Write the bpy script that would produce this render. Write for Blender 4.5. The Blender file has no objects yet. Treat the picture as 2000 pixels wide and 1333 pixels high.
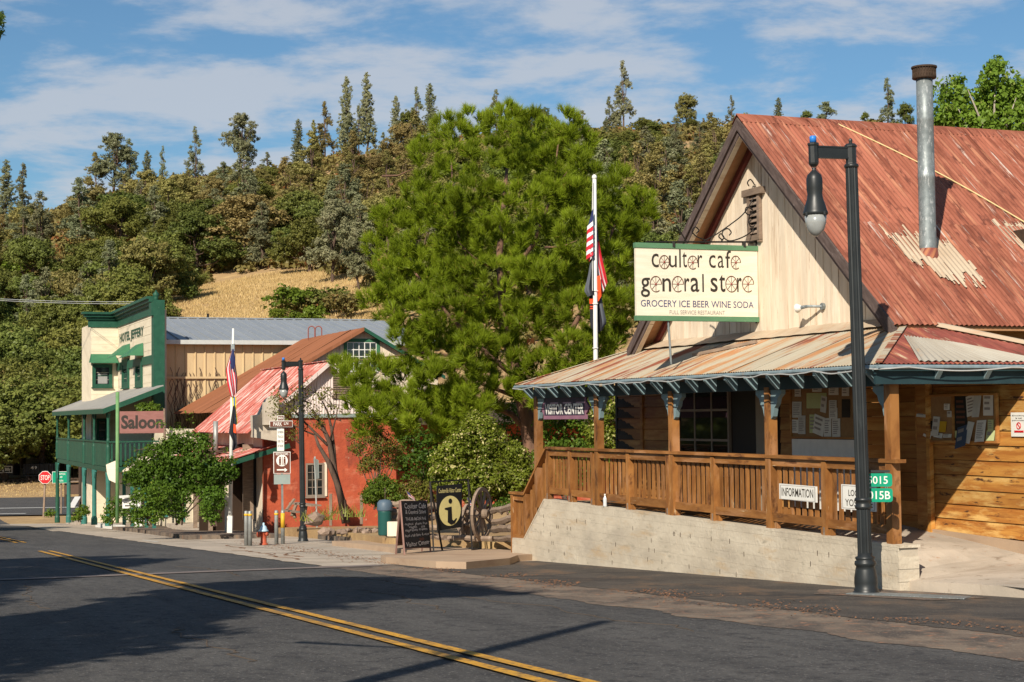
import bpy, bmesh, math, random
import numpy as np
from mathutils import Vector, Matrix, Euler
from mathutils.noise import noise as pnoise

S = bpy.context.scene
COL = S.collection
random.seed(7); RNG = np.random.default_rng(7)
V = Vector
# ------------------------------------------------------------------ camera
F = 3300.0                      # focal length in photo pixels (2000 wide)
PITCH = math.atan((815 - 666.5) / F)
ROLL = -0.0105
cam_d = bpy.data.cameras.new('camera'); cam = bpy.data.objects.new('camera', cam_d); COL.objects.link(cam)
cam_d.sensor_fit = 'HORIZONTAL'; cam_d.sensor_width = 36; cam_d.lens = F / 2000 * 36
cam_d.clip_start = 0.1; cam_d.clip_end = 6000
CAMP = V((0, 0, 1.75))
RM = Matrix.Rotation(math.pi / 2 + PITCH, 3, 'X') @ Matrix.Rotation(ROLL, 3, 'Z')
cam.location = CAMP; cam.rotation_euler = RM.to_euler()
S.camera = cam
# ------------------------------------------------------------------ light
SUN_EL = math.radians(34); HEAD = math.radians(20)      # shadows run this far right of straight ahead
SH = V((math.sin(HEAD), math.cos(HEAD), 0))
SUNDIR = V((-SH.x * math.cos(SUN_EL), -SH.y * math.cos(SUN_EL), math.sin(SUN_EL)))
w = bpy.data.worlds.new('World'); S.world = w; w.use_nodes = True
nt = w.node_tree; nt.nodes.clear(); N = nt.nodes.new; L = nt.links.new
out = N('ShaderNodeOutputWorld'); bg = N('ShaderNodeBackground'); bg.inputs[1].default_value = 0.062
sky = N('ShaderNodeTexSky'); sky.sky_type = 'NISHITA'; sky.sun_disc = False
sky.sun_elevation = SUN_EL; sky.sun_rotation = math.radians(198.5); sky.air_density = 1.0; sky.dust_density = 0.35; sky.ozone_density = 2.0
tc = N('ShaderNodeTexCoord')
# a cloud layer: the view direction is projected on a high plane
sep = N('ShaderNodeSeparateXYZ'); L(tc.outputs['Generated'], sep.inputs[0])
mz = N('ShaderNodeMath'); mz.operation = 'MAXIMUM'; L(sep.outputs[2], mz.inputs[0]); mz.inputs[1].default_value = 0.0
ad = N('ShaderNodeMath'); ad.operation = 'ADD'; L(mz.outputs[0], ad.inputs[0]); ad.inputs[1].default_value = 0.10
dx = N('ShaderNodeMath'); dx.operation = 'DIVIDE'; L(sep.outputs[0], dx.inputs[0]); L(ad.outputs[0], dx.inputs[1])
dy = N('ShaderNodeMath'); dy.operation = 'DIVIDE'; L(sep.outputs[1], dy.inputs[0]); L(ad.outputs[0], dy.inputs[1])
cmb = N('ShaderNodeCombineXYZ'); L(dx.outputs[0], cmb.inputs[0]); L(dy.outputs[0], cmb.inputs[1])
mp = N('ShaderNodeMapping'); mp.inputs['Location'].default_value = (3.1, 1.7, 0.4); mp.inputs['Rotation'].default_value = (0, 0, 0.12); L(cmb.outputs[0], mp.inputs[0])
def wnoise(sc, det, rough, dist=0.0):
    n = N('ShaderNodeTexNoise'); n.inputs['Scale'].default_value = sc; n.inputs['Detail'].default_value = det
    n.inputs['Roughness'].default_value = rough; n.inputs['Distortion'].default_value = dist; L(mp.outputs[0], n.inputs['Vector']); return n
n1 = wnoise(0.62, 3, 0.5, 0.3); n2 = wnoise(2.7, 9, 0.60, 0.15)
mixn = N('ShaderNodeMath'); mixn.operation = 'MULTIPLY_ADD'; L(n1.outputs[0], mixn.inputs[0]); mixn.inputs[1].default_value = 0.8
hs = N('ShaderNodeMath'); hs.operation = 'MULTIPLY'; L(n2.outputs[0], hs.inputs[0]); hs.inputs[1].default_value = 1.15; L(hs.outputs[0], mixn.inputs[2])
mr = N('ShaderNodeMapRange'); mr.interpolation_type = 'SMOOTHSTEP'; mr.inputs['From Min'].default_value = 0.97; mr.inputs['From Max'].default_value = 1.20
mr.inputs['To Max'].default_value = 0.74; L(mixn.outputs[0], mr.inputs['Value'])
tint = N('ShaderNodeMix'); tint.data_type = 'RGBA'; tint.blend_type = 'MULTIPLY'; tint.inputs[0].default_value = 1.0
L(sky.outputs[0], tint.inputs[6]); tint.inputs[7].default_value = (0.70, 0.95, 1.08, 1)
cm = N('ShaderNodeMix'); cm.data_type = 'RGBA'; L(mr.outputs[0], cm.inputs[0]); L(tint.outputs[2], cm.inputs[6]); cm.inputs[7].default_value = (6.9, 7.2, 7.8, 1)
L(cm.outputs[2], bg.inputs[0]); L(bg.outputs[0], out.inputs[0])
sd = bpy.data.lights.new('sun', 'SUN'); sd.energy = 5.0; sd.angle = math.radians(0.53); sd.color = (1.0, 0.90, 0.76)
so = bpy.data.objects.new('sun', sd); COL.objects.link(so); so.rotation_euler = SUNDIR.to_track_quat('Z', 'Y').to_euler(); so.location = (-20, -50, 60)
vs = S.view_settings; vs.view_transform = 'Standard'; vs.look = 'None'; vs.gamma = 1; vs.exposure = 0.42; vs.use_curve_mapping = False
S.cycles.max_bounces = 6; S.cycles.transparent_max_bounces = 8
S.cycles.use_adaptive_sampling = True
# ------------------------------------------------------------------ picking points of the place
def ray(px, py): return RM @ V(((px - 1000) / F, (666.5 - py) / F, -1))
def at(px, py, Y): d = ray(px, py); return CAMP + d * (Y / d.y)
GA, GB = 0.523, -0.0475          # the street falls away from the camera
def zp(y): return GA + GB * y
def gp(px, py, dz=0.0):          # a point on the street plane
    d = ray(px, py); t = (GA + dz - CAMP.z + GB * CAMP.y) / (d.z - GB * d.y); return CAMP + d * t
def mpp(Y): return Y / F         # metres per photo pixel at distance Y
O2 = V((4.85, 21.5, 0)); UU = V((-0.36, 0.933, 0)).normalized(); NN = V((UU.y, -UU.x, 0))
def ab(a, b, z=0): p = O2 + UU * a + NN * b; return V((p.x, p.y, z))
def toab(p): q = V((p[0] - O2.x, p[1] - O2.y, 0)); return q.dot(UU), q.dot(NN)
class Pl:                         # a vertical plane: t along it, w outward, s/z coordinates
    def __init__(s, o, t, w): s.o = V((o[0], o[1], 0)); s.t = t.normalized(); s.w = w.normalized()
    def sz(s, px, py):
        d = ray(px, py); k = (s.o - CAMP).dot(s.w) / d.dot(s.w); p = CAMP + d * k; return (p - s.o).dot(s.t), p.z
    def pt(s, a, z, off=0.0): p = s.o + s.t * a + s.w * off; return V((p.x, p.y, z))
    def hit(s, px, py, off=0.0): a, z = s.sz(px, py); return s.pt(a, z, off)
    def shift(s, off): return Pl(s.o + s.w * off, s.t, s.w)
def planeN(b): return Pl(ab(0, b), UU, -NN)      # parallel to the street
def planeA(a): return Pl(ab(a, 0), NN, -UU)      # across it, facing the camera
def planeAt(px, Y, t=None, w_=None):
    p = at(px, 800, Y); return Pl(p, t or NN, w_ or -UU)
# ------------------------------------------------------------------ meshes
class MB:
    def __init__(s): s.v = []; s.f = []; s.uv = []
    def add(s, vs_, fs, uvs=None):
        k = len(s.v); s.v += [tuple(x) for x in vs_]; s.f += [tuple(i + k for i in f) for f in fs]
        s.uv += list(uvs) if uvs is not None else [(x[0] * .36 + x[1] * .93, x[2]) for x in vs_]
        return s
    def hexa(s, p, uvs=None):     # 8 points: bottom 0-3, top 4-7
        return s.add(p, [(0, 3, 2, 1), (4, 5, 6, 7), (0, 1, 5, 4), (1, 2, 6, 5), (2, 3, 7, 6), (3, 0, 4, 7)], uvs)
    def pb(s, pl, s0, s1, z0, z1, o0, o1, sk=0.0):   # box on a plane; o0 inner, o1 outer offset
        pts = []; uvs = []
        for z in (z0, z1):
            for (a, o) in ((s0, o0), (s1, o0), (s1, o1), (s0, o1)):
                pts.append(pl.pt(a + (sk if z == z1 else 0), z, o)); uvs.append((a + o * .5, z + o * .5))
        return s.hexa(pts, uvs)
    def box(s, c, h, R=None):
        pts = []; uvs = []
        for z in (-1, 1):
            for (x, y) in ((-1, -1), (1, -1), (1, 1), (-1, 1)):
                q = V((x * h[0], y * h[1], z * h[2])); uvs.append((q.x + q.y * .6, q.z + q.y * .3))
                if R is not None: q = R @ q
                pts.append(V(c) + q)
        return s.hexa(pts, uvs)
    def beam(s, a, b, wd, th, up=V((0, 0, 1))):       # rectangular bar from a to b
        a = V(a); b = V(b); d = (b - a); Ln = d.length; d = d.normalized(); x = d.cross(up)
        if x.length < 1e-4: x = d.cross(V((1, 0, 0)))
        x.normalize(); y = x.cross(d).normalized()
        pts = []; uvs = []
        for (q, k) in ((a, 0), (b, Ln)):
            for (i, j) in ((-1, -1), (1, -1), (1, 1), (-1, 1)):
                pts.append(q + x * (i * wd / 2) + y * (j * th / 2)); uvs.append((k, i * wd / 2 + j * th * .4))
        return s.hexa(pts, uvs)
    def prism(s, poly, vec):
        poly = [V(p) for p in poly]; n = len(poly); vec = V(vec)
        top = [p + vec for p in poly]
        fs = [tuple(range(n - 1, -1, -1)), tuple(range(n, 2 * n))] + [(i, (i + 1) % n, n + (i + 1) % n, n + i) for i in range(n)]
        return s.add(poly + top, fs)
    def tube(s, pts, r, n=8, cap=True, flute=0):
        pts = [V(p) for p in pts]; m = len(pts)
        if not hasattr(r, '__len__'): r = [r] * m
        k = len(s.v); ref = None; Ln = 0
        for i, p in enumerate(pts):
            d = (pts[min(i + 1, m - 1)] - pts[max(i - 1, 0)])
            if d.length < 1e-9: d = V((0, 0, 1))
            d.normalize()
            if ref is None: ref = V((1, 0, 0)) if abs(d.x) < .9 else V((0, 1, 0))
            x = (ref - d * ref.dot(d)); x.normalize(); y = d.cross(x); ref = x
            if i: Ln += (p - pts[i - 1]).length
            for j in range(n):
                t = 2 * math.pi * j / n; rr = r[i] * (1 - (flute if j % 2 else 0))
                s.v.append(tuple(p + (x * math.cos(t) + y * math.sin(t)) * rr)); s.uv.append((j / n * max(6.28 * r[i], .05), Ln))
        for i in range(m - 1):
            for j in range(n):
                s.f.append((k + i * n + j, k + i * n + (j + 1) % n, k + (i + 1) * n + (j + 1) % n, k + (i + 1) * n + j))
        if cap: s.f.append(tuple(k + j for j in range(n - 1, -1, -1))); s.f.append(tuple(k + (m - 1) * n + j for j in range(n)))
        return s
    def lathe(s, c, prof, n=20, flute=0):              # prof: (r, z) upward
        return s.tube([V(c) + V((0, 0, z)) for r, z in prof], [max(r, .0005) for r, z in prof], n, True, flute)
    def patch(s, c, nu, nv, amp=0.0, pitch=.1, uv0=(0, 0), wob=0.0, up=None):   # bilinear sheet, waves along u
        c = [V(q) for q in c]; k = len(s.v); Lu = (c[1] - c[0]).length; Lv = (c[3] - c[0]).length
        nrm = (c[1] - c[0]).cross(c[3] - c[0]).normalized()
        if nrm.z < 0: nrm = -nrm
        for j in range(nv + 1):
            for i in range(nu + 1):
                a = i / nu; b = j / nv
                p = c[0] * (1 - a) * (1 - b) + c[1] * a * (1 - b) + c[2] * a * b + c[3] * (1 - a) * b
                h = amp * math.sin(2 * math.pi * (a * Lu + uv0[0]) / pitch)
                if wob: h += wob * pnoise(V((a * Lu * .8 + uv0[0], b * Lv * .8, 3.3 + uv0[1])))
                s.v.append(tuple(p + nrm * h)); s.uv.append((a * Lu + uv0[0], b * Lv + uv0[1]))
        for j in range(nv):
            for i in range(nu):
                q = k + j * (nu + 1) + i; s.f.append((q, q + 1, q + nu + 2, q + nu + 1))
        return s
def tagp(o, label=None, cat=None, group=None, kind=None):
    if label: o['label'] = label
    if cat: o['category'] = cat
    if group: o['group'] = group
    if kind: o['kind'] = kind
    return o
def root(name, loc, label, cat, group=None, rz=0):
    o = bpy.data.objects.new(name, None); COL.objects.link(o); o.location = V(loc); o.rotation_euler = (0, 0, rz)
    return tagp(o, label, cat, group)
def make(name, mb, mat, parent=None, smooth=False, local=False):
    me = bpy.data.meshes.new(name); off = V((0, 0, 0))
    base = parent
    chain = []
    while base is not None: chain.append(base.location.copy()); base = base.parent
    if not local:
        for c in chain: off += c
        vs_ = [(x - off.x, y - off.y, z - off.z) for x, y, z in mb.v]
    else: vs_ = mb.v
    me.from_pydata(vs_, [], mb.f)
    uvl = me.uv_layers.new(name='UVMap')
    li = np.empty(len(me.loops), dtype=np.int32); me.loops.foreach_get('vertex_index', li)
    uvl.data.foreach_set('uv', np.array(mb.uv, dtype=np.float32)[li].ravel())
    if smooth: me.polygons.foreach_set('use_smooth', [True] * len(me.polygons))
    if isinstance(mat, (list, tuple)):
        for m in mat: me.materials.append(m)
    elif mat: me.materials.append(mat)
    me.validate()
    o = bpy.data.objects.new(name, me); COL.objects.link(o)
    if parent is not None: o.parent = parent
    return o
def single(name, mb, mat, label, cat, group=None, smooth=False, kind=None):   # a thing that is one mesh, origin at its base
    n = len(mb.v); c = V((sum(v[0] for v in mb.v) / n, sum(v[1] for v in mb.v) / n, min(v[2] for v in mb.v)))
    mb.v = [(x - c.x, y - c.y, z - c.z) for x, y, z in mb.v]
    o = make(name, mb, mat, None, smooth); o.location = c; return tagp(o, label, cat, group, kind)
def struct(name, mb, mat, smooth=False): return tagp(make(name, mb, mat, None, smooth), kind='structure')
def copy_tree(o, parent=None):
    c = o.copy(); COL.objects.link(c); c.parent = parent
    for ch in o.children: copy_tree(ch, c)
    return c
# ------------------------------------------------------------------ materials
def srgb(*c): return tuple(((x / 255) / 12.92 if x / 255 <= .04045 else ((x / 255 + .055) / 1.055) ** 2.4) for x in c)
def mk(name, c1, c2=None, sc=(4, 4, 4), coord='uv', rough=.8, metal=0.0, bump=0.0, bsc=None, layers=(), rnd=0.12, det=5, spec=.3, lo=.3, hi=.7, trans=None, emit=None, cont=False):
    m = bpy.data.materials.new(name); m.use_nodes = True; t = m.node_tree; t.nodes.clear(); N = t.nodes.new; L = t.links.new
    o = N('ShaderNodeOutputMaterial'); b = N('ShaderNodeBsdfPrincipled'); L(b.outputs[0], o.inputs[0])
    b.inputs['Roughness'].default_value = rough; b.inputs['Metallic'].default_value = metal; b.inputs['Specular IOR Level'].default_value = spec
    tcn = N('ShaderNodeTexCoord'); oi = N('ShaderNodeObjectInfo')
    vec = N('ShaderNodeVectorMath'); vec.operation = 'ADD'
    mu = N('ShaderNodeMath'); mu.operation = 'MULTIPLY'; mu.inputs[1].default_value = 0.0 if cont else 61.7; L(oi.outputs['Random'], mu.inputs[0])
    cb = N('ShaderNodeCombineXYZ'); L(mu.outputs[0], cb.inputs[2])
    if coord == 'uv': L(mu.outputs[0], cb.inputs[0])
    L(tcn.outputs['UV' if coord == 'uv' else 'Object'], vec.inputs[0]); L(cb.outputs[0], vec.inputs[1])
    def noi(scl, d=det, r=.6):
        mpg = N('ShaderNodeMapping'); mpg.inputs['Scale'].default_value = scl; L(vec.outputs[0], mpg.inputs[0])
        n = N('ShaderNodeTexNoise'); n.inputs['Scale'].default_value = 1; n.inputs['Detail'].default_value = d; n.inputs['Roughness'].default_value = r
        L(mpg.outputs[0], n.inputs['Vector']); return n
    c2 = c2 or tuple(x * .8 for x in c1)
    n = noi(sc); r = N('ShaderNodeMapRange'); r.inputs['From Min'].default_value = lo; r.inputs['From Max'].default_value = hi; L(n.outputs[0], r.inputs['Value'])
    mx = N('ShaderNodeMix'); mx.data_type = 'RGBA'; L(r.outputs[0], mx.inputs[0]); mx.inputs[6].default_value = (*c1, 1); mx.inputs[7].default_value = (*c2, 1)
    cur = mx.outputs[2]
    for (lc, ls, l0, l1) in layers:
        nn = noi(ls, 8, .65); r2 = N('ShaderNodeMapRange'); r2.inputs['From Min'].default_value = l0; r2.inputs['From Max'].default_value = l1; L(nn.outputs[0], r2.inputs['Value'])
        m2 = N('ShaderNodeMix'); m2.data_type = 'RGBA'; L(r2.outputs[0], m2.inputs[0]); L(cur, m2.inputs[6]); m2.inputs[7].default_value = (*lc, 1); cur = m2.outputs[2]
    if rnd:
        hsv = N('ShaderNodeHueSaturation'); mr_ = N('ShaderNodeMapRange'); mr_.inputs['To Min'].default_value = 1 - rnd; mr_.inputs['To Max'].default_value = 1 + rnd
        L(oi.outputs['Random'], mr_.inputs['Value']); L(mr_.outputs[0], hsv.inputs['Value']); L(cur, hsv.inputs['Color']); cur = hsv.outputs[0]
    L(cur, b.inputs['Base Color'])
    if bump:
        bn = noi(bsc or tuple(x * 3 for x in sc)); bp = N('ShaderNodeBump'); bp.inputs['Strength'].default_value = 1; bp.inputs['Distance'].default_value = bump
        L(bn.outputs[0], bp.inputs['Height']); L(bp.outputs[0], b.inputs['Normal'])
    if emit: b.inputs['Emission Color'].default_value = (*emit[0], 1); b.inputs['Emission Strength'].default_value = emit[1]
    m['cur'] = 1
    return m
def leafmat(name, c1, c2, c3=None, nsc=.6, tr=.35, rnd=.15, f3=.12):
    m = bpy.data.materials.new(name); m.use_nodes = True; t = m.node_tree; t.nodes.clear(); N = t.nodes.new; L = t.links.new
    o = N('ShaderNodeOutputMaterial'); d = N('ShaderNodeBsdfDiffuse'); tl = N('ShaderNodeBsdfTranslucent'); ms = N('ShaderNodeMixShader'); ms.inputs[0].default_value = tr
    gl = N('ShaderNodeBsdfGlossy'); gl.inputs['Roughness'].default_value = .45; gl.inputs['Color'].default_value = (.6, .6, .6, 1); m3 = N('ShaderNodeMixShader'); m3.inputs[0].default_value = .015
    at_ = N('ShaderNodeAttribute'); at_.attribute_name = 'tint'; tcn = N('ShaderNodeTexCoord'); oi = N('ShaderNodeObjectInfo')
    n = N('ShaderNodeTexNoise'); n.inputs['Scale'].default_value = nsc; n.inputs['Detail'].default_value = 3; L(tcn.outputs['Object'], n.inputs['Vector'])
    ad = N('ShaderNodeMath'); ad.operation = 'MULTIPLY_ADD'; L(at_.outputs['Fac'], ad.inputs[0]); ad.inputs[1].default_value = .55
    sb = N('ShaderNodeMapRange'); sb.inputs['From Min'].default_value = .3; sb.inputs['From Max'].default_value = .7; sb.inputs['To Max'].default_value = .45; L(n.outputs[0], sb.inputs['Value']); L(sb.outputs[0], ad.inputs[2])
    mx = N('ShaderNodeMix'); mx.data_type = 'RGBA'; L(ad.outputs[0], mx.inputs[0]); mx.inputs[6].default_value = (*c1, 1); mx.inputs[7].default_value = (*c2, 1); cur = mx.outputs[2]
    if c3:
        g = N('ShaderNodeMath'); g.operation = 'GREATER_THAN'; g.inputs[1].default_value = 1 - f3; L(at_.outputs['Fac'], g.inputs[0])
        m2 = N('ShaderNodeMix'); m2.data_type = 'RGBA'; L(g.outputs[0], m2.inputs[0]); L(cur, m2.inputs[6]); m2.inputs[7].default_value = (*c3, 1); cur = m2.outputs[2]
    hsv = N('ShaderNodeHueSaturation'); a = N('ShaderNodeMapRange'); a.inputs['To Min'].default_value = 1 - rnd; a.inputs['To Max'].default_value = 1 + rnd; L(oi.outputs['Random'], a.inputs['Value']); L(a.outputs[0], hsv.inputs['Value'])
    a2 = N('ShaderNodeMath'); a2.operation = 'MULTIPLY'; a2.inputs[1].default_value = 7.3; L(oi.outputs['Random'], a2.inputs[0]); fr = N('ShaderNodeMath'); fr.operation = 'FRACT'; L(a2.outputs[0], fr.inputs[0])
    a3 = N('ShaderNodeMapRange'); a3.inputs['To Min'].default_value = .5 - rnd * .12; a3.inputs['To Max'].default_value = .5 + rnd * .10; L(fr.outputs[0], a3.inputs['Value']); L(a3.outputs[0], hsv.inputs['Hue'])
    L(cur, hsv.inputs['Color']); L(hsv.outputs[0], d.inputs[0]); L(hsv.outputs[0], tl.inputs[0])
    L(d.outputs[0], ms.inputs[1]); L(tl.outputs[0], ms.inputs[2]); L(ms.outputs[0], m3.inputs[1]); L(gl.outputs[0], m3.inputs[2]); L(m3.outputs[0], o.inputs[0])
    return m
def glassmat(name, col=(.02, .025, .03), rough=.05):
    m = bpy.data.materials.new(name); m.use_nodes = True; b = m.node_tree.nodes['Principled BSDF']
    b.inputs['Base Color'].default_value = (*col, 1); b.inputs['Roughness'].default_value = rough; b.inputs['Specular IOR Level'].default_value = .9; return m
def plain(name, c, rough=.6, metal=0.0, emit=None, rnd=0.0): return mk(name, c, tuple(x * .86 for x in c), (6, 6, 6), 'obj', rough, metal, rnd=rnd, emit=emit)
M = {}
M['darkjoint'] = plain('joint_dark', (.10, .075, .055), .95)
M['asphalt'] = mk('asphalt', (.084, .081, .077), (.059, .057, .055), (.25, 1.3, 1), 'uv', .9, rnd=0, bump=.010, bsc=(45, 45, 45), lo=.4, hi=.6, layers=[((.036, .035, .036), (4, 5, 1), .50, .64), ((.19, .18, .17), (26, 26, 1), .58, .64), ((.022, .022, .024), (22, 22, 1), .57, .64), ((.095, .090, .084), (.12, 2.2, 1), .57, .72), ((.032, .032, .034), (.7, .5, 1), .66, .72)])
M['old_asphalt'] = mk('old_asphalt', (.085, .072, .06), (.055, .048, .042), (1.3, 1.3, 1), 'obj', .95, rnd=0, bump=.012, bsc=(45, 45, 45), lo=.4, hi=.6, layers=[((.22, .18, .14), (34, 34, 1), .59, .67), ((.035, .03, .027), (26, 26, 1), .60, .67), ((.15, .10, .065), (1.2, .5, 1), .52, .66), ((.045, .04, .036), (.5, .9, 1), .56, .62)])
M['gutter'] = mk('gutter', (.20, .155, .115), (.13, .10, .078), (1.2, 1.2, 1), 'obj', .95, rnd=0, bump=.006, bsc=(50, 50, 50), lo=.4, hi=.6, layers=[((.08, .065, .055), (2.5, 1.1, 1), .48, .60), ((.30, .15, .085), (6, 6, 1), .57, .66), ((.30, .25, .19), (30, 30, 1), .58, .66)])
M['litter'] = mk('leaf_litter', (.25, .12, .06), (.15, .075, .04), (12, 12, 1), 'obj', 1, rnd=0)
M['concrete'] = mk('concrete', (.47, .40, .32), (.36, .31, .25), (.9, .9, 1), 'obj', .9, rnd=.03, bump=.004, bsc=(30, 30, 30), lo=.4, hi=.6, layers=[((.31, .25, .19), (.45, 1.3, 1), .50, .68), ((.25, .20, .15), (6, 6, 2), .58, .70), ((.36, .20, .12), (3, 3, 2), .62, .70)])
M['blockwall'] = mk('block_wall', (.54, .475, .37), (.45, .39, .30), (1.2, 1.2, 2), 'obj', .9, cont=True, rnd=.025, bump=.010, bsc=(18, 18, 18), lo=.4, hi=.6, layers=[((.38, .33, .26), (.8, .8, 2), .53, .70), ((.43, .32, .20), (.9, .9, 3.5), .55, .70), ((.34, .30, .23), (4, 4, 12), .58, .70)])
M['mortar'] = mk('mortar', (.48, .42, .33), (.38, .33, .26), (6, 6, 6), 'obj', .95, rnd=0, bump=.006)
M['tanwalk'] = mk('tan_walk', (.43, .31, .21), (.35, .25, .17), (1, 1, 1), 'obj', .9, rnd=0, bump=.004, bsc=(40, 40, 40), layers=[((.28, .18, .12), (.8, .8, 3), .55, .75)])
M['patch_strip'] = mk('patch_strip', (.22, .18, .165), (.16, .135, .125), (2, 2, 1), 'obj', .9, rnd=0, bump=.003, bsc=(50, 50, 50))
M['yellow'] = mk('yellow_paint', (.64, .34, .035), (.50, .25, .03), (3, 3, 1), 'obj', .7, rnd=0, layers=[((.09, .07, .05), (14, 14, 1), .53, .63), ((.36, .20, .05), (38, 38, 1), .54, .64), ((.30, .17, .045), (2, 2, 1), .5, .62)])
M['whiteline'] = mk('white_line', (.6, .6, .57), (.5, .5, .47), (3, 3, 1), 'obj', .7, rnd=0, layers=[((.12, .11, .1), (8, 8, 1), .6, .7)])
M['ground'] = mk('dry_ground', (.40, .27, .13), (.27, .17, .085), (.05, .05, .05), 'obj', 1, rnd=0, bump=.05, bsc=(3, 3, 3), det=10, layers=[((.50, .35, .16), (.5, .5, .5), .5, .72), ((.22, .125, .06), (.13, .13, .13), .56, .72), ((.17, .13, .07), (4, 4, 4), .6, .75)])
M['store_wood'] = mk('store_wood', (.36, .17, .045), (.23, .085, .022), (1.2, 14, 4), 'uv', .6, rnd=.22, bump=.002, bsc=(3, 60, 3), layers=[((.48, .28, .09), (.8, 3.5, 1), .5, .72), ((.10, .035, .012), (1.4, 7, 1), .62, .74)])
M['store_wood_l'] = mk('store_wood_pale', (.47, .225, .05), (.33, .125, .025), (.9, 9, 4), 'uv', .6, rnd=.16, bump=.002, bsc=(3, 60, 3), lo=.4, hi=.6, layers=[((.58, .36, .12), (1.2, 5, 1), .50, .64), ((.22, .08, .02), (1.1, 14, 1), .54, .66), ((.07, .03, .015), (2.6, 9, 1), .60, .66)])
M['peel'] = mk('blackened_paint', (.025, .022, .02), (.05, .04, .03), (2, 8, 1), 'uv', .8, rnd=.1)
M['deckwood'] = mk('stained_wood', (.29, .128, .036), (.19, .076, .020), (8, 2.0, 4), 'uv', .55, rnd=.2, bump=.0015, bsc=(40, 4, 4), lo=.4, hi=.6, layers=[((.34, .17, .075), (5, 1.0, 1), .53, .66), ((.10, .04, .015), (7, 2, 1), .58, .66), ((.50, .37, .22), (16, 1.6, 1), .64, .70)])
M['deckwood_h'] = mk('stained_wood_rail', (.29, .128, .036), (.19, .076, .020), (2.0, 8, 4), 'uv', .55, rnd=.2, bump=.0015, bsc=(4, 40, 4), lo=.4, hi=.6, layers=[((.34, .17, .075), (1.0, 6, 1), .53, .66), ((.10, .04, .015), (2, 7, 1), .58, .66), ((.50, .37, .22), (1.6, 16, 1), .64, .70)])
M['cream'] = mk('cream_boards', (.72, .62, .485), (.62, .52, .395), (6, .7, 3), 'uv', .8, rnd=.05, bump=.0015, bsc=(50, 3, 3), lo=.4, hi=.6, layers=[((.46, .33, .22), (16, .8, 1), .56, .68), ((.74, .66, .53), (5, .8, 1), .54, .70), ((.30, .17, .09), (24, 2.2, 1), .64, .70)])
M['darkgap'] = plain('dark_gap', (.035, .02, .012), .95)
M['rake'] = mk('weathered_rake', (.13, .095, .085), (.065, .045, .04), (5, 30, 3), 'uv', .9, rnd=.15, bump=.006, bsc=(6, 60, 6), layers=[((.28, .22, .2), (3, 25, 1), .6, .75)])
M['soffit'] = mk('soffit', (.40, .22, .11), (.30, .15, .07), (5, 5, 3), 'uv', .8, rnd=.1)
M['maroon'] = mk('maroon_trim', (.16, .035, .03), (.11, .03, .025), (6, 6, 3), 'uv', .8, rnd=.1)
M['rust'] = mk('rusted_roof', (.315, .108, .066), (.24, .076, .044), (6, .7, 1), 'uv', .72, rnd=.10, det=8, lo=.4, hi=.6, layers=[((.17, .05, .028), (5, .9, 1), .50, .60), ((.40, .175, .10), (8, .5, 1), .55, .66), ((.50, .42, .36), (10, .45, 1), .61, .68), ((.13, .04, .025), (11, 2.2, 1), .56, .64)])
M['porch_metal'] = mk('porch_metal', (.385, .355, .275), (.35, .28, .19), (3, .35, 1), 'uv', .75, rnd=.04, det=8, layers=[((.37, .185, .08), (3.0, .45, 1), .50, .60), ((.22, .07, .038), (1.9, .3, 1), .53, .58), ((.42, .39, .32), (9, .9, 1), .58, .68), ((.40, .17, .07), (9, 1.2, 1), .60, .68)])
M['porch_red'] = mk('porch_red_sheet', (.27, .080, .058), (.19, .05, .038), (4, .8, 1), 'uv', .7, rnd=.08, lo=.4, hi=.6, layers=[((.46, .34, .22), (5, .8, 1), .56, .64), ((.13, .045, .03), (8, 1, 1), .53, .64), ((.42, .17, .08), (7, .5, 1), .56, .66)])
M['porch_grey'] = mk('porch_grey_sheet', (.38, .355, .30), (.31, .275, .22), (3, 1, 1), 'uv', .65, rnd=.05, layers=[((.45, .25, .11), (3, 2, 1), .62, .74)])
M['tarpaint'] = mk('cream_roof_tar', (.50, .41, .30), (.38, .29, .20), (2, 2, 1), 'uv', .75, rnd=0, layers=[((.42, .20, .10), (6, 3, 1), .58, .7)])
M['teal'] = mk('teal_trim', (.20, .28, .30), (.14, .21, .23), (5, 5, 5), 'uv', .6, rnd=.1, layers=[((.26, .32, .32), (8, 8, 1), .62, .74)])
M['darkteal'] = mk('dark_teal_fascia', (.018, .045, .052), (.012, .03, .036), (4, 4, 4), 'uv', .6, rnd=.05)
M['gutterblue'] = mk('blue_gutter', (.22, .29, .32), (.15, .2, .22), (3, 9, 3), 'uv', .55, rnd=0, layers=[((.3, .2, .12), (3, 3, 1), .62, .74)])
M['galv'] = mk('galvanised', (.25, .28, .285), (.15, .175, .18), (10, 10, 10), 'obj', .5, .35, rnd=.05, layers=[((.42, .44, .44), (30, 30, 9), .55, .65)])
M['rustcap'] = mk('rusted_cap', (.09, .055, .035), (.05, .035, .025), (12, 12, 12), 'obj', .8, .3)
M['lampblack'] = mk('lamp_black', (.022, .026, .027), (.014, .016, .017), (3, 3, 3), 'obj', .42, .1, rnd=.05, spec=.45, layers=[((.045, .05, .05), (9, 9, 2), .6, .8)])
M['lampglass'] = mk('lamp_bowl', (.34, .36, .36), (.24, .25, .24), (5, 5, 5), 'obj', .2, spec=.7, rnd=0)
M['blue'] = plain('blue_cap', (.03, .20, .62), .4)
M['signwhite'] = mk('sign_cream', (.73, .68, .55), (.64, .58, .45), (2, 18, 3), 'uv', .7, rnd=.02, layers=[((.50, .42, .30), (3, 25, 1), .66, .78)])
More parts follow.
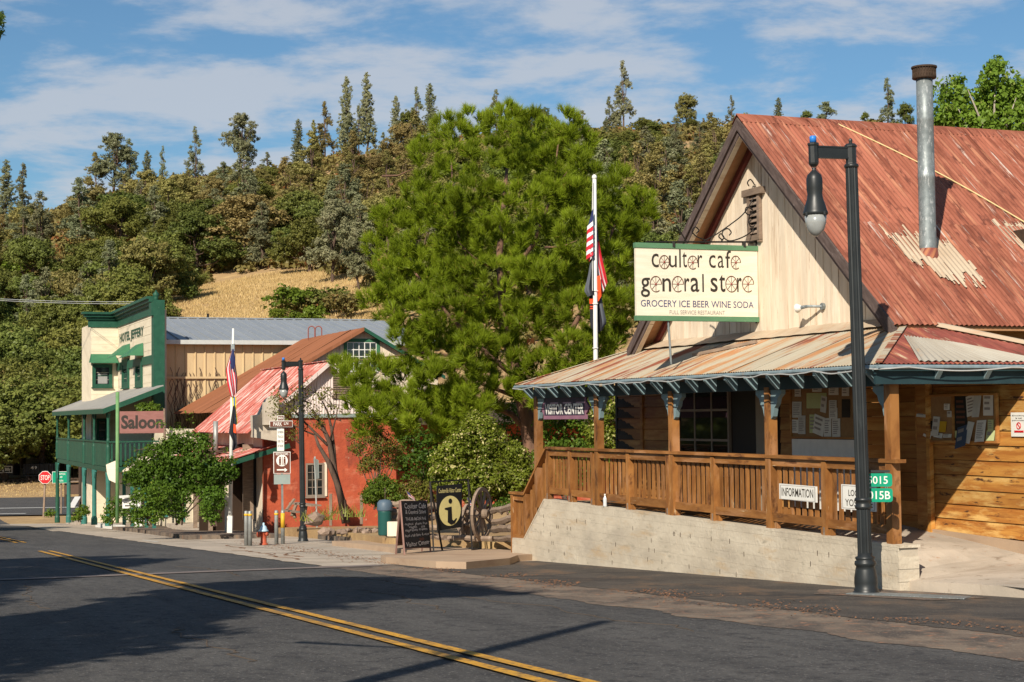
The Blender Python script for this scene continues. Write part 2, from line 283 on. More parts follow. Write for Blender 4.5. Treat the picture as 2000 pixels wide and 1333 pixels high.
M['signgreen'] = mk('sign_green', (.10, .22, .12), (.075, .17, .09), (3, 9, 1), 'uv', .65, rnd=.02)
M['ink'] = plain('ink', (.035, .028, .022), .7)
M['inkbrown'] = plain('ink_brown', (.12, .045, .025), .7)
M['inkblue'] = plain('ink_blue', (.055, .06, .16), .7)
M['inkgrey'] = plain('ink_grey', (.30, .27, .25), .7)
M['iron'] = plain('wrought_iron', (.02, .017, .015), .6, .3)
M['white'] = plain('white_paint', (.74, .73, .68), .5)
M['paper'] = mk('paper', (.66, .65, .6), (.56, .54, .5), (8, 8, 1), 'uv', .8, rnd=.15)
M['paperblue'] = plain('blue_poster', (.06, .09, .15), .6)
M['paperyellow'] = plain('yellow_flyer', (.6, .36, .02), .7)
M['papergreen'] = plain('pale_green_sheet', (.5, .55, .27), .7)
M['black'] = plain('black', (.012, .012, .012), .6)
M['cork'] = mk('cork', (.34, .20, .09), (.27, .15, .07), (12, 12, 1), 'uv', .9, rnd=.05)
M['greenroad'] = plain('green_sign', (.0, .27, .15), .4)
M['hotelgreen'] = mk('hotel_green', (.018, .088, .052), (.010, .06, .036), (4, 4, 4), 'obj', .55, rnd=.1, layers=[((.10, .2, .14), (9, 9, 9), .64, .74)])
M['awning'] = mk('awning_green', (.045, .17, .085), (.035, .14, .07), (4, 4, 4), 'obj', .6, rnd=.08)
M['hotelcream'] = mk('hotel_cream', (.70, .62, .47), (.62, .54, .40), (1.2, 5, 4), 'uv', .8, rnd=.03, bump=.002, layers=[((.50, .43, .32), (.7, 1.6, 1), .54, .70)])
M['tanmetal'] = mk('tan_metal', (.56, .42, .24), (.49, .36, .20), (3, .6, 1), 'uv', .55, rnd=.05, layers=[((.40, .28, .16), (6, 1, 1), .6, .78)])
M['greymetal'] = mk('grey_metal_roof', (.30, .325, .35), (.25, .275, .30), (3, .5, 1), 'uv', .5, .15, rnd=.03)
M['barnrust'] = mk('brown_roof', (.27, .105, .048), (.215, .08, .036), (6, .5, 1), 'uv', .8, rnd=.05, layers=[((.33, .14, .075), (9, .3, 1), .58, .75)])
M['pinkroof'] = mk('pink_roof', (.46, .125, .095), (.37, .09, .065), (4, .5, 1), 'uv', .75, rnd=.04, det=8, cont=True, lo=.4, hi=.6, layers=[((.66, .47, .41), (2.6, .6, 1), .51, .60), ((.62, .40, .34), (7, 1.2, 1), .56, .64), ((.30, .08, .05), (5, .6, 1), .58, .68)])
M['redwall'] = mk('red_stucco', (.41, .085, .038), (.32, .062, .030), (1.5, 1.5, 1.2), 'obj', .9, rnd=0, bump=.03, bsc=(5, 5, 5), lo=.4, hi=.6, layers=[((.46, .15, .085), (1.1, 1.1, 2.2), .54, .66), ((.20, .05, .03), (1.6, 1.6, .5), .57, .68), ((.42, .30, .20), (2.2, 2.2, 2.5), .68, .70)])
M['pinkwhite'] = mk('pale_corrugated', (.66, .56, .52), (.56, .47, .43), (4, .8, 1), 'uv', .7, rnd=.03)
M['stucco'] = mk('parapet_stucco', (.55, .48, .38), (.42, .36, .29), (2, 2, 2), 'obj', .9, rnd=0, layers=[((.25, .21, .17), (3, 3, 3), .6, .75)])
M['greytrim'] = plain('grey_trim', (.25, .30, .28), .6)
M['glass'] = glassmat('window_glass'); M['paneglass'] = glassmat('dark_pane', (.012, .014, .014), .04)
M['curtain'] = mk('curtain', (.32, .32, .31), (.24, .24, .24), (16, 1, 1), 'uv', .9, rnd=.1)
M['barnwood'] = mk('grey_old_wood', (.27, .20, .145), (.16, .115, .085), (3, 16, 16), 'uv', .95, rnd=.2, bump=.005, bsc=(8, 60, 30), layers=[((.38, .31, .24), (2, 14, 1), .58, .74)])
M['bark'] = mk('bark', (.14, .09, .065), (.07, .048, .036), (7, 7, 2), 'obj', .95, rnd=.15, bump=.03, bsc=(14, 14, 4))
M['pinebark'] = mk('pine_bark', (.23, .125, .08), (.11, .065, .045), (6, 6, 2), 'obj', .95, rnd=0, bump=.03, bsc=(12, 12, 4))
M['palebark'] = mk('pale_bark', (.42, .36, .30), (.28, .24, .2), (5, 5, 2), 'obj', .9, rnd=.1)
M['chalk'] = mk('chalkboard', (.018, .019, .018), (.03, .03, .03), (4, 4, 1), 'uv', .8, rnd=0)
M['chalkink'] = plain('chalk', (.72, .72, .68), .9)
M['aframe'] = mk('a_frame_wood', (.28, .16, .13), (.19, .11, .09), (9, 2, 1), 'uv', .8, rnd=.1)
M['cream_ink'] = plain('yellow_cream', (.72, .62, .26), .6)
M['hydrant'] = mk('hydrant_red', (.46, .10, .045), (.36, .07, .035), (9, 9, 9), 'obj', .55, rnd=0, layers=[((.3, .12, .08), (14, 14, 14), .6, .7)])
M['paleblue'] = mk('pale_blue', (.42, .58, .68), (.34, .5, .6), (9, 9, 9), 'obj', .5, rnd=0)
M['yellowband'] = plain('yellow_tape', (.68, .40, .03), .5)
M['post'] = mk('post_galvanised', (.36, .37, .35), (.26, .27, .26), (9, 9, 9), 'obj', .5, .4, rnd=.05)
M['brown'] = plain('sign_brown', (.13, .035, .018), .5)
M['stopred'] = plain('stop_red', (.55, .012, .018), .45)
M['flagred'] = mk('flag_red', (.55, .02, .035), (.45, .015, .03), (9, 9, 9), 'obj', .8, rnd=0)
M['flagwhite'] = plain('flag_white', (.72, .72, .74), .8); M['flagnavy'] = plain('flag_navy', (.02, .028, .10), .8)
M['flagblack'] = plain('flag_black', (.022, .022, .028), .85); M['flaggrey'] = plain('flag_grey', (.10, .11, .13), .85)
M['flagyellow'] = plain('flag_yellow', (.75, .6, .02), .8); M['flagblue'] = plain('flag_blue', (.03, .2, .5), .8); M['flagorange'] = plain('flag_orange', (.75, .08, .02), .8)
M['purple'] = mk('purple_sign', (.26, .13, .18), (.20, .095, .14), (4, 6, 1), 'uv', .7, rnd=0)
M['salooned'] = mk('saloon_board', (.27, .125, .11), (.21, .095, .08), (3, 9, 1), 'uv', .8, rnd=0)
M['rope'] = mk('rope', (.66, .52, .27), (.5, .38, .18), (9, 9, 9), 'obj', .9, rnd=0)
M['cable'] = plain('grey_cable', (.42, .43, .42), .5)
M['stone'] = mk('rocks', (.30, .22, .17), (.18, .13, .10), (4, 4, 4), 'obj', .95, rnd=.25, bump=.03)
M['trashgreen'] = plain('bin_green', (.015, .08, .07), .5); M['trashlid'] = plain('bin_lid', (.08, .12, .16), .5)
M['trainblack'] = plain('train_black', (.018, .018, .02), .6); M['tealpost'] = mk('teal_post', (.035, .17, .14), (.03, .13, .11), (4, 4, 4), 'obj', .6, rnd=.1)
M['greenpole'] = mk('green_pole', (.15, .30, .12), (.11, .23, .09), (4, 4, 4), 'obj', .6, rnd=0)
M['bottle'] = glassmat('water_bottle', (.55, .58, .6), .1)
M['hotelroof'] = mk('balcony_roof', (.33, .32, .29), (.26, .25, .23), (2, 2, 2), 'obj', .85, rnd=0)
# ------------------------------------------------------------------ lettering (meshes of Blender's own font, fitted to a rectangle)
GLY = {}
def prep_text(strings):
    tmp = []
    for (st, wt) in strings:
        cu = bpy.data.curves.new('t', 'FONT'); cu.body = st; cu.offset = wt * .3; cu.resolution_u = 3; cu.align_x = 'LEFT'
        o = bpy.data.objects.new('t', cu); COL.objects.link(o); tmp.append((st, wt, o, cu))
    dg = bpy.context.evaluated_depsgraph_get()
    for (st, wt, o, cu) in tmp:
        me = bpy.data.meshes.new_from_object(o.evaluated_get(dg))
        vv = [tuple(v.co) for v in me.vertices]; ff = [tuple(p.vertices) for p in me.polygons]
        xs = [v[0] for v in vv]; ys = [v[1] for v in vv]
        GLY[(st, wt)] = (vv, ff, min(xs), max(xs), min(ys), max(ys))
        bpy.data.objects.remove(o); bpy.data.curves.remove(cu); bpy.data.meshes.remove(me)
_req = []
TX = [('coulter', 0), ('c', 0), ('u', 0), ('l', 0), ('t', 0), ('r', 0), ('a', 0), ('f', 0), ('g', .02), ('n', .02), ('r', .02), ('a', .02), ('l', .02), ('s', .02), ('t', .02),
      ('GROCERY ICE BEER WINE SODA', .003), ('FULL SERVICE RESTAURANT', 0), ('INFORMATION', .02), ('LOCAL &', .01), ('YOSEMITE', .01), ('5015', .03), ('5015B', .03), ('VISITOR CENTER', .1),
      ('Coulter Cafe', .03), ('& General Store', .02), ('THUR-MON 9-6', .02), ('organic  gluten free', .02), ('vegan    ice', .02), ('espresso cream', .02), ('local craft Beer & wine', .02), ('Visitor Center', .03),
      ('Coulterville Visitor Center', .03), ('HOTEL JEFFERY', .13), ('Saloon', .12), ('STOP', .04), ('49', .04), ('PARK', .03), ('LN', .02), ('MAIN', .03), ('RESTROOMS', .03), ('NO PARKING', .03), ('TRUCKS', .02), ('OVER 1 TON', .02), ('OR TRAILERS', .02),
      ('COMMERCIAL BUILDING', .02), ('FOR SALE', .02), ('WHISTLING BILLY', .03), ('MARIPOSA', .03), ('SONORA', .03), ('CAFE', .03), ('Smoking', .02), ('is not', .02), ('permitted', .02), ('i', .0), ('WELCOME', .02), ('NO', .02), ('Whistling Billy', .1)]
prep_text([(a, b) for a, b in TX])
class _G(dict):
    def __missing__(s, k):
        for q in s.keys():
            if q[0] == k[0]: return s[q]
        raise KeyError(k)
GLY = _G(GLY)
def text(mb, st, wt, pl, s0, s1, z0, z1, off, slant=0.0):
    # written on plane pl between s0 (left of the reader) and s1, from z0 to z1
    vv, ff, x0, x1, y0, y1 = GLY[(st, wt)]
    pts = []
    for (x, y, _) in vv:
        k = (x - x0) / (x1 - x0); h = (y - y0) / (y1 - y0); pts.append(pl.pt(s0 + (s1 - s0) * k, z0 + (z1 - z0) * h, off))
    mb.add(pts, ff)
def textpx(mb, st, wt, pl, x0, x1, ya, yb, off):   # ya upper px, yb lower px at the middle of the text
    s0, _ = pl.sz(x0, yb); s1, _ = pl.sz(x1, yb); xm = (x0 + x1) / 2; zt = pl.sz(xm, ya)[1]; zb = pl.sz(xm, yb)[1]
    text(mb, st, wt, pl, s0, s1, zb, zt, off)
# ------------------------------------------------------------------ leaf clouds
def cloud_mesh(name, P, Nrm, size, tint, mat, aspect=.6, origin=(0, 0, 0)):
    n = len(P); P = np.asarray(P, float) - np.array(origin); size = np.broadcast_to(size, (n,)).reshape(n, 1)
    Nrm = np.asarray(Nrm, float); Nrm /= np.linalg.norm(Nrm, axis=1, keepdims=True) + 1e-9
    r = RNG.normal(size=(n, 3)); A = np.cross(Nrm, r); A /= np.linalg.norm(A, axis=1, keepdims=True) + 1e-9; B = np.cross(Nrm, A)
    q = np.stack([P - A * size, P + B * size * aspect, P + A * size, P - B * size * aspect], 1)
    q += RNG.normal(size=q.shape) * size[:, None, :] * .12
    return raw_mesh(name, q.reshape(-1, 3), 4, tint, mat)
def raw_mesh(name, verts, k, tint, mat):
    nf = len(verts) // k; me = bpy.data.meshes.new(name)
    me.vertices.add(len(verts)); me.vertices.foreach_set('co', verts.astype(np.float32).ravel())
    me.loops.add(nf * k); me.loops.foreach_set('vertex_index', np.arange(nf * k, dtype=np.int32))
    me.polygons.add(nf); me.polygons.foreach_set('loop_start', np.arange(0, nf * k, k, dtype=np.int32)); me.polygons.foreach_set('loop_total', np.full(nf, k, dtype=np.int32))
    a = me.attributes.new('tint', 'FLOAT', 'FACE'); a.data.foreach_set('value', np.asarray(tint, np.float32))
    me.materials.append(mat); me.update(); me.validate(); return me
def ball(n): v = RNG.normal(size=(n, 3)); return v / np.linalg.norm(v, axis=1, keepdims=True)
def lobes_cloud(lobes, per, leaf, clumpr=.25, cl=14, shell=(.55, 1.05), up=.35, seed=None):
    """lobes: (cx,cy,cz,rx,ry,rz); leaves sit in small clumps through the outer part of each lobe"""
    Ps = []; Ns = []; T = []; Sz = []
    for (cx, cy, cz, rx, ry, rz) in lobes:
        nc = max(4, int(per * .12 * (rx * ry + ry * rz + rx * rz) / 3 / clumpr ** 2)); d = ball(nc); rr = RNG.uniform(shell[0], shell[1], (nc, 1))
        C = np.array([cx, cy, cz]) + d * rr * np.array([rx, ry, rz])
        tb = RNG.uniform(0, 1, nc)
        for i in range(nc):
            k = RNG.integers(int(cl * .6), int(cl * 1.4) + 1); q = ball(k) * (RNG.uniform(.2, 1, (k, 1)) ** .6) * clumpr * np.array([1, 1, .7])
            Ps.append(C[i] + q); nn = q / clumpr + d[i] * .5 + RNG.normal(size=(k, 3)) * .6; nn[:, 2] += up; Ns.append(nn)
            T.append(np.clip(tb[i] * .6 + RNG.uniform(0, .45, k), 0, 1)); Sz.append(leaf * RNG.uniform(.6, 1.3, k))
    return np.concatenate(Ps), np.concatenate(Ns), np.concatenate(Sz), np.concatenate(T)
def limbs(mb, base, top, lobes, r0, k=8, n=7, frac=(.3, .9)):
    base = V(base); top = V(top); pts = []
    for i in range(7):
        t = i / 6; q = base.lerp(top, t); q += V((pnoise(q * .7 + V((5, 0, 0))), pnoise(q * .7 + V((0, 9, 0))), 0)) * .25 * (top - base).length * .3 * min(1, t * 3) * (1 if t < 1 else .5); pts.append(q)
    mb.tube(pts, [r0 * (1 - .85 * i / 6) for i in range(7)], 9)
    idx = list(range(len(lobes))); random.shuffle(idx)
    for j in idx[:k]:
        l = lobes[j]; e = V(l[:3]); t = random.uniform(*frac); s = base.lerp(top, t)
        if e.z < s.z + .1: s = base.lerp(top, max(.15, t - .25))
        m = s.lerp(e, .5) + V((0, 0, -.1 * (e - s).length)); m2 = s.lerp(e, .8) + V((random.uniform(-.1, .1), random.uniform(-.1, .1), 0)) * (e - s).length
        mb.tube([s, m, m2, e], [r0 * .42 * (1 - t * .5), r0 * .3 * (1 - t * .5), r0 * .16, r0 * .07], 6)
# ================================================================== the ground
def smooth(t): t = min(1, max(0, t)); return t * t * (3 - 2 * t)
RIDX = [-3000, -600, 0, 140, 300, 420, 500, 600, 700, 800, 950, 1100, 1250, 1440, 1600, 1800, 2000, 2600, 5000]
RIDY = [570, 495, 430, 398, 360, 344, 330, 320, 296, 280, 264, 248, 242, 254, 262, 266, 268, 286, 345]
def hill(x, y):
    yy = max(y, 60); px = 1000 + 3300 * x / yy; R = float(np.interp(px, RIDX, RIDY)); Zr = 1.75 + (815 - R) / 3300 * 380
    sh = 34 * smooth((330 - px) / 160)
    py = y - sh * (1 - smooth((y - 180) / 150))
    h = float(np.interp(py, [110, 120, 168, 240, 300, 380, 470, 620, 900, 2600], [-9, -6, 12, 25, 41, 63, 50, 30, 20, 10]))
    h = h * (Zr / 63 if h > 0 else 1)
    if y > 140: h += 2.2 * pnoise(V((x * .03, y * .03, 1))) * smooth((y - 140) / 60)
    return h
def G(x, y):
    if y < 95: z = GA + GB * max(y, -12)
    else: z = zp(95) - .2 * (1 - math.exp(-(y - 95) / 4.2))
    if y > 137: z += (y - 137) * .045
    a, b = toab((x, y))
    if y < 110: z += min(1.15, max(0, (b - 3.2) * .16)) * smooth((a - 10) / 14) * (1 - smooth((y - 92) / 14))
    h = hill(x, y)
    return max(z, h) if y > 100 else z
ys = list(np.arange(-24, 0, 4)) + list(np.arange(0, 160, 2.0)) + list(np.arange(160, 430, 5.0)) + [440, 460, 490, 530, 600, 700, 900, 1300, 2600]
xs = [-1600, -700, -450, -330] + list(np.arange(-260, -80, 9.0)) + list(np.arange(-80, 80, 2.5)) + list(np.arange(80, 260, 9.0)) + [330, 450, 700, 1600]
gm = MB(); vs_ = []
for y in ys:
    for x in xs: vs_.append((x, y, G(x, y) - .06))
nx = len(xs); fs = [(j * nx + i, j * nx + i + 1, (j + 1) * nx + i + 1, (j + 1) * nx + i) for j in range(len(ys) - 1) for i in range(nx - 1)]
gm.add(vs_, fs); struct('ground', gm, M['ground'], True)
def strip(b0, b1, a0, a1, off, step=2.0, nb=1, wob=0.0):      # a sheet along the street, on the street plane
    m = MB(); n = max(1, int((a1 - a0) / step)); k = 0
    for i in range(n + 1):
        a = a0 + (a1 - a0) * i / n
        for j in range(nb + 1):
            b = b0 + (b1 - b0) * j / nb
            if wob and j in (0, nb): b += wob * (pnoise(V((a * .9, b * 3, 4))) + .35 * pnoise(V((a * 5.3, b * 3, 9))) + .2 * pnoise(V((a * 17, b, 2))))
            p = ab(a, b); p.z = (zp(p.y) if p.y < 92 else G(p.x, p.y)) + off; m.v.append(tuple(p)); m.uv.append((a, b))
    for i in range(n):
        for j in range(nb): q = i * (nb + 1) + j; m.f.append((q, q + nb + 1, q + nb + 2, q + 1))
    return m
def flatpoly(pts, off, thick=0.0):                            # (a, b) polygon lying on the street plane
    P = [ab(a, b) for a, b in pts]; P = [V((p.x, p.y, zp(p.y) + off)) for p in P]
    m = MB()
    if thick: m.prism([p - V((0, 0, thick)) for p in P], (0, 0, thick))
    else: m.add(P, [tuple(range(len(P)))])
    return m
struct('road', strip(-15.5, -4.25, -26, 92, 0.0, .15, 1, wob=.10), M['asphalt'])
struct('gutter', strip(-4.35, -2.95, -22, 12.4, .004, .06, 2, .16), M['gutter'])
struct('road_shoulder', strip(-3.05, 1.2, -22, 12.2, .008, .06, 2, .14), M['old_asphalt'])
struct('crossing_strip', flatpoly([(11.55, -3.3), (12.1, -3.3), (11.3, -6.5), (10.3, -9.5), (9.1, -15.4), (8.6, -15.4), (9.85, -9.5), (10.8, -6.5)], .012), M['patch_strip'])
for b in (-8.03, -7.78):
    struct('yellow_line', strip(b - .055, b + .055, -26, 25.9, .016, .6, 1, .012), M['yellow'])
    struct('yellow_line', strip(b - .055 + .25, b + .055 + .25, 35.5, 90, .016, 1.2), M['yellow'])
struct('white_line', strip(-3.95, -3.85, 33, 36, .016, .5), M['whiteline'])
# cross street at the bottom of the hill and its markings
def crossstrip(y0, y1, x0, x1, off, sk=0.0):
    m = MB(); n = 30; r = 6
    for i in range(n + 1):
        x = x0 + (x1 - x0) * i / n
        for j in range(r + 1):
            y = y0 + (y1 - y0) * j / r + sk * (x + 30); m.v.append((x, y, G(x, y) + off)); m.uv.append((x, y))
    for i in range(n):
        for j in range(r): q = i * (r + 1) + j; m.f.append((q, q + r + 1, q + r + 2, q + 1))
    return m
struct('cross_street', crossstrip(108, 134, -90, 6, .03, .08), M['asphalt'])
random.seed(19)
for (a, b, n_) in ((-4.5, -5.2, 30), (-1, -6.4, 22), (4, -5.0, 26), (-5.5, -9.5, 20), (9, -6.5, 22), (2, -10.2, 22)):
    P_ = [(a, b)]
    for q in range(n_): P_.append((P_[-1][0] + random.uniform(.05, .4), P_[-1][1] + random.uniform(-.11, .12)))
    m = MB()
    for (p, q) in zip(P_, P_[1:]): A, B = ab(*p), ab(*q); m.beam((A.x, A.y, zp(A.y) + .003), (B.x, B.y, zp(B.y) + .003), random.uniform(.008, .02), .004)
    struct('road_crack', m, M['darkjoint'])
struct('edge_line', crossstrip(116.6, 117.2, -90, -29.6, .05, .08), M['whiteline'])
struct('lane_line', crossstrip(109.3, 109.8, -40, -31.5, .05, .08), M['whiteline'])
struct('lane_line', crossstrip(126, 126.5, -32.2, -29.6, .05, .08), M['whiteline'])
struct('corner_apron', flatpoly([(56, -4.6), (66, -4.2), (74, -4.0), (86, -6.2), (93, -5), (88, -2), (72, .3), (60, .3)], .006), M['concrete'])
# pavements with kerbs
struct('apron', strip(-4.3, 2.6, 12.0, 57, .010, .12, 4, .12), M['concrete'])
for k in range(14):
    a = 14.5 + k * 3.05; struct('pavement_joint', strip(-4.1, .2, a, a + .022, .015, .01), M['darkjoint'])
struct('pavement_joint', strip(-2.62, -2.60, 13.5, 56, .015, .5, 1, .01), M['darkjoint'])
for k, (a, b) in enumerate(((15.5, -3.9), (17.2, -3.4), (19.5, -3.7), (24, -3.2))):      # wandering cracks
    P_ = [(a, b)]; 
    for q in range(14): P_.append((P_[-1][0] + random.uniform(.12, .4), P_[-1][1] + random.uniform(-.14, .2)))
    m = MB()
    for (p, q) in zip(P_, P_[1:]): A, B = ab(*p), ab(*q); m.beam((A.x, A.y, zp(A.y) + .016), (B.x, B.y, zp(B.y) + .016), .03, .004)
    struct('pavement_crack', m, M['litter'])
def walk(name, pts, h, mat): return struct(name, flatpoly(pts, h, h + .12), mat)
walk('corner_platform', [(13.6, -2.75), (12.6, -2.95), (9.9, -2.85), (9.3, -2.5), (10.6, -1.2), (12.0, -.5), (12.6, .4), (14, 4), (17, 4), (25.5, .2), (25.5, -.55), (19, -.95), (15.5, -1.4)], .13, M['tanwalk'])
struct('dirt_path', flatpoly([(13, 3.4), (19, 1.9), (27, .6), (33, 1.0), (33, 7), (13, 7)], .15, .2), M['gutter'])
walk('kerb', [(35.5, -2.6), (50, -2.0), (57.5, -1.9), (57.5, .5), (35.5, .5)], .14, M['gutter'])
walk('hotel_pavement', [(58, -1.2), (82, -1.2), (87, 0), (87, 5), (58, 5)], .16, M['concrete'])
struct('white_kerb', flatpoly([(57.6, -1.75), (66.5, -1.5), (66.5, -1.15), (57.6, -1.35)], .2, .25), M['white'])
struct('lamp_patch', flatpoly([(-.2, -1.35), (.65, -.75), (.2, -.02), (-1.9, -.02), (-2.0, -.9)], .014), M['gutter'])
mcov = flatpoly([(-.45, -1.05), (-.15, -.7), (-1.7, -.12), (-2.0, -.45)], .022, .01)
single('utility_cover', mcov, M['galv'], 'flat grey utility cover set in the ground beside the near lamp base', 'utility cover')
# the concrete slab that ramps up to the porch at its right end
m = MB(); na = 26; nb = 9
def slabz(a, b):
    zf = zp(21.5 + .933 * a) + .12; z1 = -.10 + .077 * a
    t = smooth((a + .15) / 1.1); z0 = zf * (1 - t) + .09 * t
    return z0 + (z1 - z0) * min(1, max(0, b / 2.0))
for i in range(na + 1):
    a = -7 + 9.8 * i / na
    for j in range(nb + 1):
        b = .02 + 2.2 * j / nb + (.28 * max(0, min(1, (-a) / 2.0)) if j == 0 else 0); p = ab(a, b); m.v.append((p.x, p.y, slabz(a, b))); m.uv.append((a, b))
for i in range(na):
    for j in range(nb): q = i * (nb + 1) + j; m.f.append((q, q + nb + 1, q + nb + 2, q + 1))
for i in range(na):
    q = i * (nb + 1); q2 = q + nb + 1; k = len(m.v)
    for z in (q, q2): x = m.v[z]; m.v.append((x[0], x[1], x[2] - .4)); m.uv.append((0, 0))
    m.f.append((q, q2, k + 1, k))
struct('pavement', m, M['concrete'])
# leaf litter along the gutter
m = MB()
for i in range(2600):
    a = random.uniform(-9, 13); b = random.gauss(-2.95, .28) + .12 * math.sin(a * 1.3)
    if pnoise(V((a * .6, 2, b))) < -.02: continue
    p = ab(a, b); p.z = zp(p.y) + .018; s = random.uniform(.008, .022); t = random.uniform(0, 6.3)
    q = [p + V((math.cos(t + k * 1.57) * s, math.sin(t + k * 1.57) * s, random.uniform(0, .012))) for k in range(4)]; m.add(q, [(0, 1, 2, 3)])
for i in range(500):
    a = random.uniform(13, 32); b = -2.9 + .14 * (a - 13) * .5 + random.gauss(0, .25); p = ab(a, b); p.z = zp(p.y) + .02; s = random.uniform(.015, .04); t = random.uniform(0, 6.3)
    m.add([p + V((math.cos(t + k * 1.57) * s, math.sin(t + k * 1.57) * s, random.uniform(0, .012))) for k in range(4)], [(0, 1, 2, 3)])
tagp(make('leaf_litter', m, M['litter']), kind='stuff')

# ================================================================== the store
st = root('general_store', ab(5, 1.6, -.3), 'cream gabled wooden store with rusted red corrugated roof and brown plank front', 'building')
PF = planeN(1.44); RB = .98; PR = planeN(RB)
aR, zR = PR.sz(1440, 235); sR, zRr = PR.sz(1748, 636); sL, zRl = PR.sz(1228, 686)
zLo = (zRr + zRl) / 2; hw = (sL - sR) / 2; aC = (sL + sR) / 2
def rz(a): return zR - (zR - zLo) * abs(a - aC) / hw        # roof top height over position a
SL = (zR - zLo) / hw
# gable boards, one by one
wl, wr = aC - hw + .42, aC + hw - .42
a = wl; i = 0
while a < wr:
    wdt = random.uniform(.20, .27); b_ = min(a + wdt, wr); g = .012
    z0 = 2.86; pts = [(a + g, z0), (b_ - g * .3, z0), (b_ - g * .3, rz(b_ - g) - .16), (a + g, rz(a + g) - .16)]
    if a < aC < b_: pts = [(a + g, z0), (b_ - g, z0), (b_ - g, rz(b_ - g) - .16), (aC, rz(aC) - .16), (a + g, rz(a + g) - .16)]
    o = random.uniform(0, .008); m = MB(); P = [PF.pt(q[0], q[1], o + .02) for q in pts]
    m.prism([PF.pt(q[0], q[1], o) for q in pts], PF.w * .024); m.uv = [(q[0], q[1]) for q in pts] * 2
    make('gable_board', m, M['cream'], st); a = b_; i += 1
m = MB(); pts = [(wl, 2.6), (wr, 2.6), (wr, rz(wr) - .17), (aC, zR - .17), (wl, rz(wl) - .17)]
m.prism([PF.pt(q[0], q[1], -.12) for q in pts], PF.w * .115); make('gable_backing', m, M['darkgap'], st)
# roof: right slope in corrugated sheets of two courses, left slope as one
BE = 9.2
def roofpt(a, b, dz=0.0): p = ab(a, b); return V((p.x, p.y, rz(a) + dz))
aE = aC - hw
def sheets(a0, a1, dz, lift, name='roof_sheet'):
    b = RB - .02; k = 0
    while b < BE:
        b2 = min(b + .72, BE); d = dz + random.uniform(0, .006)
        c = [roofpt(a0, b2 + .03, d), roofpt(a0, b, d), roofpt(a1, b, d + lift), roofpt(a1, b2 + .03, d + lift)]
        m = MB().patch(c, 64, 4, .011, .083, (b * 1.7 + k * 3.1, k * 1.9 + a0), .006); make(name, m, M['rust'], st, True); b = b2; k += 1
sheets(aE - .02, aE + 1.95, .03, .035); sheets(aE + 1.85, aC, .05, .03)
m = MB().patch([roofpt(2 * aC - aE, RB, .03), roofpt(2 * aC - aE, BE, .03), roofpt(aC, BE, .05), roofpt(aC, RB, .05)], 600, 3, .011, .083); make('roof_slope', m, M['rust'], st, True)
for sgn in (-1, 1):                                          # roof deck under the sheets
    m = MB(); e = aC + sgn * (hw - .03)
    P = [roofpt(e, RB + .04, -.02), roofpt(e, BE, -.02), roofpt(aC, BE, -.02), roofpt(aC, RB + .04, -.02)]
    m.prism(P, (0, 0, -.06)); make('roof_deck', m, M['soffit'], st)
# ridge cap
m = MB()
for i in range(13):
    b0 = RB - .04 + i * (BE - RB) / 13; b1 = b0 + (BE - .8) / 13 + .04
    m = MB(); P = []
    for b in (b0, b1):
        for (da, dz) in ((-.17, -.10), (0, .06), (.17, -.10), (0, .045)): p = ab(aC + da, b); P.append(V((p.x, p.y, zR + dz + .04)))
    m.add(P, [(0, 1, 5, 4), (1, 2, 6, 5), (2, 3, 7, 6), (3, 0, 4, 7), (0, 3, 2, 1), (4, 5, 6, 7)]); make('ridge_cap', m, M['rust'], st)
# rake boards: dark weathered planks, two deep, and the maroon strip against the wall
for sgn in (-1, 1):
    e = aC + sgn * hw
    for (b0, b1, d0, d1, mat, nm) in ((RB - .04, RB, .03, -.17, 'rake', 'rake_board'), (RB, RB + .04, -.03, -.26, 'rake', 'rake_board'), (1.34, 1.42, -.10, -.22, 'maroon', 'wall_trim')):
        if nm == 'wall_trim' and sgn < 0: continue
        m = MB(); A = roofpt(e, b0, d0); B = roofpt(aC, b0, d0); C = roofpt(aC, b0, d1); D = roofpt(e, b0, d1)
        m.prism([A, B, C, D], NN * (b1 - b0)); Lr = (B - A).length; m.uv = [(0, .1), (Lr, .1), (Lr, 0), (0, 0)] * 2; make(nm, m, M[mat], st)
    m = MB(); pp = [roofpt(e, b, -.24) for b in (.82, .9)]; m.beam(roofpt(e, RB + .06, -.2), roofpt(aC, RB + .06, -.2), .09, .1); make('fly_rafter', m, M['cream'], st)
# louvre
lo = root('gable_louvre', PF.hit(1480, 470, .05), 'weathered slatted attic louvre high in the cream gable', 'louvre')
s0, z0 = PF.sz(1470, 462); s1, z1 = PF.sz(1492, 384)
s0, z0 = PF.sz(1471, 462); s1 = PF.sz(1489, 420)[0]; z1 = PF.sz(1480, 382)[1]
lo0, lo1 = min(s0, s1), max(s0, s1)
make('louvre_back', MB().pb(PF, lo0, lo1, z0, z1, .03, .036), M['black'], lo)
for q in (lo0 - .04, lo1 - .03): make('louvre_frame', MB().pb(PF, q, q + .07, z0 - .12, z1 + .02, .03, .09), M['barnwood'], lo)
make('louvre_frame', MB().pb(PF, lo0 - .16, lo1 + .16, z1, z1 + .11, .03, .12), M['barnwood'], lo); make('louvre_frame', MB().pb(PF, lo0 - .05, lo1 + .05, z0 - .09, z0, .03, .1), M['barnwood'], lo)
for k in range(7):
    zz = z0 + (z1 - z0) * (k + .5) / 7; m = MB(); P = [PF.pt(lo0 + .03, zz + .03, .04), PF.pt(lo1 - .03, zz + .03, .04), PF.pt(lo1 - .03, zz - .02, .085), PF.pt(lo0 + .03, zz - .02, .085)]
    m.prism(P, (0, 0, .014)); make('slat', m, M['barnwood'], lo)
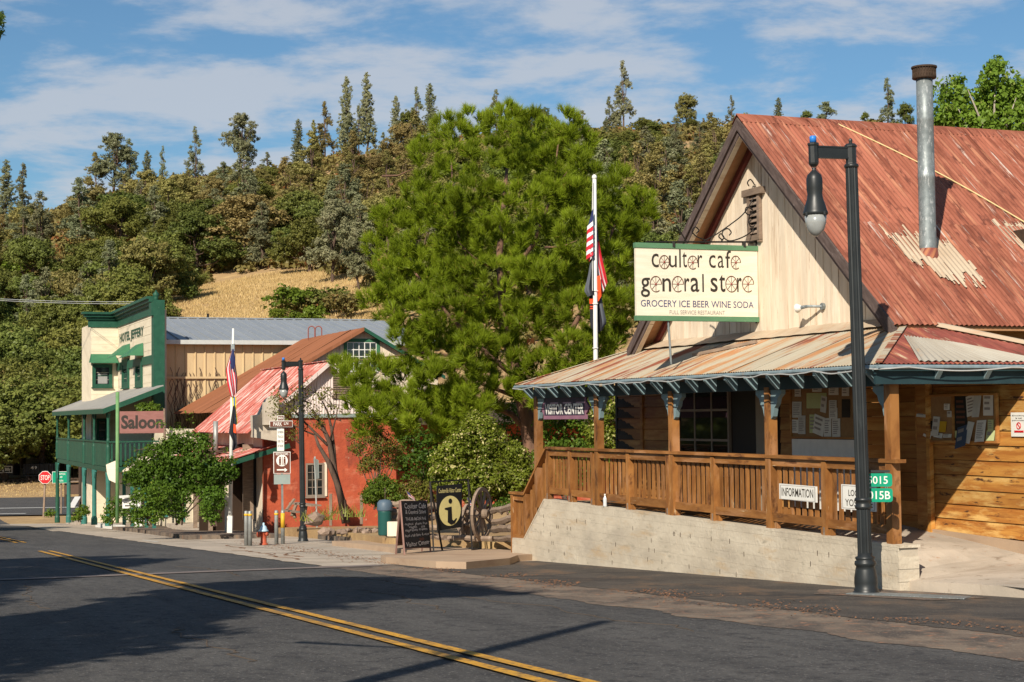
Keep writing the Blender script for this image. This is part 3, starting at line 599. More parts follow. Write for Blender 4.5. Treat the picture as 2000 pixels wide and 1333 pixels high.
# storefront planks
rows = [(-.35 + i * .205, -.35 + (i + 1) * .205) for i in range(0, 14)]
PF2 = planeN(2.0)
def planks(s0, s1, mat, seam=None, lo_z=-.5, top=2.5, name='plank', peel=False, PF=PF):
    for (z0, z1) in rows:
        if z1 < lo_z or z0 >= top: continue
        cuts = [s0]
        if s1 - s0 > 2.6: cuts.append(random.uniform(s0 + .8, s1 - .8))
        cuts.append(s1)
        for c0, c1 in zip(cuts, cuts[1:]):
            m = MB(); tz = min(z1, top)
            P = [PF.pt(c0, z0 + .008, 0), PF.pt(c1, z0 + .008, 0), PF.pt(c1, z0 + .008, .034), PF.pt(c0, z0 + .008, .034), PF.pt(c0, tz, 0), PF.pt(c1, tz, 0), PF.pt(c1, tz, .016), PF.pt(c0, tz, .016)]
            m.hexa(P, [(c0, z0), (c1, z0), (c1, z0), (c0, z0), (c0, z1), (c1, z1), (c1, z1), (c0, z1)]); make(name, m, M[mat], st)
make('wall', MB().pb(PF, 3.0, 11.55, -.6, 2.42, -.18, -.002).pb(PF2, -.12, 3.0, -.6, 2.3, -.18, -.002).pb(PF2, -1.3, -.121, -.6, 2.15, -.18, -.002), M['darkgap'], st)
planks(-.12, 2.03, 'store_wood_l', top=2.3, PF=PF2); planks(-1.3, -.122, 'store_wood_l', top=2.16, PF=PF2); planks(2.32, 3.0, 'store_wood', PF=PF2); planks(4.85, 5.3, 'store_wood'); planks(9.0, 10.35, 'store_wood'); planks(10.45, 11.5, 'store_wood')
make('corner_post', MB().pb(PF2, 2.06, 2.32, -.1, 2.3, 0, .085), M['store_wood'], st); make('corner_batten', MB().pb(PF2, 1.98, 2.058, -.1, 2.3, .034, .10), M['store_wood_l'], st)
PRW = planeA(2.98)
for (z0, z1) in rows:
    if z1 > 0 and z0 < 2.3: make('plank', MB().pb(PRW, 1.46, 1.99, z0 + .008, min(z1, 2.3), -.02, .02), M['store_wood'], st)
make('wall_batten', MB().pb(PF, 10.34, 10.45, .1, 2.42, 0, .05), M['store_wood'], st); make('wall_edge', MB().pb(PF, 11.5, 11.58, .1, 2.42, -.15, .04), M['black'], st)
m = MB(); m.prism([PF2.pt(-1.3, -.6, .04), PF2.pt(2.0, -.6, .04), PF2.pt(2.0, .10, .04), PF2.pt(-1.3, .02, .04)], PF2.w * .04); make('base_course', m, M['tanwalk'], st)
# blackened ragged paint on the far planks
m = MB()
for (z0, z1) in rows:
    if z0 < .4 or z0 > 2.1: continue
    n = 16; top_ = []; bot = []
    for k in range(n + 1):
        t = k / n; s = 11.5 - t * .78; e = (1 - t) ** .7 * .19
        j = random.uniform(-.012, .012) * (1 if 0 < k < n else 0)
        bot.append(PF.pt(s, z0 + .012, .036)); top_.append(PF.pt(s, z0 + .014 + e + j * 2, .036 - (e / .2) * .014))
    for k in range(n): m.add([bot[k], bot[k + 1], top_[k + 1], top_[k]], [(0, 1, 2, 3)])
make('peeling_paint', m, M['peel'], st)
# end wall on the side street corner, interior stands dark behind glass
PE = planeA(11.56); m = MB(); m.add([ab(11.56, 1.44, -.8), ab(11.56, BE, -.8), ab(11.56, BE, 2.5), ab(11.56, 1.44, 2.5)], [(0, 1, 2, 3)]); 
m = MB().prism([ab(11.56, 1.5, -.9), ab(11.56, BE, -.9), ab(11.56, BE, 3.0), ab(11.56, 1.5, 2.45)], UU * -.12); make('side_wall', m, M['store_wood'], st)
m = MB().prism([ab(aE + .35, 1.46, 2.45), ab(aE + .35, BE, 2.45), ab(aE + .35, BE, rz(aE + .35) - .2), ab(aE + .35, 1.46, rz(aE + .35) - .2)], UU * .12); make('side_wall', m, M['store_wood'], st)
# window in the storefront
def window(parent, pl, s0, s1, z0, z1, fm, gm, cols=2, rws=2, fw=.07, mw=.028, proud=.05, depth=.0, curtains=False, name='window', sill=True):
    wn = make(name, MB().pb(pl, s0, s1, z1 - fw, z1, depth, proud).pb(pl, s0, s1, z0, z0 + fw, depth, proud).pb(pl, s0, s0 + fw, z0 + fw, z1 - fw, depth, proud).pb(pl, s1 - fw, s1, z0 + fw, z1 - fw, depth, proud), fm, parent)
    a0, a1, b0, b1 = s0 + fw, s1 - fw, z0 + fw, z1 - fw
    for i in range(cols):
        for j in range(rws):
            x0 = a0 + (a1 - a0) * i / cols + (mw / 2 if i else 0); x1 = a0 + (a1 - a0) * (i + 1) / cols - (mw / 2 if i < cols - 1 else 0)
            y0 = b0 + (b1 - b0) * j / rws + (mw / 2 if j else 0); y1 = b0 + (b1 - b0) * (j + 1) / rws - (mw / 2 if j < rws - 1 else 0)
            make('pane', MB().pb(pl, x0, x1, y0, y1, depth + .004, depth + .010), gm, wn)
    if cols > 1 or rws > 1:
        m = MB()
        for i in range(1, cols): x = a0 + (a1 - a0) * i / cols; m.pb(pl, x - mw / 2, x + mw / 2, b0, b1, depth + .002, depth + .022)
        for j in range(1, rws): y = b0 + (b1 - b0) * j / rws; m.pb(pl, a0, a1, y - mw / 2, y + mw / 2, depth + .002, depth + .020)
        make('muntin', m, fm, wn)
    if sill: make('sill', MB().pb(pl, s0 - .04, s1 + .04, z0 - .05, z0 - .002, depth, proud + .05), fm, wn)
    return wn
M['muntin'] = plain('muntin_brown', (.24, .19, .15), .6)
sw0 = PF.sz(1428, 800)[0]; sw1 = PF.sz(1324, 800)[0]
window(st, PF, sw0, sw1, .75, 2.4, M['muntin'], M['paneglass'], 3, 3, .05, .04, .05, 0, name='shop_window')
make('door_recess', MB().pb(PF, PF.sz(1484, 800)[0], sw0 - .06, 0, 2.4, 0, .01), M['black'], st)
PDo = planeN(1.36); sd0 = PF.sz(1535, 800)[0]; sd1 = PF.sz(1482, 800)[0]
dr = make('door', MB().pb(PF, sd0 + .25, sd1, .1, 2.4, .01, .06), plain('door_grey', (.30, .25, .19), .7), st); make('handle', MB().box(PF.pt(sd0 + .36, 1.05, .09), (.02, .02, .05)), M['galv'], dr)
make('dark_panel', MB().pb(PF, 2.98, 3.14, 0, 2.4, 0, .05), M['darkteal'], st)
# inside-porch notice board with white panel below
def board(name, pl, x0, x1, z0, z1, label, frame, back, off=.04):
    s0 = pl.sz(x1, 800)[0]; s1 = pl.sz(x0, 800)[0]; r = root(name, pl.pt((s0 + s1) / 2, z0, off), label, 'notice board')
    make('cork_panel', MB().pb(pl, s0 + .03, s1 - .03, z0 + .03, z1 - .03, off, off + .02), back, r)
    make('frame', MB().pb(pl, s0, s1, z1 - .03, z1, off, off + .05).pb(pl, s0, s1, z0, z0 + .03, off, off + .05).pb(pl, s0, s0 + .03, z0 + .03, z1 - .03, off, off + .05).pb(pl, s1 - .03, s1, z0 + .03, z1 - .03, off, off + .05), frame, r); return r, s0, s1
z1 = PF.sz(1600, 752)[1]; z0 = PF.sz(1600, 857)[1]
nb, s0, s1 = board('notice_board', PF, 1552, 1682, z0, z1 + .2, 'cork notice board covered with papers inside the porch behind the lamp post', M['store_wood'], M['cork'])
make('white_panel', MB().pb(PF, s0, s1, .3, z0 - .01, .035, .06), M['white'], st)
def paper(par, pl, x0, x1, ya, yb, mat, off, tilt=0, lines=0, curl=.0):
    q = [pl.sz(x0, yb), pl.sz(x1, yb), pl.sz(x1, ya), pl.sz(x0, ya)]; cx = sum(a for a, b in q) / 4; cz = sum(b for a, b in q) / 4
    c, s = math.cos(tilt), math.sin(tilt); P = [(cx + (a - cx) * c - (b - cz) * s, cz + (a - cx) * s + (b - cz) * c) for a, b in q]
    m = MB(); P3 = [pl.pt(a, b, off + (curl if i < 2 else 0)) for i, (a, b) in enumerate(P)]; m.prism(P3, pl.w * .004); m.uv = [(a, b) for a, b in P] * 2
    o = make('paper', m, mat, par)
    if lines:
        mm = MB()
        for k in range(lines):
            t0 = .12 + .76 * k / lines; t1 = t0 + .34 / lines; l = random.uniform(.55, .85)
            def pp(u, v, e=.0055): 
                A = P3[3].lerp(P3[2], u); B = P3[0].lerp(P3[1], u); return A.lerp(B, v) + pl.w * e
            mm.add([pp(.12, t0), pp(.12 + l * .85, t0), pp(.12 + l * .85, t1), pp(.12, t1)], [(0, 1, 2, 3)])
        make('print', mm, M['inkgrey'] if mat is not M['black'] else M['inkbrown'], o)
    return o
for (x0, x1, ya, yb, mt, tl, ln) in ((1555, 1573, 785, 816, 'paper', 0, 7), (1553, 1568, 820, 846, 'paper', .03, 6), (1567, 1581, 812, 848, 'paper', .0, 8), (1589, 1601, 810, 846, 'papergreen', .0, 4), (1597, 1618, 812, 850, 'paper', .22, 3), (1617, 1631, 817, 853, 'paper', 0, 6), (1633, 1649, 818, 854, 'paper', -.03, 7), (1583, 1622, 768, 798, 'papergreen', 0, 0), (1611, 1622, 774, 806, 'paper', .15, 2), (1627, 1642, 782, 802, 'paper', 0, 4), (1627, 1643, 797, 818, 'paper', 0, 5), (1626, 1645, 750, 772, 'paper', 0, 5), (1652, 1666, 748, 774, 'paper', 0, 4), (1652, 1668, 780, 816, 'peel', 0, 0), (1594, 1612, 750, 766, 'paper', 0, 3), (1560, 1572, 752, 775, 'paper', 0, 4)):
    paper(nb, PF, x0, x1, ya, yb, M[mt], .064 + random.uniform(0, .006), tl, ln)
# outer notice board
z1 = PF2.sz(1870, 770)[1]; z0 = PF2.sz(1870, 862)[1]
nb2, s0, s1 = board('notice_board', PF2, 1797, 1956, z0 - .02, z1, 'cork notice board with curling flyers on the plank wall at the right', M['store_wood'], M['cork'])
sm = PF2.sz(1871, 800)[0]; make('divider', MB().pb(PF2, sm - .02, sm + .02, z0, z1 - .03, .06, .092), M['store_wood'], nb2)
for (x0, x1, ya, yb, mt, tl, ln, cu) in ((1800, 1820, 797, 815, 'paper', .06, 3, .02), (1852, 1863, 789, 801, 'paper', 0, 3, 0), (1858, 1867, 803, 815, 'paper', 0, 1, 0), (1831, 1844, 814, 852, 'paper', .05, 2, .03), (1839, 1857, 823, 844, 'paperyellow', .03, 0, .02), (1834, 1850, 846, 855, 'paper', .1, 1, .02), (1851, 1867, 848, 855, 'paper', 0, 2, .01), (1820, 1832, 822, 838, 'black', .1, 0, 0), (1814, 1828, 840, 855, 'paper', .3, 2, .02), (1807, 1811, 777, 784, 'paper', 0, 0, 0), (1873, 1897, 774, 841, 'black', 0, 5, 0), (1897, 1917, 772, 812, 'paper', -.2, 5, .02), (1912, 1926, 769, 815, 'paper', -.02, 0, .05), (1929, 1948, 769, 812, 'paper', 0, 3, 0), (1881, 1902, 832, 874, 'paperblue', -.2, 2, .09), (1898, 1910, 824, 866, 'paper', .12, 0, .06), (1917, 1935, 821, 863, 'paper', -.04, 9, .05), (1938, 1949, 820, 842, 'papergreen', 0, 4, 0), (1936, 1952, 841, 861, 'papergreen', 0, 1, .02), (1873, 1879, 842, 855, 'papergreen', 0, 0, 0)):
    paper(nb2, PF2, x0, x1, ya, yb, M[mt], .066 + random.uniform(0, .006), tl, ln, cu)
PFk = PF; PF = PF2
ns = root('no_smoking_sign', PF.hit(1990, 853, .05), 'white smoking is not permitted sign at the right edge of the plank wall', 'sign')
s1 = PF.sz(1980, 830)[0]; s0 = s1 - .33; zz0 = PF.sz(1990, 853)[1]; zz1 = PF.sz(1990, 806)[1]
make('plate', MB().pb(PF, s0, s1, zz0, zz1, .036, .045), M['white'], ns)
m = MB(); h = zz1 - zz0
for k, t_ in enumerate(('Smoking', 'is not', 'permitted')): text(m, t_, .02, PF, s1 - .03 - (.07 if k == 1 else 0), s0 + .03 + (.07 if k == 1 else 0), zz1 - h * (.17 + k * .1), zz1 - h * (.10 + k * .1), .048)
make('lettering', m, M['ink'], ns); m = MB(); c = PF.pt((s0 + s1) / 2, zz0 + h * .45, .05); R_ = h * .13
m.tube([c + PF.t * (math.cos(t) * R_) + V((0, 0, math.sin(t) * R_)) for t in np.linspace(0, 6.283, 25)], .006, 4); m.beam(c + PF.t * R_ * .7 + V((0, 0, R_ * .7)), c - PF.t * R_ * .7 - V((0, 0, R_ * .7)), .012, .004, PF.w); m.pb(PF, s0 + .07, s1 - .07, zz0 + h * .17, zz0 + h * .25, .046, .05)
make('no_smoking_symbol', m, M['stopred'], ns); PF = PFk
# ---- porch
pr = root('porch', ab(6, 0, -.5), 'timber store porch with rusty hipped metal roof, brown rail and teal rafter tails', 'porch')
zE = 2.37; zT = 3.03
def sheet(c, mat, pitch=.07, amp=.008, name='porch_sheet'): Lu = (V(c[1]) - V(c[0])).length; m = MB().patch(c, int(Lu / pitch * 5) + 2, 3, amp, pitch, (random.uniform(0, 9), 0), .008); make(name, m, M[mat], pr, True)
AE0, AE1 = -.22, 12.35; BEV = -.36; AT0, AT1 = 1.75, 10.35
def P3(a, b, z): p = ab(a, b); return V((p.x, p.y, z))
a = AT0; k = 0
while a < AT1 - .01:
    a2 = min(a + .66, AT1); sheet([P3(a, BEV, zE + .004 * (k % 2)), P3(a2 + .03, BEV, zE + .004 * (k % 2)), P3(a2 + .03, 1.40, zT + .004 * (k % 2)), P3(a, 1.40, zT + .004 * (k % 2))], 'porch_metal'); a = a2; k += 1
def tri(c, mat, name='porch_sheet'):           # corrugated triangle: sheets cut on the hip
    A, B, C = c                                # eave from A to B, C is the top; waves along the eave
    n = int((B - A).length / .07 * 5); m = MB(); nrm = (B - A).cross(C - A).normalized(); nrm = nrm if nrm.z > 0 else -nrm
    tc = (C - A).dot(B - A) / (B - A).length_squared; foot = A + (B - A) * tc; up = C - foot
    for i in range(n + 1):
        t = i / n; h = (t / tc if t < tc else (1 - t) / (1 - tc)) if 0 < tc < 1 else ((1 - t) if tc <= 0 else t)
        p = A + (B - A) * t; w_ = nrm * (.008 * math.sin(2 * math.pi * t * (B - A).length / .07))
        for j in range(3): m.v.append(tuple(p + up * h * j / 2 + w_)); m.uv.append((t * (B - A).length, h * up.length * j / 2))
    for i in range(n):
        for j in range(2): q = i * 3 + j; m.f.append((q, q + 3, q + 4, q + 1))
    make(name, m, M[mat], pr, True)
tri([P3(AE0, BEV, zE), P3(AT0, BEV, zE), P3(AT0, 1.42, zT)], 'porch_metal')
tri([P3(AT1, BEV, zE), P3(AE1, BEV, zE), P3(AT1, 1.42, zT)], 'porch_metal')
tri([P3(AE0, BEV, zE), P3(AE0, 3.3, zE), P3(AT0, 1.42, zT)], 'porch_red', 'end_sheet')
# pale patches riveted on the end slope
def onend(b, h, dz=.018): t = h; a_ = AE0 + (AT0 - AE0) * t; return P3(a_, b, zE + (zT - zE) * t + dz)
m = MB().patch([onend(.28, .03), onend(2.3, .03), onend(1.5, .42), onend(.85, .62)], 130, 8, .010, .11, (0, 0), .01); make('patch_sheet', m, M['porch_grey'], pr)
m = MB().prism([onend(1.55, .88, .03), onend(3.25, .02, .03), onend(3.3, .0, .03), onend(1.42, 1.0, .03)], V((0, 0, .05))); make('hip_flashing', m, M['tarpaint'], pr)
for (p0, p1) in ((P3(AE0, BEV, zE + .02), P3(AT0, 1.42, zT + .02)), (P3(AE1, BEV, zE + .02), P3(AT1, 1.42, zT + .02))):
    make('hip_cap', MB().beam(p0, p1, .09, .012), M['porch_metal'], pr)
m = MB().patch([P3(AT0 - .1, 1.12, zT - .06), P3(AT1, 1.12, zT - .06), P3(AT1, 1.43, zT + .09), P3(AT0 - .1, 1.43, zT + .09)], 90, 2, .004, .5, (0, 0), .02); make('wall_flashing', m, M['tarpaint'], pr)
# soffit deck, fascia, gutter
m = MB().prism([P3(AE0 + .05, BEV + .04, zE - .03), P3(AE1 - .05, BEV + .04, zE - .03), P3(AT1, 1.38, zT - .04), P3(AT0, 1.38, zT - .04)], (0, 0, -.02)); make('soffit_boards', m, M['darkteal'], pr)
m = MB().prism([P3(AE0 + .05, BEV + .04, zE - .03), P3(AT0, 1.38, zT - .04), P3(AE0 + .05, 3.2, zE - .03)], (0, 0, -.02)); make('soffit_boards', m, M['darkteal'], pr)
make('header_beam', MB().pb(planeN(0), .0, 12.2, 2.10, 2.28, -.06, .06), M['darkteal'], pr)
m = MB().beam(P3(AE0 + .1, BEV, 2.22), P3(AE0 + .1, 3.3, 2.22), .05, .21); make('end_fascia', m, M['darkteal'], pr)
m = MB(); m.tube([P3(AE0 - .02, BEV - .03, zE - .04), P3(AE1, BEV - .03, zE - .04)], .028, 7); m.tube([P3(AE0 - .02, BEV - .03, zE - .04), P3(AE0 - .02, 3.3, zE - .04)], .028, 7); make('gutter_pipe', m, M['gutterblue'], pr)
def rafter_tail(a):
    m = MB(); pl = planeA(a)
    pts = [(BEV + .16, 2.33), (BEV + .0, 2.335), (BEV - .035, 2.31), (BEV - .035, 2.26), (BEV + .13, 2.10), (BEV + .16, 2.11)]
    m.prism([P3(a - .025, b, z) for b, z in pts], UU * .06); make('rafter_tail', m, M['teal'], pr)
for k in range(20): rafter_tail(.02 + k * .625 + random.uniform(-.02, .02))
for b in (.55, 1.3, 2.05, 2.8):
    m = MB(); pts = [(AE0 + .4, 2.33), (AE0 + .02, 2.335), (AE0 - .03, 2.30), (AE0 + .09, 2.16), (AE0 + .4, 2.19)]
    m.prism([P3(a, b - .03, z) for a, z in pts], NN * .07); make('rafter_tail', m, M['teal'], pr)
# posts with curved brackets
def post(a, z0, z1=2.14, w_=.135, b=0.0, parent=pr): make('post', MB().pb(planeN(b), a - w_ / 2, a + w_ / 2, z0, z1, -w_ / 2, w_ / 2), M['deckwood'], parent)
def bracket(a, sgn):
    P = []; pl = planeN(0)
    out_ = [(0, 0), (.30, 0), (.30, -.06), (.20, -.12), (.17, -.2), (.10, -.26), (.06, -.38), (0, -.42)]
    m = MB(); m.prism([pl.pt(a + sgn * (.068 + x), 2.10 + z, -.035) for x, z in out_], pl.w * .07); make('bracket', m, M['teal'], pr)
PA = [.06, 3.13, 6.25, 9.22, 12.1]
for a in PA:
    post(a, -.02 if a < 12 else .0)
    for sg in (-1, 1):
        if (a < 1 and sg < 0) or (a > 12 and sg > 0): continue
        bracket(a, sg)
# cord of lights looping along the gutter
m = MB(); pts = []
for i in range(150):
    a = AE1 - (AE1 - AE0) * i / 149; ph = (a / 1.25) % 1.0; pts.append(P3(a, BEV - .07, 2.325 - (.035 + .02 * pnoise(V((a * .7, 0, 0)))) * math.sin(math.pi * ph) ** .8 - .03 * abs(pnoise(V((a * 1.9, 3, 0))))))
for i in range(1, 30): b = BEV + i * .13; pts.append(P3(AE0 - .07, b, 2.33 - .05 * abs(math.sin(b * 1.9))))
single('light_cord', MB().tube(pts, .010, 5), M['cable'], 'thin grey light cord looped along the porch gutter', 'cord')
# deck and retaining wall
DK = .10
m = MB()
a = 2.9
while a < 11.6:
    make('deck_board', MB().pb(planeN(0), a, min(a + .136, 11.6), DK - .03, DK + random.uniform(-.002, .002), -1.42, -.18), M['deckwood_h'], pr) if a < 11.4 else None
    a += .142
# rail posts sit on the wall; wall top runs along at z .1 to .2 
WB = -.10                                        # face of the retaining wall
def wtop(a): return .09 + .095 * max(0, a) / 11.6 if a < 11.65 else .185 - (a - 11.65) * .80
wall = root('retaining_wall', ab(6, -.1, -.8), 'pale concrete block retaining wall under the porch rail', 'wall')
def wbot(a): return zp(ab(a, WB).y) - .05
PW = planeN(WB)
m = MB(); prof = [(-.16, wbot(-.16)), (13.35, wbot(13.35) - .05), (13.35, -.66), (12.72, -.64), (11.65, wtop(11.6) - .035), (-.16, wtop(0) - .035)]
m.prism([PW.pt(a, z, -.30) for a, z in prof], PW.w * .282); m.uv = [(a, z) for a, z in prof] * 2; make('wall_core', m, M['mortar'], wall)
crs = .158; z = -1.25; row = 0
while z < .2:
    a = -.16 + (0 if row % 2 else -.2)
    while a < 13.35:
        a0 = max(a + .0015, -.16); a1 = min(a + .3985, 13.35); a += .4
        if a1 - a0 < .05: continue
        # clip against the sloping top and the street
        t0, t1 = z, z + crs - .002
        lim0 = (wtop(a0) if a0 < 12.7 else -.66); lim1 = (wtop(a1) if a1 < 12.7 else -.66)
        if min(lim0, lim1) - t0 < .02 or t1 < min(wbot(a0), wbot(a1)) - .02: continue
        zz0, zz1 = min(t1, lim0 - .0352), min(t1, lim1 - .0352)
        if zz0 - t0 < .015 or zz1 - t0 < .015: continue
        o = .000 + random.uniform(0, .003)
        m = MB(); P = [PW.pt(a0, t0, -.05), PW.pt(a1, t0, -.05), PW.pt(a1, t0, -.012 + o), PW.pt(a0, t0, -.012 + o), PW.pt(a0, zz0, -.05), PW.pt(a1, zz1, -.05), PW.pt(a1, zz1, -.012 + o), PW.pt(a0, zz0, -.012 + o)]
        m.hexa(P, [(a0, t0), (a1, t0), (a1, t0), (a0, t0), (a0, zz0), (a1, zz1), (a1, zz1), (a0, zz0)]); make('block', m, M['blockwall'], wall)
    z += crs; row += 1
m = MB(); tp = [(-.19, wtop(0)), (11.65, wtop(11.6)), (12.72, -.63)]
for (q0, q1) in zip(tp, tp[1:]): m.prism([PW.pt(q0[0], q0[1] - .035, -.009), PW.pt(q1[0], q1[1] - .035, -.009), PW.pt(q1[0], q1[1], -.009), PW.pt(q0[0], q0[1], -.009)], PW.w * -.31)
make('coping', m, M['blockwall'], wall)
m = MB()
for k in range(46):
    a = random.uniform(.2, 12.4); z = random.choice((-.16, -.32, -.48, -.64, -.8)) + .03; 
    if wbot(a) + .1 < z < wtop(a) - .2: m.pb(PW, a, a + .012, z - .05, z + .02, -.011, -.0075)
tagp(make('weep_slits', m, M['darkgap'], wall), kind='stuff')
m = MB(); PEN = planeA(-.165)
for k in range(5):
    zz = wbot(0) + .02 + k * crs
    if zz + crs > wtop(0): break
    make('end_block', MB().pb(PEN, WB + .002, WB + .30, zz, min(zz + crs - .006, wtop(0) - .04), -.02, .018), M['blockwall'], wall)
# rail: newels, top rail, bottom rail, balusters
NW = [.06, 1.02, 2.0, 2.98, 3.92, 4.9, 5.85, 7.3, 8.9, 10.2, 11.62]
NW = [.06] + [PF_ for PF_ in []] + NW[1:]
rail_px = [1625, 1516, 1404, 1315, 1236, 1168, 1122, 1080]
P0 = planeN(.0)
NW = [.06] + [P0.sz(x - 3, 950)[0] for x in (1618, 1512, 1400, 1312, 1234, 1164, 1120)] + [11.55]
zt = 1.15
for a in NW[1:]:
    make('newel', MB().pb(P0, a - .055, a + .055, wtop(a) + .001, zt - .045, -.055, .055), M['deckwood'], pr)
    make('base_clamp', MB().pb(P0, a - .018, a + .018, wtop(a) + .002, wtop(a) + .11, .056, .062), M['barnwood'], pr)
def rail(a0, z0, a1, z1, wd, th, nm='top_rail', off=0): 
    m = MB(); A = P0.pt(a0, z0, off); B = P0.pt(a1, z1, off); m.beam(A, B, wd, th); make(nm, m, M['deckwood_h'], pr)
rail(-.12, zt - .01, 3.2, zt - .005, .16, .045); rail(3.21, zt - .005, 7.6, zt + .0, .16, .045); rail(7.61, zt, 11.62, zt + .005, .16, .045)
for a0, a1 in zip(NW, NW[1:]):
    g0, g1 = a0 + .06, a1 - .06
    make('upper_rail', MB().pb(P0, g0, g1, zt - .14, zt - .036, -.02, .035), M['deckwood_h'], pr)
    zb = (wtop(a0) + wtop(a1)) / 2 + .11
    make('bottom_rail', MB().pb(P0, g0, g1, zb, zb + .115, -.02, .035), M['deckwood_h'], pr)
    n = max(3, int((g1 - g0) / .158))
    for k in range(n):
        c = g0 + (g1 - g0) * (k + .5) / n; make('baluster', MB().pb(P0, c - .046, c + .046, zb + .05, zt - .10 + random.uniform(-.012, .012), -.042, -.022), M['deckwood'], pr)
    for s_ in (a0 - .11, a0 + .11):
        if s_ > .1: make('block_foot', MB().pb(P0, s_ - .03, s_ + .03, wtop(a0) + .002, zb, -.04, .02), M['deckwood'], pr)
# stair rail down the far end
A0, A1 = 11.62, 12.75; ztop = zt + .005; zl = ztop - (A1 - A0) * .80
make('stair_rail', MB().beam(P0.pt(A0, ztop - .02, 0), P0.pt(A1, zl - .02, 0), .16, .045), M['deckwood_h'], pr)
make('newel', MB().pb(P0, A1 - .05, A1 + .06, -.63, zl + .0, -.055, .055), M['deckwood'], pr)
for k in range(7):
    c = A0 + .1 + (A1 - A0 - .2) * (k + .5) / 7; zz = ztop - (c - A0) * .8 - .06; make('baluster', MB().pb(P0, c - .045, c + .045, zz - .78, zz, -.05, -.02), M['deckwood'], pr)
make('stair_rail', MB().beam(P0.pt(A0, ztop - .92, 0), P0.pt(A1, zl - .92, 0), .07, .11), M['deckwood_h'], pr)
A2 = 13.45; rail(A1, zl - .02, A2 + .12, zl - .02, .15, .045, 'stair_rail')
make('newel', MB().pb(P0, A2 - .05, A2 + .06, -1.02, zl - .03, -.055, .055), M['deckwood'], pr)
make('upper_rail', MB().pb(P0, A1 + .06, A2 - .05, zl - .16, zl - .05, -.02, .03), M['deckwood_h'], pr); make('bottom_rail', MB().pb(P0, A1 + .06, A2 - .05, zl - .95, zl - .84, -.02, .03), M['deckwood_h'], pr)
for k in range(5): c = A1 + .07 + (A2 - A1 - .12) * (k + .5) / 5; make('baluster', MB().pb(P0, c - .042, c + .042, zl - .9, zl - .12, -.05, -.02), M['deckwood'], pr)
for k in range(4): make('stair_step', MB().pb(P0, 11.7 + k * .38, 12.1 + k * .38, -.9, DK - .02 - k * .2, -1.4, -.12), M['deckwood_h'], pr)
# ================================================================== on and around the store
PS = planeA(5.95)
sg = root('hanging_sign', PS.hit(1358, 628), 'large cream hanging shop sign with wheel letters and green edge strips', 'sign')
b0, zt0 = PS.sz(1240, 478); b1, zt1 = PS.sz(1477, 478); zb0 = PS.sz(1358, 628)[1]; zt = (zt0 + zt1) / 2
make('board', MB().pb(PS, b0, b1, zb0 + .07, zt - .07, -.03, .03), M['signwhite'], sg)
for (z0, z1) in ((zb0, zb0 + .08), (zt - .08, zt)): make('edge_strip', MB().pb(PS, b0 - .01, b1 + .01, z0, z1, -.045, .045), M['signgreen'], sg)
def wheel_letter(mb, px, py, rpx, e=False, spokes=8):
    c = PS.hit(px, py, .036); R_ = rpx * mpp(27); t0, t1 = (0, 6.283) if not e else (.05, 5.35)
    pt = lambda r, t: c + PS.t * (math.cos(t) * r * .88) + V((0, 0, math.sin(t) * r * 1.08))
    mb.tube([pt(R_, t) for t in np.linspace(t0, t1, 28)], .0065, 4)
    for k in range(spokes):
        t = 6.283 * k / spokes
        if e and k == spokes - 1: continue
        mb.beam(pt(.02, t), pt(R_ * .98, t), .0045, .005, PS.w)
m = MB(); mw = MB(); mh = MB()
def tl(st, wt, x0, x1, ya, yb): textpx(m, st, wt, PS, x0, x1, ya, yb, .034)
tl('c', 0, 1271, 1285, 496, 523); tl('u', 0, 1305, 1320, 500, 523); tl('l', 0, 1325, 1328, 488, 523); tl('t', 0, 1331, 1340, 493, 523); tl('r', 0, 1361, 1370, 499, 523)
tl('c', 0, 1383, 1396, 499, 524); tl('a', 0, 1400, 1412, 500, 524); tl('f', 0, 1415, 1426, 490, 524)
tl('g', .02, 1250, 1268, 543, 581); tl('n', .02, 1292, 1309, 544, 570); tl('r', .02, 1335, 1345, 544, 570); tl('a', .02, 1347, 1364, 543, 571); tl('l', .02, 1370, 1373, 536, 571)
tl('s', .02, 1386, 1400, 543, 571); tl('t', .02, 1403, 1415, 537, 571); tl('r', .02, 1438, 1447, 543, 571)
make('lettering', m, M['ink'], sg)
for (x, y, r, e) in ((1295.5, 512.5, 12, 0), (1351, 513.5, 12, 1), (1435, 513.5, 12, 1), (1279, 555.5, 14, 1), (1322, 555.5, 14, 1), (1426.5, 555.5, 14.5, 0), (1459, 555.5, 14.5, 1)):
    wheel_letter(mw, x, y, r, bool(e)); c = PS.hit(x, y, .036); mh.box(c, (.012, .012, .012))
make('wheel_lettering', mw, M['inkbrown'], sg); make('wheel_hub', mh, plain('hub_red', (.25, .02, .015), .6), sg)
m = MB(); textpx(m, 'GROCERY ICE BEER WINE SODA', .003, PS, 1250, 1470, 588, 601, .034); make('lettering', m, M['inkblue'], sg)
m = MB(); textpx(m, 'FULL SERVICE RESTAURANT', 0, PS, 1306, 1414, 607, 615, .034); make('lettering', m, M['inkgrey'], sg)
br = root('sign_bracket', PF.hit(1475, 480, .1), 'black wrought iron scroll bracket carrying the hanging shop sign', 'bracket')
ss = lambda px, py: PS.hit(px, py)
m = MB(); m.tube([ss(1478, 360), ss(1478, 485)], .02, 6); m.tube([ss(1479, 473), ss(1262, 473)], .016, 6); m.tube([ss(1477, 478), ss(1477, 632)], .014, 6); make('arm', m, M['iron'], br)
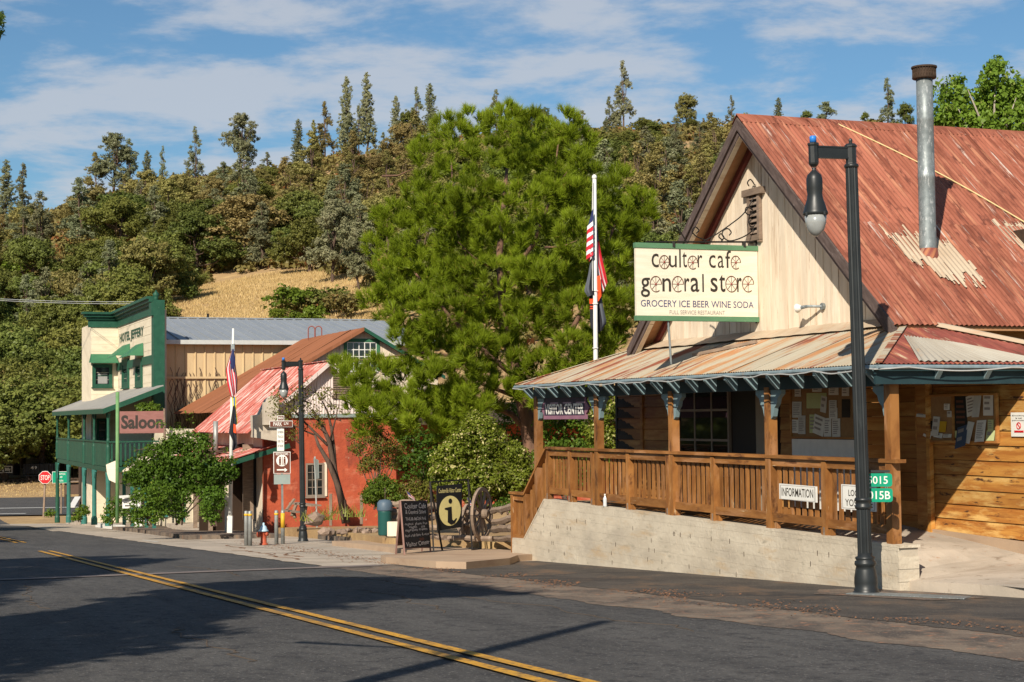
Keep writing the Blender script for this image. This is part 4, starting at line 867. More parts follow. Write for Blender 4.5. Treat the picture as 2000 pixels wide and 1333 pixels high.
def curve(pts, r=.011, n=24):
    P = [V(p) for p in pts]; out_ = []
    for i in range(len(P) - 1):
        p0 = P[max(i - 1, 0)]; p1 = P[i]; p2 = P[i + 1]; p3 = P[min(i + 2, len(P) - 1)]
        for k in range(5): t = k / 5; out_.append(.5 * ((2 * p1) + (-p0 + p2) * t + (2 * p0 - 5 * p1 + 4 * p2 - p3) * t * t + (-p0 + 3 * p1 - 3 * p2 + p3) * t ** 3))
    out_.append(P[-1]); return MB().tube(out_, r, 5)
for pts in ([(1474, 362), (1466, 351), (1460, 357), (1463, 364)], [(1476, 370), (1470, 390), (1452, 418), (1425, 440), (1396, 460), (1375, 471)], [(1470, 410), (1459, 405), (1456, 414), (1463, 420), (1472, 413), (1477, 430), (1470, 450), (1450, 464), (1425, 471), (1412, 462), (1412, 452), (1421, 447), (1428, 454), (1424, 460)], [(1412, 470), (1404, 463), (1408, 457), (1414, 464), (1409, 471)], [(1380, 470), (1360, 462), (1352, 452), (1358, 444), (1365, 450), (1360, 456)], [(1466, 430), (1463, 436), (1468, 444), (1478, 438)], [(1340, 472), (1330, 455), (1320, 440)]):
    make('scroll', curve([ss(*p) for p in pts]), M['iron'], br)
for x in (1315, 1453): make('hanger', MB().box(ss(x, 478), (.025, .055, .05)), M['iron'], br)
make('brace_rod', MB().tube([ss(1305, 626), ss(1311, 712)], .018, 6), M['galv'], br)
single('loose_board', MB().beam(P3(6.6, .55, 2.74), P3(5.2, .95, 2.9), .05, .05), M['barnwood'], 'short weathered board lying on the porch roof under the hanging sign', 'board')
# flood lamp
fl = root('wall_lamp', PF.hit(1612, 602), 'small white bulb spotlight on the cream gable wall', 'lamp')
c = PF.hit(1612, 599, .05); e = PF.hit(1600, 599, .2); g = PF.hit(1586, 603, .26)
make('mount', MB().tube([PF.hit(1612, 599, .0), PF.hit(1612, 599, .07)], .055, 8), M['galv'], fl); make('socket', MB().tube([c, e, g.lerp(e, .35)], [.02, .022, .03], 8), M['galv'], fl)
make('bulb', MB().tube([g.lerp(e, .4), g.lerp(e, .2), g, g + (g - e) * .12], [.03, .05, .075, .05], 12), M['white'], fl, True)
# stove pipe on the roof
pc = ab(2.77, 2.5); zr = rz(2.77); top = planeN(2.5).sz(1813, 128)[1]
sp = root('stove_pipe', (pc.x, pc.y, zr), 'tall galvanised stove pipe with rusty cap on the red roof', 'chimney')
c0 = V((pc.x, pc.y, 0))
make('pipe', MB().lathe(c0, [(.135, zr + .04), (.128, zr + .1), (.124, zr + .9), (.124, zr + 1.14), (.128, zr + 1.15), (.128, zr + 1.2), (.124, zr + 1.21), (.122, zr + 2.0), (.126, zr + 2.01), (.122, zr + 2.05), (.121, top - .14)], 24), M['galv'], sp, True)
make('flashing_cone', MB().lathe(c0, [(.19, zr - .25), (.16, zr - .05), (.142, zr + .1)], 20), M['porch_red'], sp, True)
cp = make('cap', MB().lathe(c0, [(.145, top - .19), (.175, top - .18), (.18, top - .165), (.165, top - .16), (.165, top - .03), (.19, top - .025), (.19, top), (.05, top + .015)], 22), M['rustcap'], sp)
m = MB()
for k in range(26):
    t = 6.283 * k / 26; m.beam(c0 + V((math.cos(t) * .172, math.sin(t) * .172, top - .17)), c0 + V((math.cos(t + .24) * .172, math.sin(t + .24) * .172, top - .02)), .01, .006)
    m.beam(c0 + V((math.cos(t) * .172, math.sin(t) * .172, top - .17)), c0 + V((math.cos(t - .24) * .172, math.sin(t - .24) * .172, top - .02)), .01, .006)
make('cap_mesh', m, M['rustcap'], cp)
# tar patch round it, following the corrugation
m = MB(); nrm = V((0, 0, 1))
def tarpatch(b0, b1, a0, a1, seed):
    m = MB(); n = 90; r = 22; keep = {}
    for i in range(n + 1):
        for j in range(r + 1):
            b = b0 + (b1 - b0) * i / n; a = a0 + (a1 - a0) * j / r; p = roofpt(a, b, .076); p.z += .008 * math.sin(2 * math.pi * b / .083); m.v.append(tuple(p)); m.uv.append((b, a))
    for i in range(n):
        for j in range(r):
            u_, v_ = (i + .5) / n * 2 - 1, (j + .5) / r * 2 - 1; d = abs(u_ * .9 + v_ * .35) ** 2 + v_ * v_ * .9
            if d < .60 + .75 * pnoise(V((i * .11, j * .13, seed))) + .5 * pnoise(V((i * .45, j * .2, seed))): q = i * (r + 1) + j; m.f.append((q, q + r + 1, q + r + 2, q + 1))
    return m
make('tar_patch', tarpatch(1.95, 3.15, 2.05, 3.35, 1.0), M['tarpaint'], st); make('tar_patch', tarpatch(4.15, 5.2, 2.6, 3.5, 5.0), M['tarpaint'], st)
vv = roofpt(3.0, 4.55, .0); vb = MB().box(vv + V((0, 0, .16)), (.16, .3, .12), Matrix.Rotation(.35, 3, 'Z')); single('roof_vent', vb, M['rustcap'], 'brown box vent at the right edge of the red roof', 'vent')
# rope across the roof
pts = []
for k in range(26):
    t = k / 25; px = 1637 + (2030 - 1637) * t; py = 243 + (452 - 243) * t - 9 * math.sin(math.pi * t)
    d = ray(px, py); best = None
    lo_, hi_ = 15, 45
    for _ in range(40):
        mid = (lo_ + hi_) / 2; p = CAMP + d * mid; a, b = toab(p)
        if p.z > rz(a) + .09 if a < aC else True and False: lo_ = mid
        else: hi_ = mid
    p = CAMP + d * hi_; pts.append(p)
single('rope', MB().tube(pts, .014, 5), M['rope'], 'long pale yellow rope lying slantwise over the red roof', 'rope')
m = MB().patch([P3(1.45, 2.3, 2.98), P3(1.45, 8.5, 2.98), P3(2.3, 8.5, 3.12), P3(2.3, 2.3, 3.12)], 300, 2, .010, .083); make('lower_sheet', m, M['porch_grey'], st)
# visitor center board between the porch posts
vc = root('visitor_center_sign', P0.pt(10.7, 1.7, 0), 'purple arrow ended visitor center board between the far porch posts', 'sign')
s1_, zt_ = P0.sz(1063, 776); s0_, zb_ = P0.sz(1146, 814); zt_ = 2.12; zb_ = 1.70; m = MB()
pts = [(s0_, zb_), (s1_, zb_), (s1_, zb_ + .09), (s1_ + .14, (zt_ + zb_) / 2), (s1_, zt_ - .09), (s1_, zt_), (s0_, zt_), (s0_, zt_ - .09), (s0_ - .16, (zt_ + zb_) / 2), (s0_, zb_ + .09)]
m.prism([P0.pt(a, z, -.02) for a, z in pts], P0.w * .04); make('board', m, M['purple'], vc)
m = MB(); text(m, 'VISITOR CENTER', .1, P0, s1_ - .08, s0_ + .08, zb_ + .09, zt_ - .13, .025); make('lettering', m, M['white'], vc)
make('field', MB().pb(P0, s0_ + .05, s1_ - .05, zb_ + .07, zt_ - .02, .020, .0225), plain('sign_field', (.045, .035, .055), .7), vc)
# signs on the rail
PRl = planeN(-.075)
def railsign(nm, x0, x1, ya, yb, lines, label, drop=.0):
    s1, zt = PRl.sz(x0, ya); s0, zb = PRl.sz(x1, yb); r = root(nm, PRl.pt((s0 + s1) / 2, zb), label, 'sign')
    h = zt - zb; m = MB(); P = [PRl.pt(s0, zb), PRl.pt(s1, zb + drop), PRl.pt(s1, zt + drop), PRl.pt(s0, zt)]; m.prism(P, PRl.w * .018); make('board', m, M['white'], r)
    m = MB()
    for i, (st_, wt_, f0, f1, g0, g1) in enumerate(lines): text(m, st_, wt_, PRl, s1 - (s1 - s0) * f0, s1 - (s1 - s0) * f1, zb + h * g0 + drop * .5, zb + h * g1 + drop * .5, .021)
    make('lettering', m, M['ink'], r); m = MB()
    for (u0, u1, v0, v1) in ((.03, .97, .94, .96), (.03, .97, .04, .06), (.03, .045, .06, .94), (.955, .97, .06, .94)): m.pb(PRl, s1 - (s1 - s0) * u0, s1 - (s1 - s0) * u1, zb + h * v0, zb + h * v1, .018, .0195)
    make('border_line', m, M['inkgrey'], r)
railsign('information_sign', 1524, 1597, 946, 982, [('INFORMATION', .02, .07, .92, .24, .78)], 'white information sign fixed to the brown porch rail', .01)
railsign('local_sign', 1645, 1713, 946, 1000, [('LOCAL &', .01, .22, .80, .55, .80), ('YOSEMITE', .01, .12, .92, .14, .42)], 'white two line sign on the rail partly behind the lamp post')
# green number plates
ng = root('number_plates', at(1718, 980, 21.05), 'two green house number plates stacked beside the near lamp post', 'sign')
PG = Pl(at(1718, 950, 21.0), V((.97, -.24, 0)), V((-.24, -.97, 0)))
for (x0, x1, ya, yb, tx, tx0, tx1) in ((1676, 1743, 925, 951, '5015', 1695, 1734), (1672, 1744, 954, 981, '5015B', 1686, 1739)):
    s0, zt = PG.sz(x0, ya); s1, zb = PG.sz(x1, yb); r_ = .035; P = []
    for (cx, cz, t0) in ((s1 - r_, zb + r_, -1.57), (s1 - r_, zt - r_, 0), (s0 + r_, zt - r_, 1.57), (s0 + r_, zb + r_, 3.14)):
        for k in range(4): t = t0 + 1.57 * k / 3; P.append((cx + r_ * math.cos(t), cz + r_ * math.sin(t)))
    pl_ = make('plate', MB().prism([PG.pt(a, z, 0) for a, z in P], PG.w * .006), M['greenroad'], ng)
    m = MB(); textpx(m, tx, .03, PG, tx0, tx1, ya + 5.5, yb - 5.5, .008); make('lettering', m, M['white'], pl_)
for x in (1729, 1733): make('ring', MB().tube([PG.hit(x, 919, 0), PG.hit(x, 958, .0)], .006, 5), M['galv'], ng)
m = MB().beam(PG.hit(1692, 921, .0), PG.hit(1738, 921, .0), .02, .03); make('bracket_arm', m, M['lampblack'], ng)
# water bottle
bp = P0.hit(1189, 990, .07); bt = root('water_bottle', (bp.x, bp.y, wtop(8.7)), 'small clear plastic bottle standing on the retaining wall', 'bottle'); c = V((bp.x, bp.y, wtop(8.7)))
make('bottle', MB().lathe(c, [(.033, .0), (.035, .02), (.033, .07), (.035, .12), (.033, .15), (.014, .18), (.013, .2)], 12), M['bottle'], bt, True); make('cap', MB().lathe(c, [(.016, .2), (.016, .225)], 10), M['white'], bt)
# ---- street lamps
LT = V((-.933, -.36, 0))
def street_lamp(bpx, tpx, Y, label):
    B = at(*bpx, Y); T = at(*tpx, Y); ax = (T - B); H_ = ax.length; q = V((0, 0, 1)).rotation_difference(ax.normalized())
    r = root('street_lamp', B, label, 'street lamp', 'black fluted street lamps on the pavement'); r.rotation_mode = 'QUATERNION'; r.rotation_quaternion = q
    S_ = H_ / 5.55
    def L_(prof, n=24, flute=0, c=(0, 0, 0)): return MB().lathe(V(c), [(a * S_, b * S_) for a, b in prof], n, flute)
    make('base', L_([(.165, 0), (.165, .03), (.145, .04), (.15, .06), (.135, .08), (.14, .14), (.137, .2), (.12, .3), (.11, .34), (.125, .35), (.13, .37), (.125, .4), (.105, .41), (.118, .43), (.118, .45), (.09, .46), (.087, .5)], 28), M['lampblack'], r, True, True)
    make('shaft', L_([(.088, .46), (.086, 1.0), (.075, 5.2)], 32, .09), M['lampblack'], r, False, True)
    make('collar', L_([(.09, 1.03), (.10, 1.04), (.103, 1.07), (.092, 1.08), (.09, 1.12), (.103, 1.13), (.105, 1.15), (.088, 1.17)], 20), M['lampblack'], r, True, True)
    make('collar', L_([(.075, 5.19), (.088, 5.2), (.09, 5.22), (.08, 5.24)], 20), M['lampblack'], r, True, True)
    make('post_head', L_([(.072, 5.22), (.066, 5.25), (.066, 5.44), (.078, 5.45), (.078, 5.47), (.055, 5.49), (.02, 5.5), (.024, 5.53), (.02, 5.55), (.006, 5.56)], 16, .08), M['lampblack'], r, False, True)
    ac = LT * .53; m = MB(); m.beam(V((0, 0, 5.375)) * S_ + LT * .05, V((0, 0, 5.375)) * S_ + LT * (.53 * S_ - .05), .05 * S_, .13 * S_); m.beam(V((0, 0, 5.44)) * S_, V((0, 0, 5.44)) * S_ + LT * .53 * S_, .062 * S_, .02 * S_); m.beam(V((0, 0, 5.31)) * S_, V((0, 0, 5.31)) * S_ + LT * .53 * S_, .062 * S_, .02 * S_)
    make('arm', m, M['lampblack'], r, False, True); c = LT * .53 * S_
    make('arm_end', L_([(.03, 5.19), (.058, 5.22), (.062, 5.24), (.06, 5.44), (.07, 5.46), (.07, 5.48), (.03, 5.49)], 16, .08, c), M['lampblack'], r, False, True)
    make('photocell', L_([(.042, 5.49), (.042, 5.56), (.03, 5.57)], 12, 0, c), M['blue'], r, True, True)
    hd = make('lantern', L_([(.03, 4.98 + .2), (.02, 5.16), (.035, 5.14), (.05, 5.125), (.085, 5.09), (.098, 5.04), (.098, 4.92), (.09, 4.86), (.098, 4.80), (.125, 4.72), (.14, 4.66), (.15, 4.64), (.152, 4.61), (.14, 4.6)][::-1], 24, 0, c), M['lampblack'], r, True, True)
    make('bowl', L_([(.02, 4.345), (.06, 4.37), (.10, 4.42), (.125, 4.5), (.135, 4.6)], 22, 0, c), M['lampglass'], hd, True, True)
    for k in range(4):
        t = 1.57 * k + .6; make('clip', MB().box(c + V((math.cos(t) * .150 * S_, math.sin(t) * .150 * S_, 4.615 * S_)), (.012, .012, .02)), M['lampblack'], hd, False, True)
    return r
street_lamp((1692, 1161), (1661, 272), 20.9, 'tall black fluted street lamp in front of the porch, photo right')
street_lamp((592, 1058), (587, 700), 49.8, 'black street lamp further down the street beside the hydrant')
# ================================================================== corner furniture
def bollard(px, py, dz, label):
    b = gp(px, py, .01); r = root('bollard', b, label, 'bollard', 'yellow banded grey bollards round the hydrant')
    make('pipe', MB().lathe(b, [(.055, 0), (.055, .9), (.045, .93), (.0, .94)], 14), M['post'], r, True); make('band', MB().lathe(b, [(.058, .70 + dz), (.058, .86)], 14), M['yellowband'], r, True)
bollard(481, 1066, 0.1, 'leftmost grey bollard of the pair left of the hydrant'); bollard(488.5, 1066.5, 0.1, 'second grey bollard touching its twin left of the hydrant')
bollard(540, 1063, 0.1, 'grey bollard between the hydrant and the sign post'); bollard(552.5, 1063, -.25, 'bollard with long yellow band round the sign post foot')
b = gp(515, 1065, .01); hy = root('fire_hydrant', b, 'red fire hydrant with a pale blue bonnet on the concrete apron', 'hydrant')
s_ = .9
make('barrel', MB().lathe(b, [(.13 * s_, 0), (.13 * s_, .04), (.095 * s_, .05), (.09 * s_, .2), (.092 * s_, .36), (.125 * s_, .37), (.125 * s_, .41)], 18), M['hydrant'], hy, True)
make('bonnet', MB().lathe(b, [(.13, .41 * s_), (.135, .44 * s_), (.10, .47 * s_), (.09, .53 * s_), (.06, .58 * s_), (.028, .6 * s_), (.026, .67 * s_), (.0, .68 * s_)], 18), M['paleblue'], hy, True)
sd = V((-.75, -.66, 0)); make('outlet', MB().tube([b + V((0, 0, .29)), b + V((0, 0, .29)) + sd * .15, b + V((0, 0, .29)) + sd * .15, b + V((0, 0, .29)) + sd * .19], [.055, .055, .075, .07], 12), M['hydrant'], hy, True)
for k in (-1, 1): t_ = V((.75, -.66, 0)) * k; make('outlet', MB().tube([b + V((0, 0, .30)), b + V((0, 0, .30)) + t_ * .13, b + V((0, 0, .30)) + t_ * .13, b + V((0, 0, .30)) + t_ * .16], [.04, .04, .055, .05], 10), M['hydrant'], hy, True)
# sign post with its stack
bs = gp(552.5, 1062, .01); Ysp = bs.y - .06; PSP = Pl((bs.x, Ysp, 0), V((1, 0.05, 0)), V((.05, -1, 0)))
sp_ = root('sign_post', bs, 'grey sign post with street name, parking and brown restroom signs', 'sign post')
make('post', MB().beam(bs, PSP.hit(549, 812, -.05), .05, .05), M['post'], sp_)
def signplate(par, pl, x0, x1, ya, yb, mat, off=0, nm='sign_panel', cut=0):
    s0, zt = pl.sz(x0, ya); s1, zb = pl.sz(x1, yb); o = make(nm, MB().pb(pl, s0, s1, zb, zt, off, off + .012), mat, par); return o
o = signplate(sp_, PSP, 534, 567.5, 883, 925, M['white']); signplate(o, PSP, 535.3, 566.2, 884.3, 923.7, M['brown'], .013, 'field')
m = MB(); textpx(m, 'RESTROOMS', .03, PSP, 539, 563, 885, 889.5, .028)
c = PSP.hit(551, 900, .02); R_ = 11.2 * mpp(Ysp); m.prism([c + PSP.t * math.cos(t) * R_ + V((0, 0, math.sin(t) * R_)) for t in np.linspace(0, 6.283, 25)[:-1]], PSP.w * .008)
a0, z0 = PSP.sz(542, 918); m.pb(PSP, PSP.sz(541, 918)[0], PSP.sz(557, 918)[0], PSP.sz(541, 919.5)[1], PSP.sz(541, 916.8)[1], .026, .03)
m.prism([PSP.hit(556, 914, .026), PSP.hit(561.5, 918.2, .026), PSP.hit(556, 922.3, .026)], PSP.w * .004); make('symbol', m, M['white'], o)
m = MB()
for x in (547, 556): 
    m.pb(PSP, PSP.sz(x - 1.9, 900)[0], PSP.sz(x + 1.9, 900)[0], PSP.sz(x, 905)[1], PSP.sz(x, 896)[1], .029, .032); c = PSP.hit(x, 894, .03); m.box(c, (.022, .002, .022)); 
    for d in (-1.2, 1.2): m.pb(PSP, PSP.sz(x + d - .8, 900)[0], PSP.sz(x + d + .8, 900)[0], PSP.sz(x, 909)[1], PSP.sz(x, 904)[1], .029, .032)
m.pb(PSP, PSP.sz(551, 900)[0], PSP.sz(552, 900)[0], PSP.sz(551, 909)[1], PSP.sz(551, 892)[1], .029, .032); make('figures', m, M['brown'], o)
signplate(sp_, PSP, 535, 567, 927, 946, M['greytrim'], .0, 'sign_back')
o = signplate(sp_, PSP, 541, 555, 838, 881, M['white']); m = MB()
for k, t_ in enumerate(('NO PARKING', 'TRUCKS', 'OVER 1 TON', 'OR TRAILERS')): textpx(m, t_, .02, PSP, 542.5, 553.5, 842 + k * 9, 847 + k * 9, .014)
make('lettering', m, M['ink'], o)
o = signplate(sp_, PSP, 526.5, 571.5, 822.5, 834.5, M['white']); signplate(o, PSP, 527.5, 570.5, 823.5, 833.5, M['brown'], .013, 'field'); m = MB(); textpx(m, 'PARK', .03, PSP, 534, 551, 824.7, 832.5, .028); textpx(m, 'LN', .02, PSP, 555, 563, 824.7, 830, .028); make('lettering', m, M['white'], o)
o = signplate(sp_, PSP, 541.5, 555, 812, 822, M['white'], .0); signplate(o, PSP, 542.7, 553.8, 813, 821, M['brown'], .013, 'field'); m = MB(); textpx(m, 'MAIN', .03, PSP, 544, 552.5, 814.5, 819.5, .028); make('lettering', m, M['white'], o)
# back of an edge-on sign
bb = at(619, 1031, 58); r = root('sign_post', bb, 'pale green sign seen edge on, right of the second lamp', 'sign post'); make('post', MB().beam(bb, at(615, 892, 58), .05, .05), M['post'], r)
make('sign_panel', MB().prism([at(612, 895, 58.2), at(621, 899, 57.2), at(622, 935, 57.2), at(615, 938, 58.2)], V((.02, .01, 0))), M['greytrim'], r)
# chalkboard A-frame
f0 = gp(790, 1085, .13); f1 = gp(841, 1079, .13); f2 = gp(773, 1083, .13) ; f3 = f2 + (f1 - f0)
af = root('chalkboard', f0.lerp(f1, .5), 'black chalkboard A-frame with handwritten cafe hours at the kerb', 'signboard')
wv = (f1 - f0).normalized(); hgt = at(790, 980, f0.y).z - f0.z; depth = f2 - f0
bk = V((depth.x, depth.y, 0)) * .45
T0 = f0 + bk + V((0, 0, hgt)); T1 = f1 + bk + V((0, 0, hgt)); 
wB = (f1 - f0).length
PAf = Pl(f0, wv, V((wv.y, -wv.x, 0)))
def afp(u, v, o=0): A = f0.lerp(T0, v); B = f1.lerp(T1, v); return A.lerp(B, u) + PAf.w * o
make('panel', MB().prism([afp(.0, .13), afp(1, .10), afp(1, .99), afp(0, .99)], PAf.w * .02), M['chalk'], af)
for (A, B) in ((afp(0, 0), afp(0, 1)), (afp(1, 0), afp(1, 1)), (afp(0, .13), afp(1, .10)), (f2, T0), (f3, T1), (f2.lerp(T0, .2), f3.lerp(T1, .2))): make('frame_bar', MB().beam(A, B, .03, .03), M['aframe'], af)
m = MB().prism([f2.lerp(T0, .16), f2.lerp(T0, 1), f3.lerp(T1, 1), f3.lerp(T1, .16)], PAf.w * -.01); make('rear_panel', m, M['aframe'], af)
def chalk(st_, wt_, u0, u1, v0, v1, sl=.0):
    vv_, ff_, x0, x1, y0, y1 = GLY[(st_, wt_)]; mc.add([afp(u0 + (u1 - u0) * (x - x0) / (x1 - x0), v0 + (v1 - v0) * (y - y0) / (y1 - y0) + sl * (x - x0) / (x1 - x0) + .006 * math.sin(x * 5), .024) for x, y, _ in vv_], ff_)
mc = MB()
chalk('Coulter Cafe', .03, .10, .92, .85, .95); chalk('& General Store', .02, .12, .90, .75, .83); chalk('THUR-MON 9-6', .02, .10, .88, .625, .69); chalk('organic  gluten free', .02, .06, .92, .53, .59); chalk('vegan    ice', .02, .2, .82, .47, .53); chalk('espresso cream', .02, .06, .9, .41, .46, .01); chalk('local craft Beer & wine', .02, .04, .95, .325, .375, .01); chalk('Visitor Center', .03, .05, .95, .145, .23, .02)
make('lettering', mc, M['chalkink'], af)
m = MB()
for k in range(9): t = k / 9 * 6.28; c = afp(.66 + .13 * math.cos(t) * random.uniform(.4, 1), .27 + .035 * math.sin(t), .023); m.beam(afp(.66, .27, .023), c, .02, .004, PAf.w)
make('chalk_drawing', m, M['inkbrown'], af)
# hanging information board in its steel frame
g0 = gp(847, 1079, .13); g1 = gp(864, 1076, .13); g2 = gp(922, 1069, .13); g3 = gp(939, 1066, .13)
Tl = at(840, 942, g0.lerp(g1, .5).y); Tr = at(914, 937, g0.lerp(g1, .5).y + .9)
g2 = at(922, 1071, Tr.y - .35); g3 = at(939, 1068, Tr.y + .5)
for g in (g2, g3): g.z = zp(g.y) + .13
inf = root('info_board', g0.lerp(g3, .5), 'black and yellow visitor information board hanging in a steel frame', 'signboard')
for (A, B) in ((g0, Tl), (g1, Tl), (g2, Tr), (g3, Tr), (Tl, Tr), (g2, g3)): make('frame_bar', MB().beam(A, B, .03, .03), M['iron'], inf)
PI_ = Pl(Tl, (Tr - Tl), V(((Tr - Tl).normalized().y, -(Tr - Tl).normalized().x, 0)))
q = [PI_.sz(853.5, 1037), PI_.sz(901, 1030), PI_.sz(901, 945), PI_.sz(852, 950)]
m = MB().prism([PI_.pt(a, z, 0) for a, z in q], PI_.w * .02); o = make('banner', m, M['black'], inf)
for x in (856, 896): make('tie', MB().tube([PI_.hit(x, 950), PI_.hit(x, 940.5)], .008, 4), M['iron'], inf)
c = PI_.hit(877.5, 998, .022); rx = 21 * mpp(Tl.y); rzz = 29.5 * mpp(Tl.y); m = MB()
tt = PI_.t; m.prism([c + tt * math.cos(t) * rx / abs(tt.x) * .97 + V((0, 0, math.sin(t) * rzz)) for t in np.linspace(0, 6.283, 33)[:-1]], PI_.w * .003); 
make('disc', m, M['cream_ink'], o); m = MB(); textpx(m, 'Coulterville Visitor Center', .03, PI_, 855, 899, 953.5, 962.5, .024); make('lettering', m, M['cream_ink'], o)
m = MB(); cc = PI_.hit(877.5, 979, .028); m.prism([cc + tt * math.cos(t) * .055 + V((0, 0, math.sin(t) * .052)) for t in np.linspace(0, 6.283, 17)[:-1]], PI_.w * .003)
X = lambda px: PI_.sz(px, 1000)[0]; Z = lambda py: PI_.sz(877, py)[1]
pts = [(867, 992), (880, 990), (881, 1015), (884, 1018), (889, 1013), (890.5, 1014), (886, 1023), (879, 1025.5), (872.5, 1020), (873, 997), (867, 994.5)]
m.prism([PI_.pt(X(a), Z(b_), .028) for a, b_ in pts], PI_.w * .003); make('letter_i', m, M['black'], o)
# flags on short sticks
def tinyflag(px, py, Y, h, label, tilt=.2):
    b = at(px, py, Y); r = root('small_flag', b, label, 'flag'); T = b + V((-tilt * h, 0, h)); make('stick', MB().tube([b, T], .006, 5), M['barnwood'], r)
    for k in range(6):
        z0 = h * (.62 + .06 * k); P = [b + V((-tilt * z0, 0, z0)), b + V((-tilt * z0 + .16, .03, z0 - .12)), b + V((-tilt * (z0 + .05) + .16, .03, z0 + h * .06 - .12)), b + V((-tilt * (z0 + h * .055), 0, z0 + h * .055))]
        make('stripe', MB().prism(P, V((0, .004, 0))), M['flagred'] if k % 2 else M['flagwhite'], r)
    make('canton', MB().prism([b + V((-tilt * h, -.006, h)), b + V((-tilt * h + .07, -.006, h - .05)), b + V((-tilt * .8 * h + .07, -.006, h * .8 - .05)), b + V((-tilt * .8 * h, -.006, h * .8))], V((0, -.003, 0))), M['flagnavy'], r)
tinyflag(802, 984, 35.6, .26, 'small striped flag standing behind the chalkboard', .3); tinyflag(924, 1010, 36.2, .42, 'small striped flag beside the wagon wheel', .3)
# garden bed, log rails, wagon wheel
struct('garden_bed', flatpoly([(12.4, 1.3), (14.2, .9), (17.5, .2), (22, -.2), (29.5, .9), (36, 1.2), (39.8, 1.2), (39.8, 9), (11.7, 9)], .28, .4), M['ground'])
def wheel(c, R_, t, w_, label, name='wagon_wheel'):
    r = root(name, c + V((0, 0, -R_)), label, 'wagon wheel'); P = lambda a, rr, o=0: c + t * math.cos(a) * rr + V((0, 0, math.sin(a) * rr)) + w_ * o
    n = 32
    for k in range(8):
        m = MB(); rr = []
        for j in range(5):
            a = 6.2832 * (k + j / 4 * .985) / 8
            for (rd, o) in ((R_, -.03), (R_, .03), (R_ * .87, .03), (R_ * .87, -.03)): m.v.append(tuple(P(a, rd, o))); m.uv.append((a * R_, rd + o))
        for j in range(4):
            for q in range(4): m.f.append((j * 4 + q, j * 4 + (q + 1) % 4, j * 4 + 4 + (q + 1) % 4, j * 4 + 4 + q))
        m.f += [(0, 1, 2, 3), (16, 17, 18, 19)]; make('felloe', m, M['barnwood'], r)
    for k in range(12):
        a = 6.2832 * k / 12 + .1; make('spoke', MB().beam(P(a, R_ * .14), P(a, R_ * .9), .035, .045, w_), M['barnwood'], r)
    make('hub', MB().tube([c - w_ * .12, c - w_ * .1, c + w_ * .1, c + w_ * .14], [.06, .1, .1, .06], 14), M['barnwood'], r); return r
cw = at(941, 1004, 36.2); wheel(cw, .565, V((.36, .933, 0)), V((.933, -.36, 0)), 'large grey wooden wagon wheel standing upright by the log fence')
cw2 = at(914, 1022, 37.0); wheel(cw2, .42, V((.3, .954, 0)), V((.954, -.3, 0)), 'smaller weathered wagon wheel behind the information board')
fr = root('log_fence', at(1000, 1040, 35.6), 'weathered split log fence behind the wagon wheel', 'fence')
def log(par, x0, y0, x1, y1, Y0, Y1, r0, nm='log'):
    A = at(x0, y0, Y0); B = at(x1, y1, Y1); pts = [A.lerp(B, k / 6) + V((0, 0, random.uniform(-.025, .025))) for k in range(7)]; make(nm, MB().tube(pts, [r0 * random.uniform(.8, 1.15) for _ in range(7)], 6), M['barnwood'], par)
for (x0, y0, x1, y1, r0) in ((963, 1000, 1014, 986, .07), (963, 1019, 1014, 1012, .075), (966, 1034, 1014, 1033, .085), (960, 1052, 1014, 1052, .06)): log(fr, x0, y0, x1, y1, 36.4, 34.4, r0)
log(fr, 880, 1001, 965, 1000, 37, 36.6, .045); log(fr, 876, 1052, 962, 1050, 36.4, 36.0, .06)
fr2 = root('log_fence', at(800, 1045, 36.5), 'stack of broad weathered logs behind the chalkboard', 'fence')
for (x0, y0, x1, y1, r0) in ((747, 985, 830, 984, .09), (750, 1000, 836, 999, .09), (752, 1014, 834, 1015, .1), (756, 1029, 860, 1030, .07), (752, 1042, 782, 1043, .06)): log(fr2, x0, y0, x1, y1, 37.2, 36.8, r0)
fr3 = root('log_fence', at(860, 1045, 37.5), 'low crossed log rails between the information board and wheels', 'fence')
for (x0, y0, x1, y1, r0) in ((838, 990, 856, 988, .07), (838, 1010, 858, 1008, .07), (896, 992, 926, 1006, .05), (898, 1049, 912, 1022, .045), (890, 1020, 905, 1050, .045), (838, 1046, 870, 1050, .06)): log(fr3, x0, y0, x1, y1, 37.2, 36.6, r0)
bx = at(770, 1046, 36.2); single('stone_block', MB().box(bx + V((0, 0, .14)), (.14, .12, .15)), M['cream'], 'pale cream block in front of the log stack', 'block')
tb = at(752, 1046, 36.8); bn = root('trash_bin', tb, 'dark green litter bin with a blue lid by the log stack', 'bin')
make('body', MB().lathe(tb, [(.14, 0), (.15, .03), (.155, .5), (.16, .53)], 16), M['trashgreen'], bn, True); make('lid', MB().lathe(tb, [(.165, .53), (.17, .56), (.165, .70), (.12, .76), (.0, .78)], 16), M['trashlid'], bn, True)
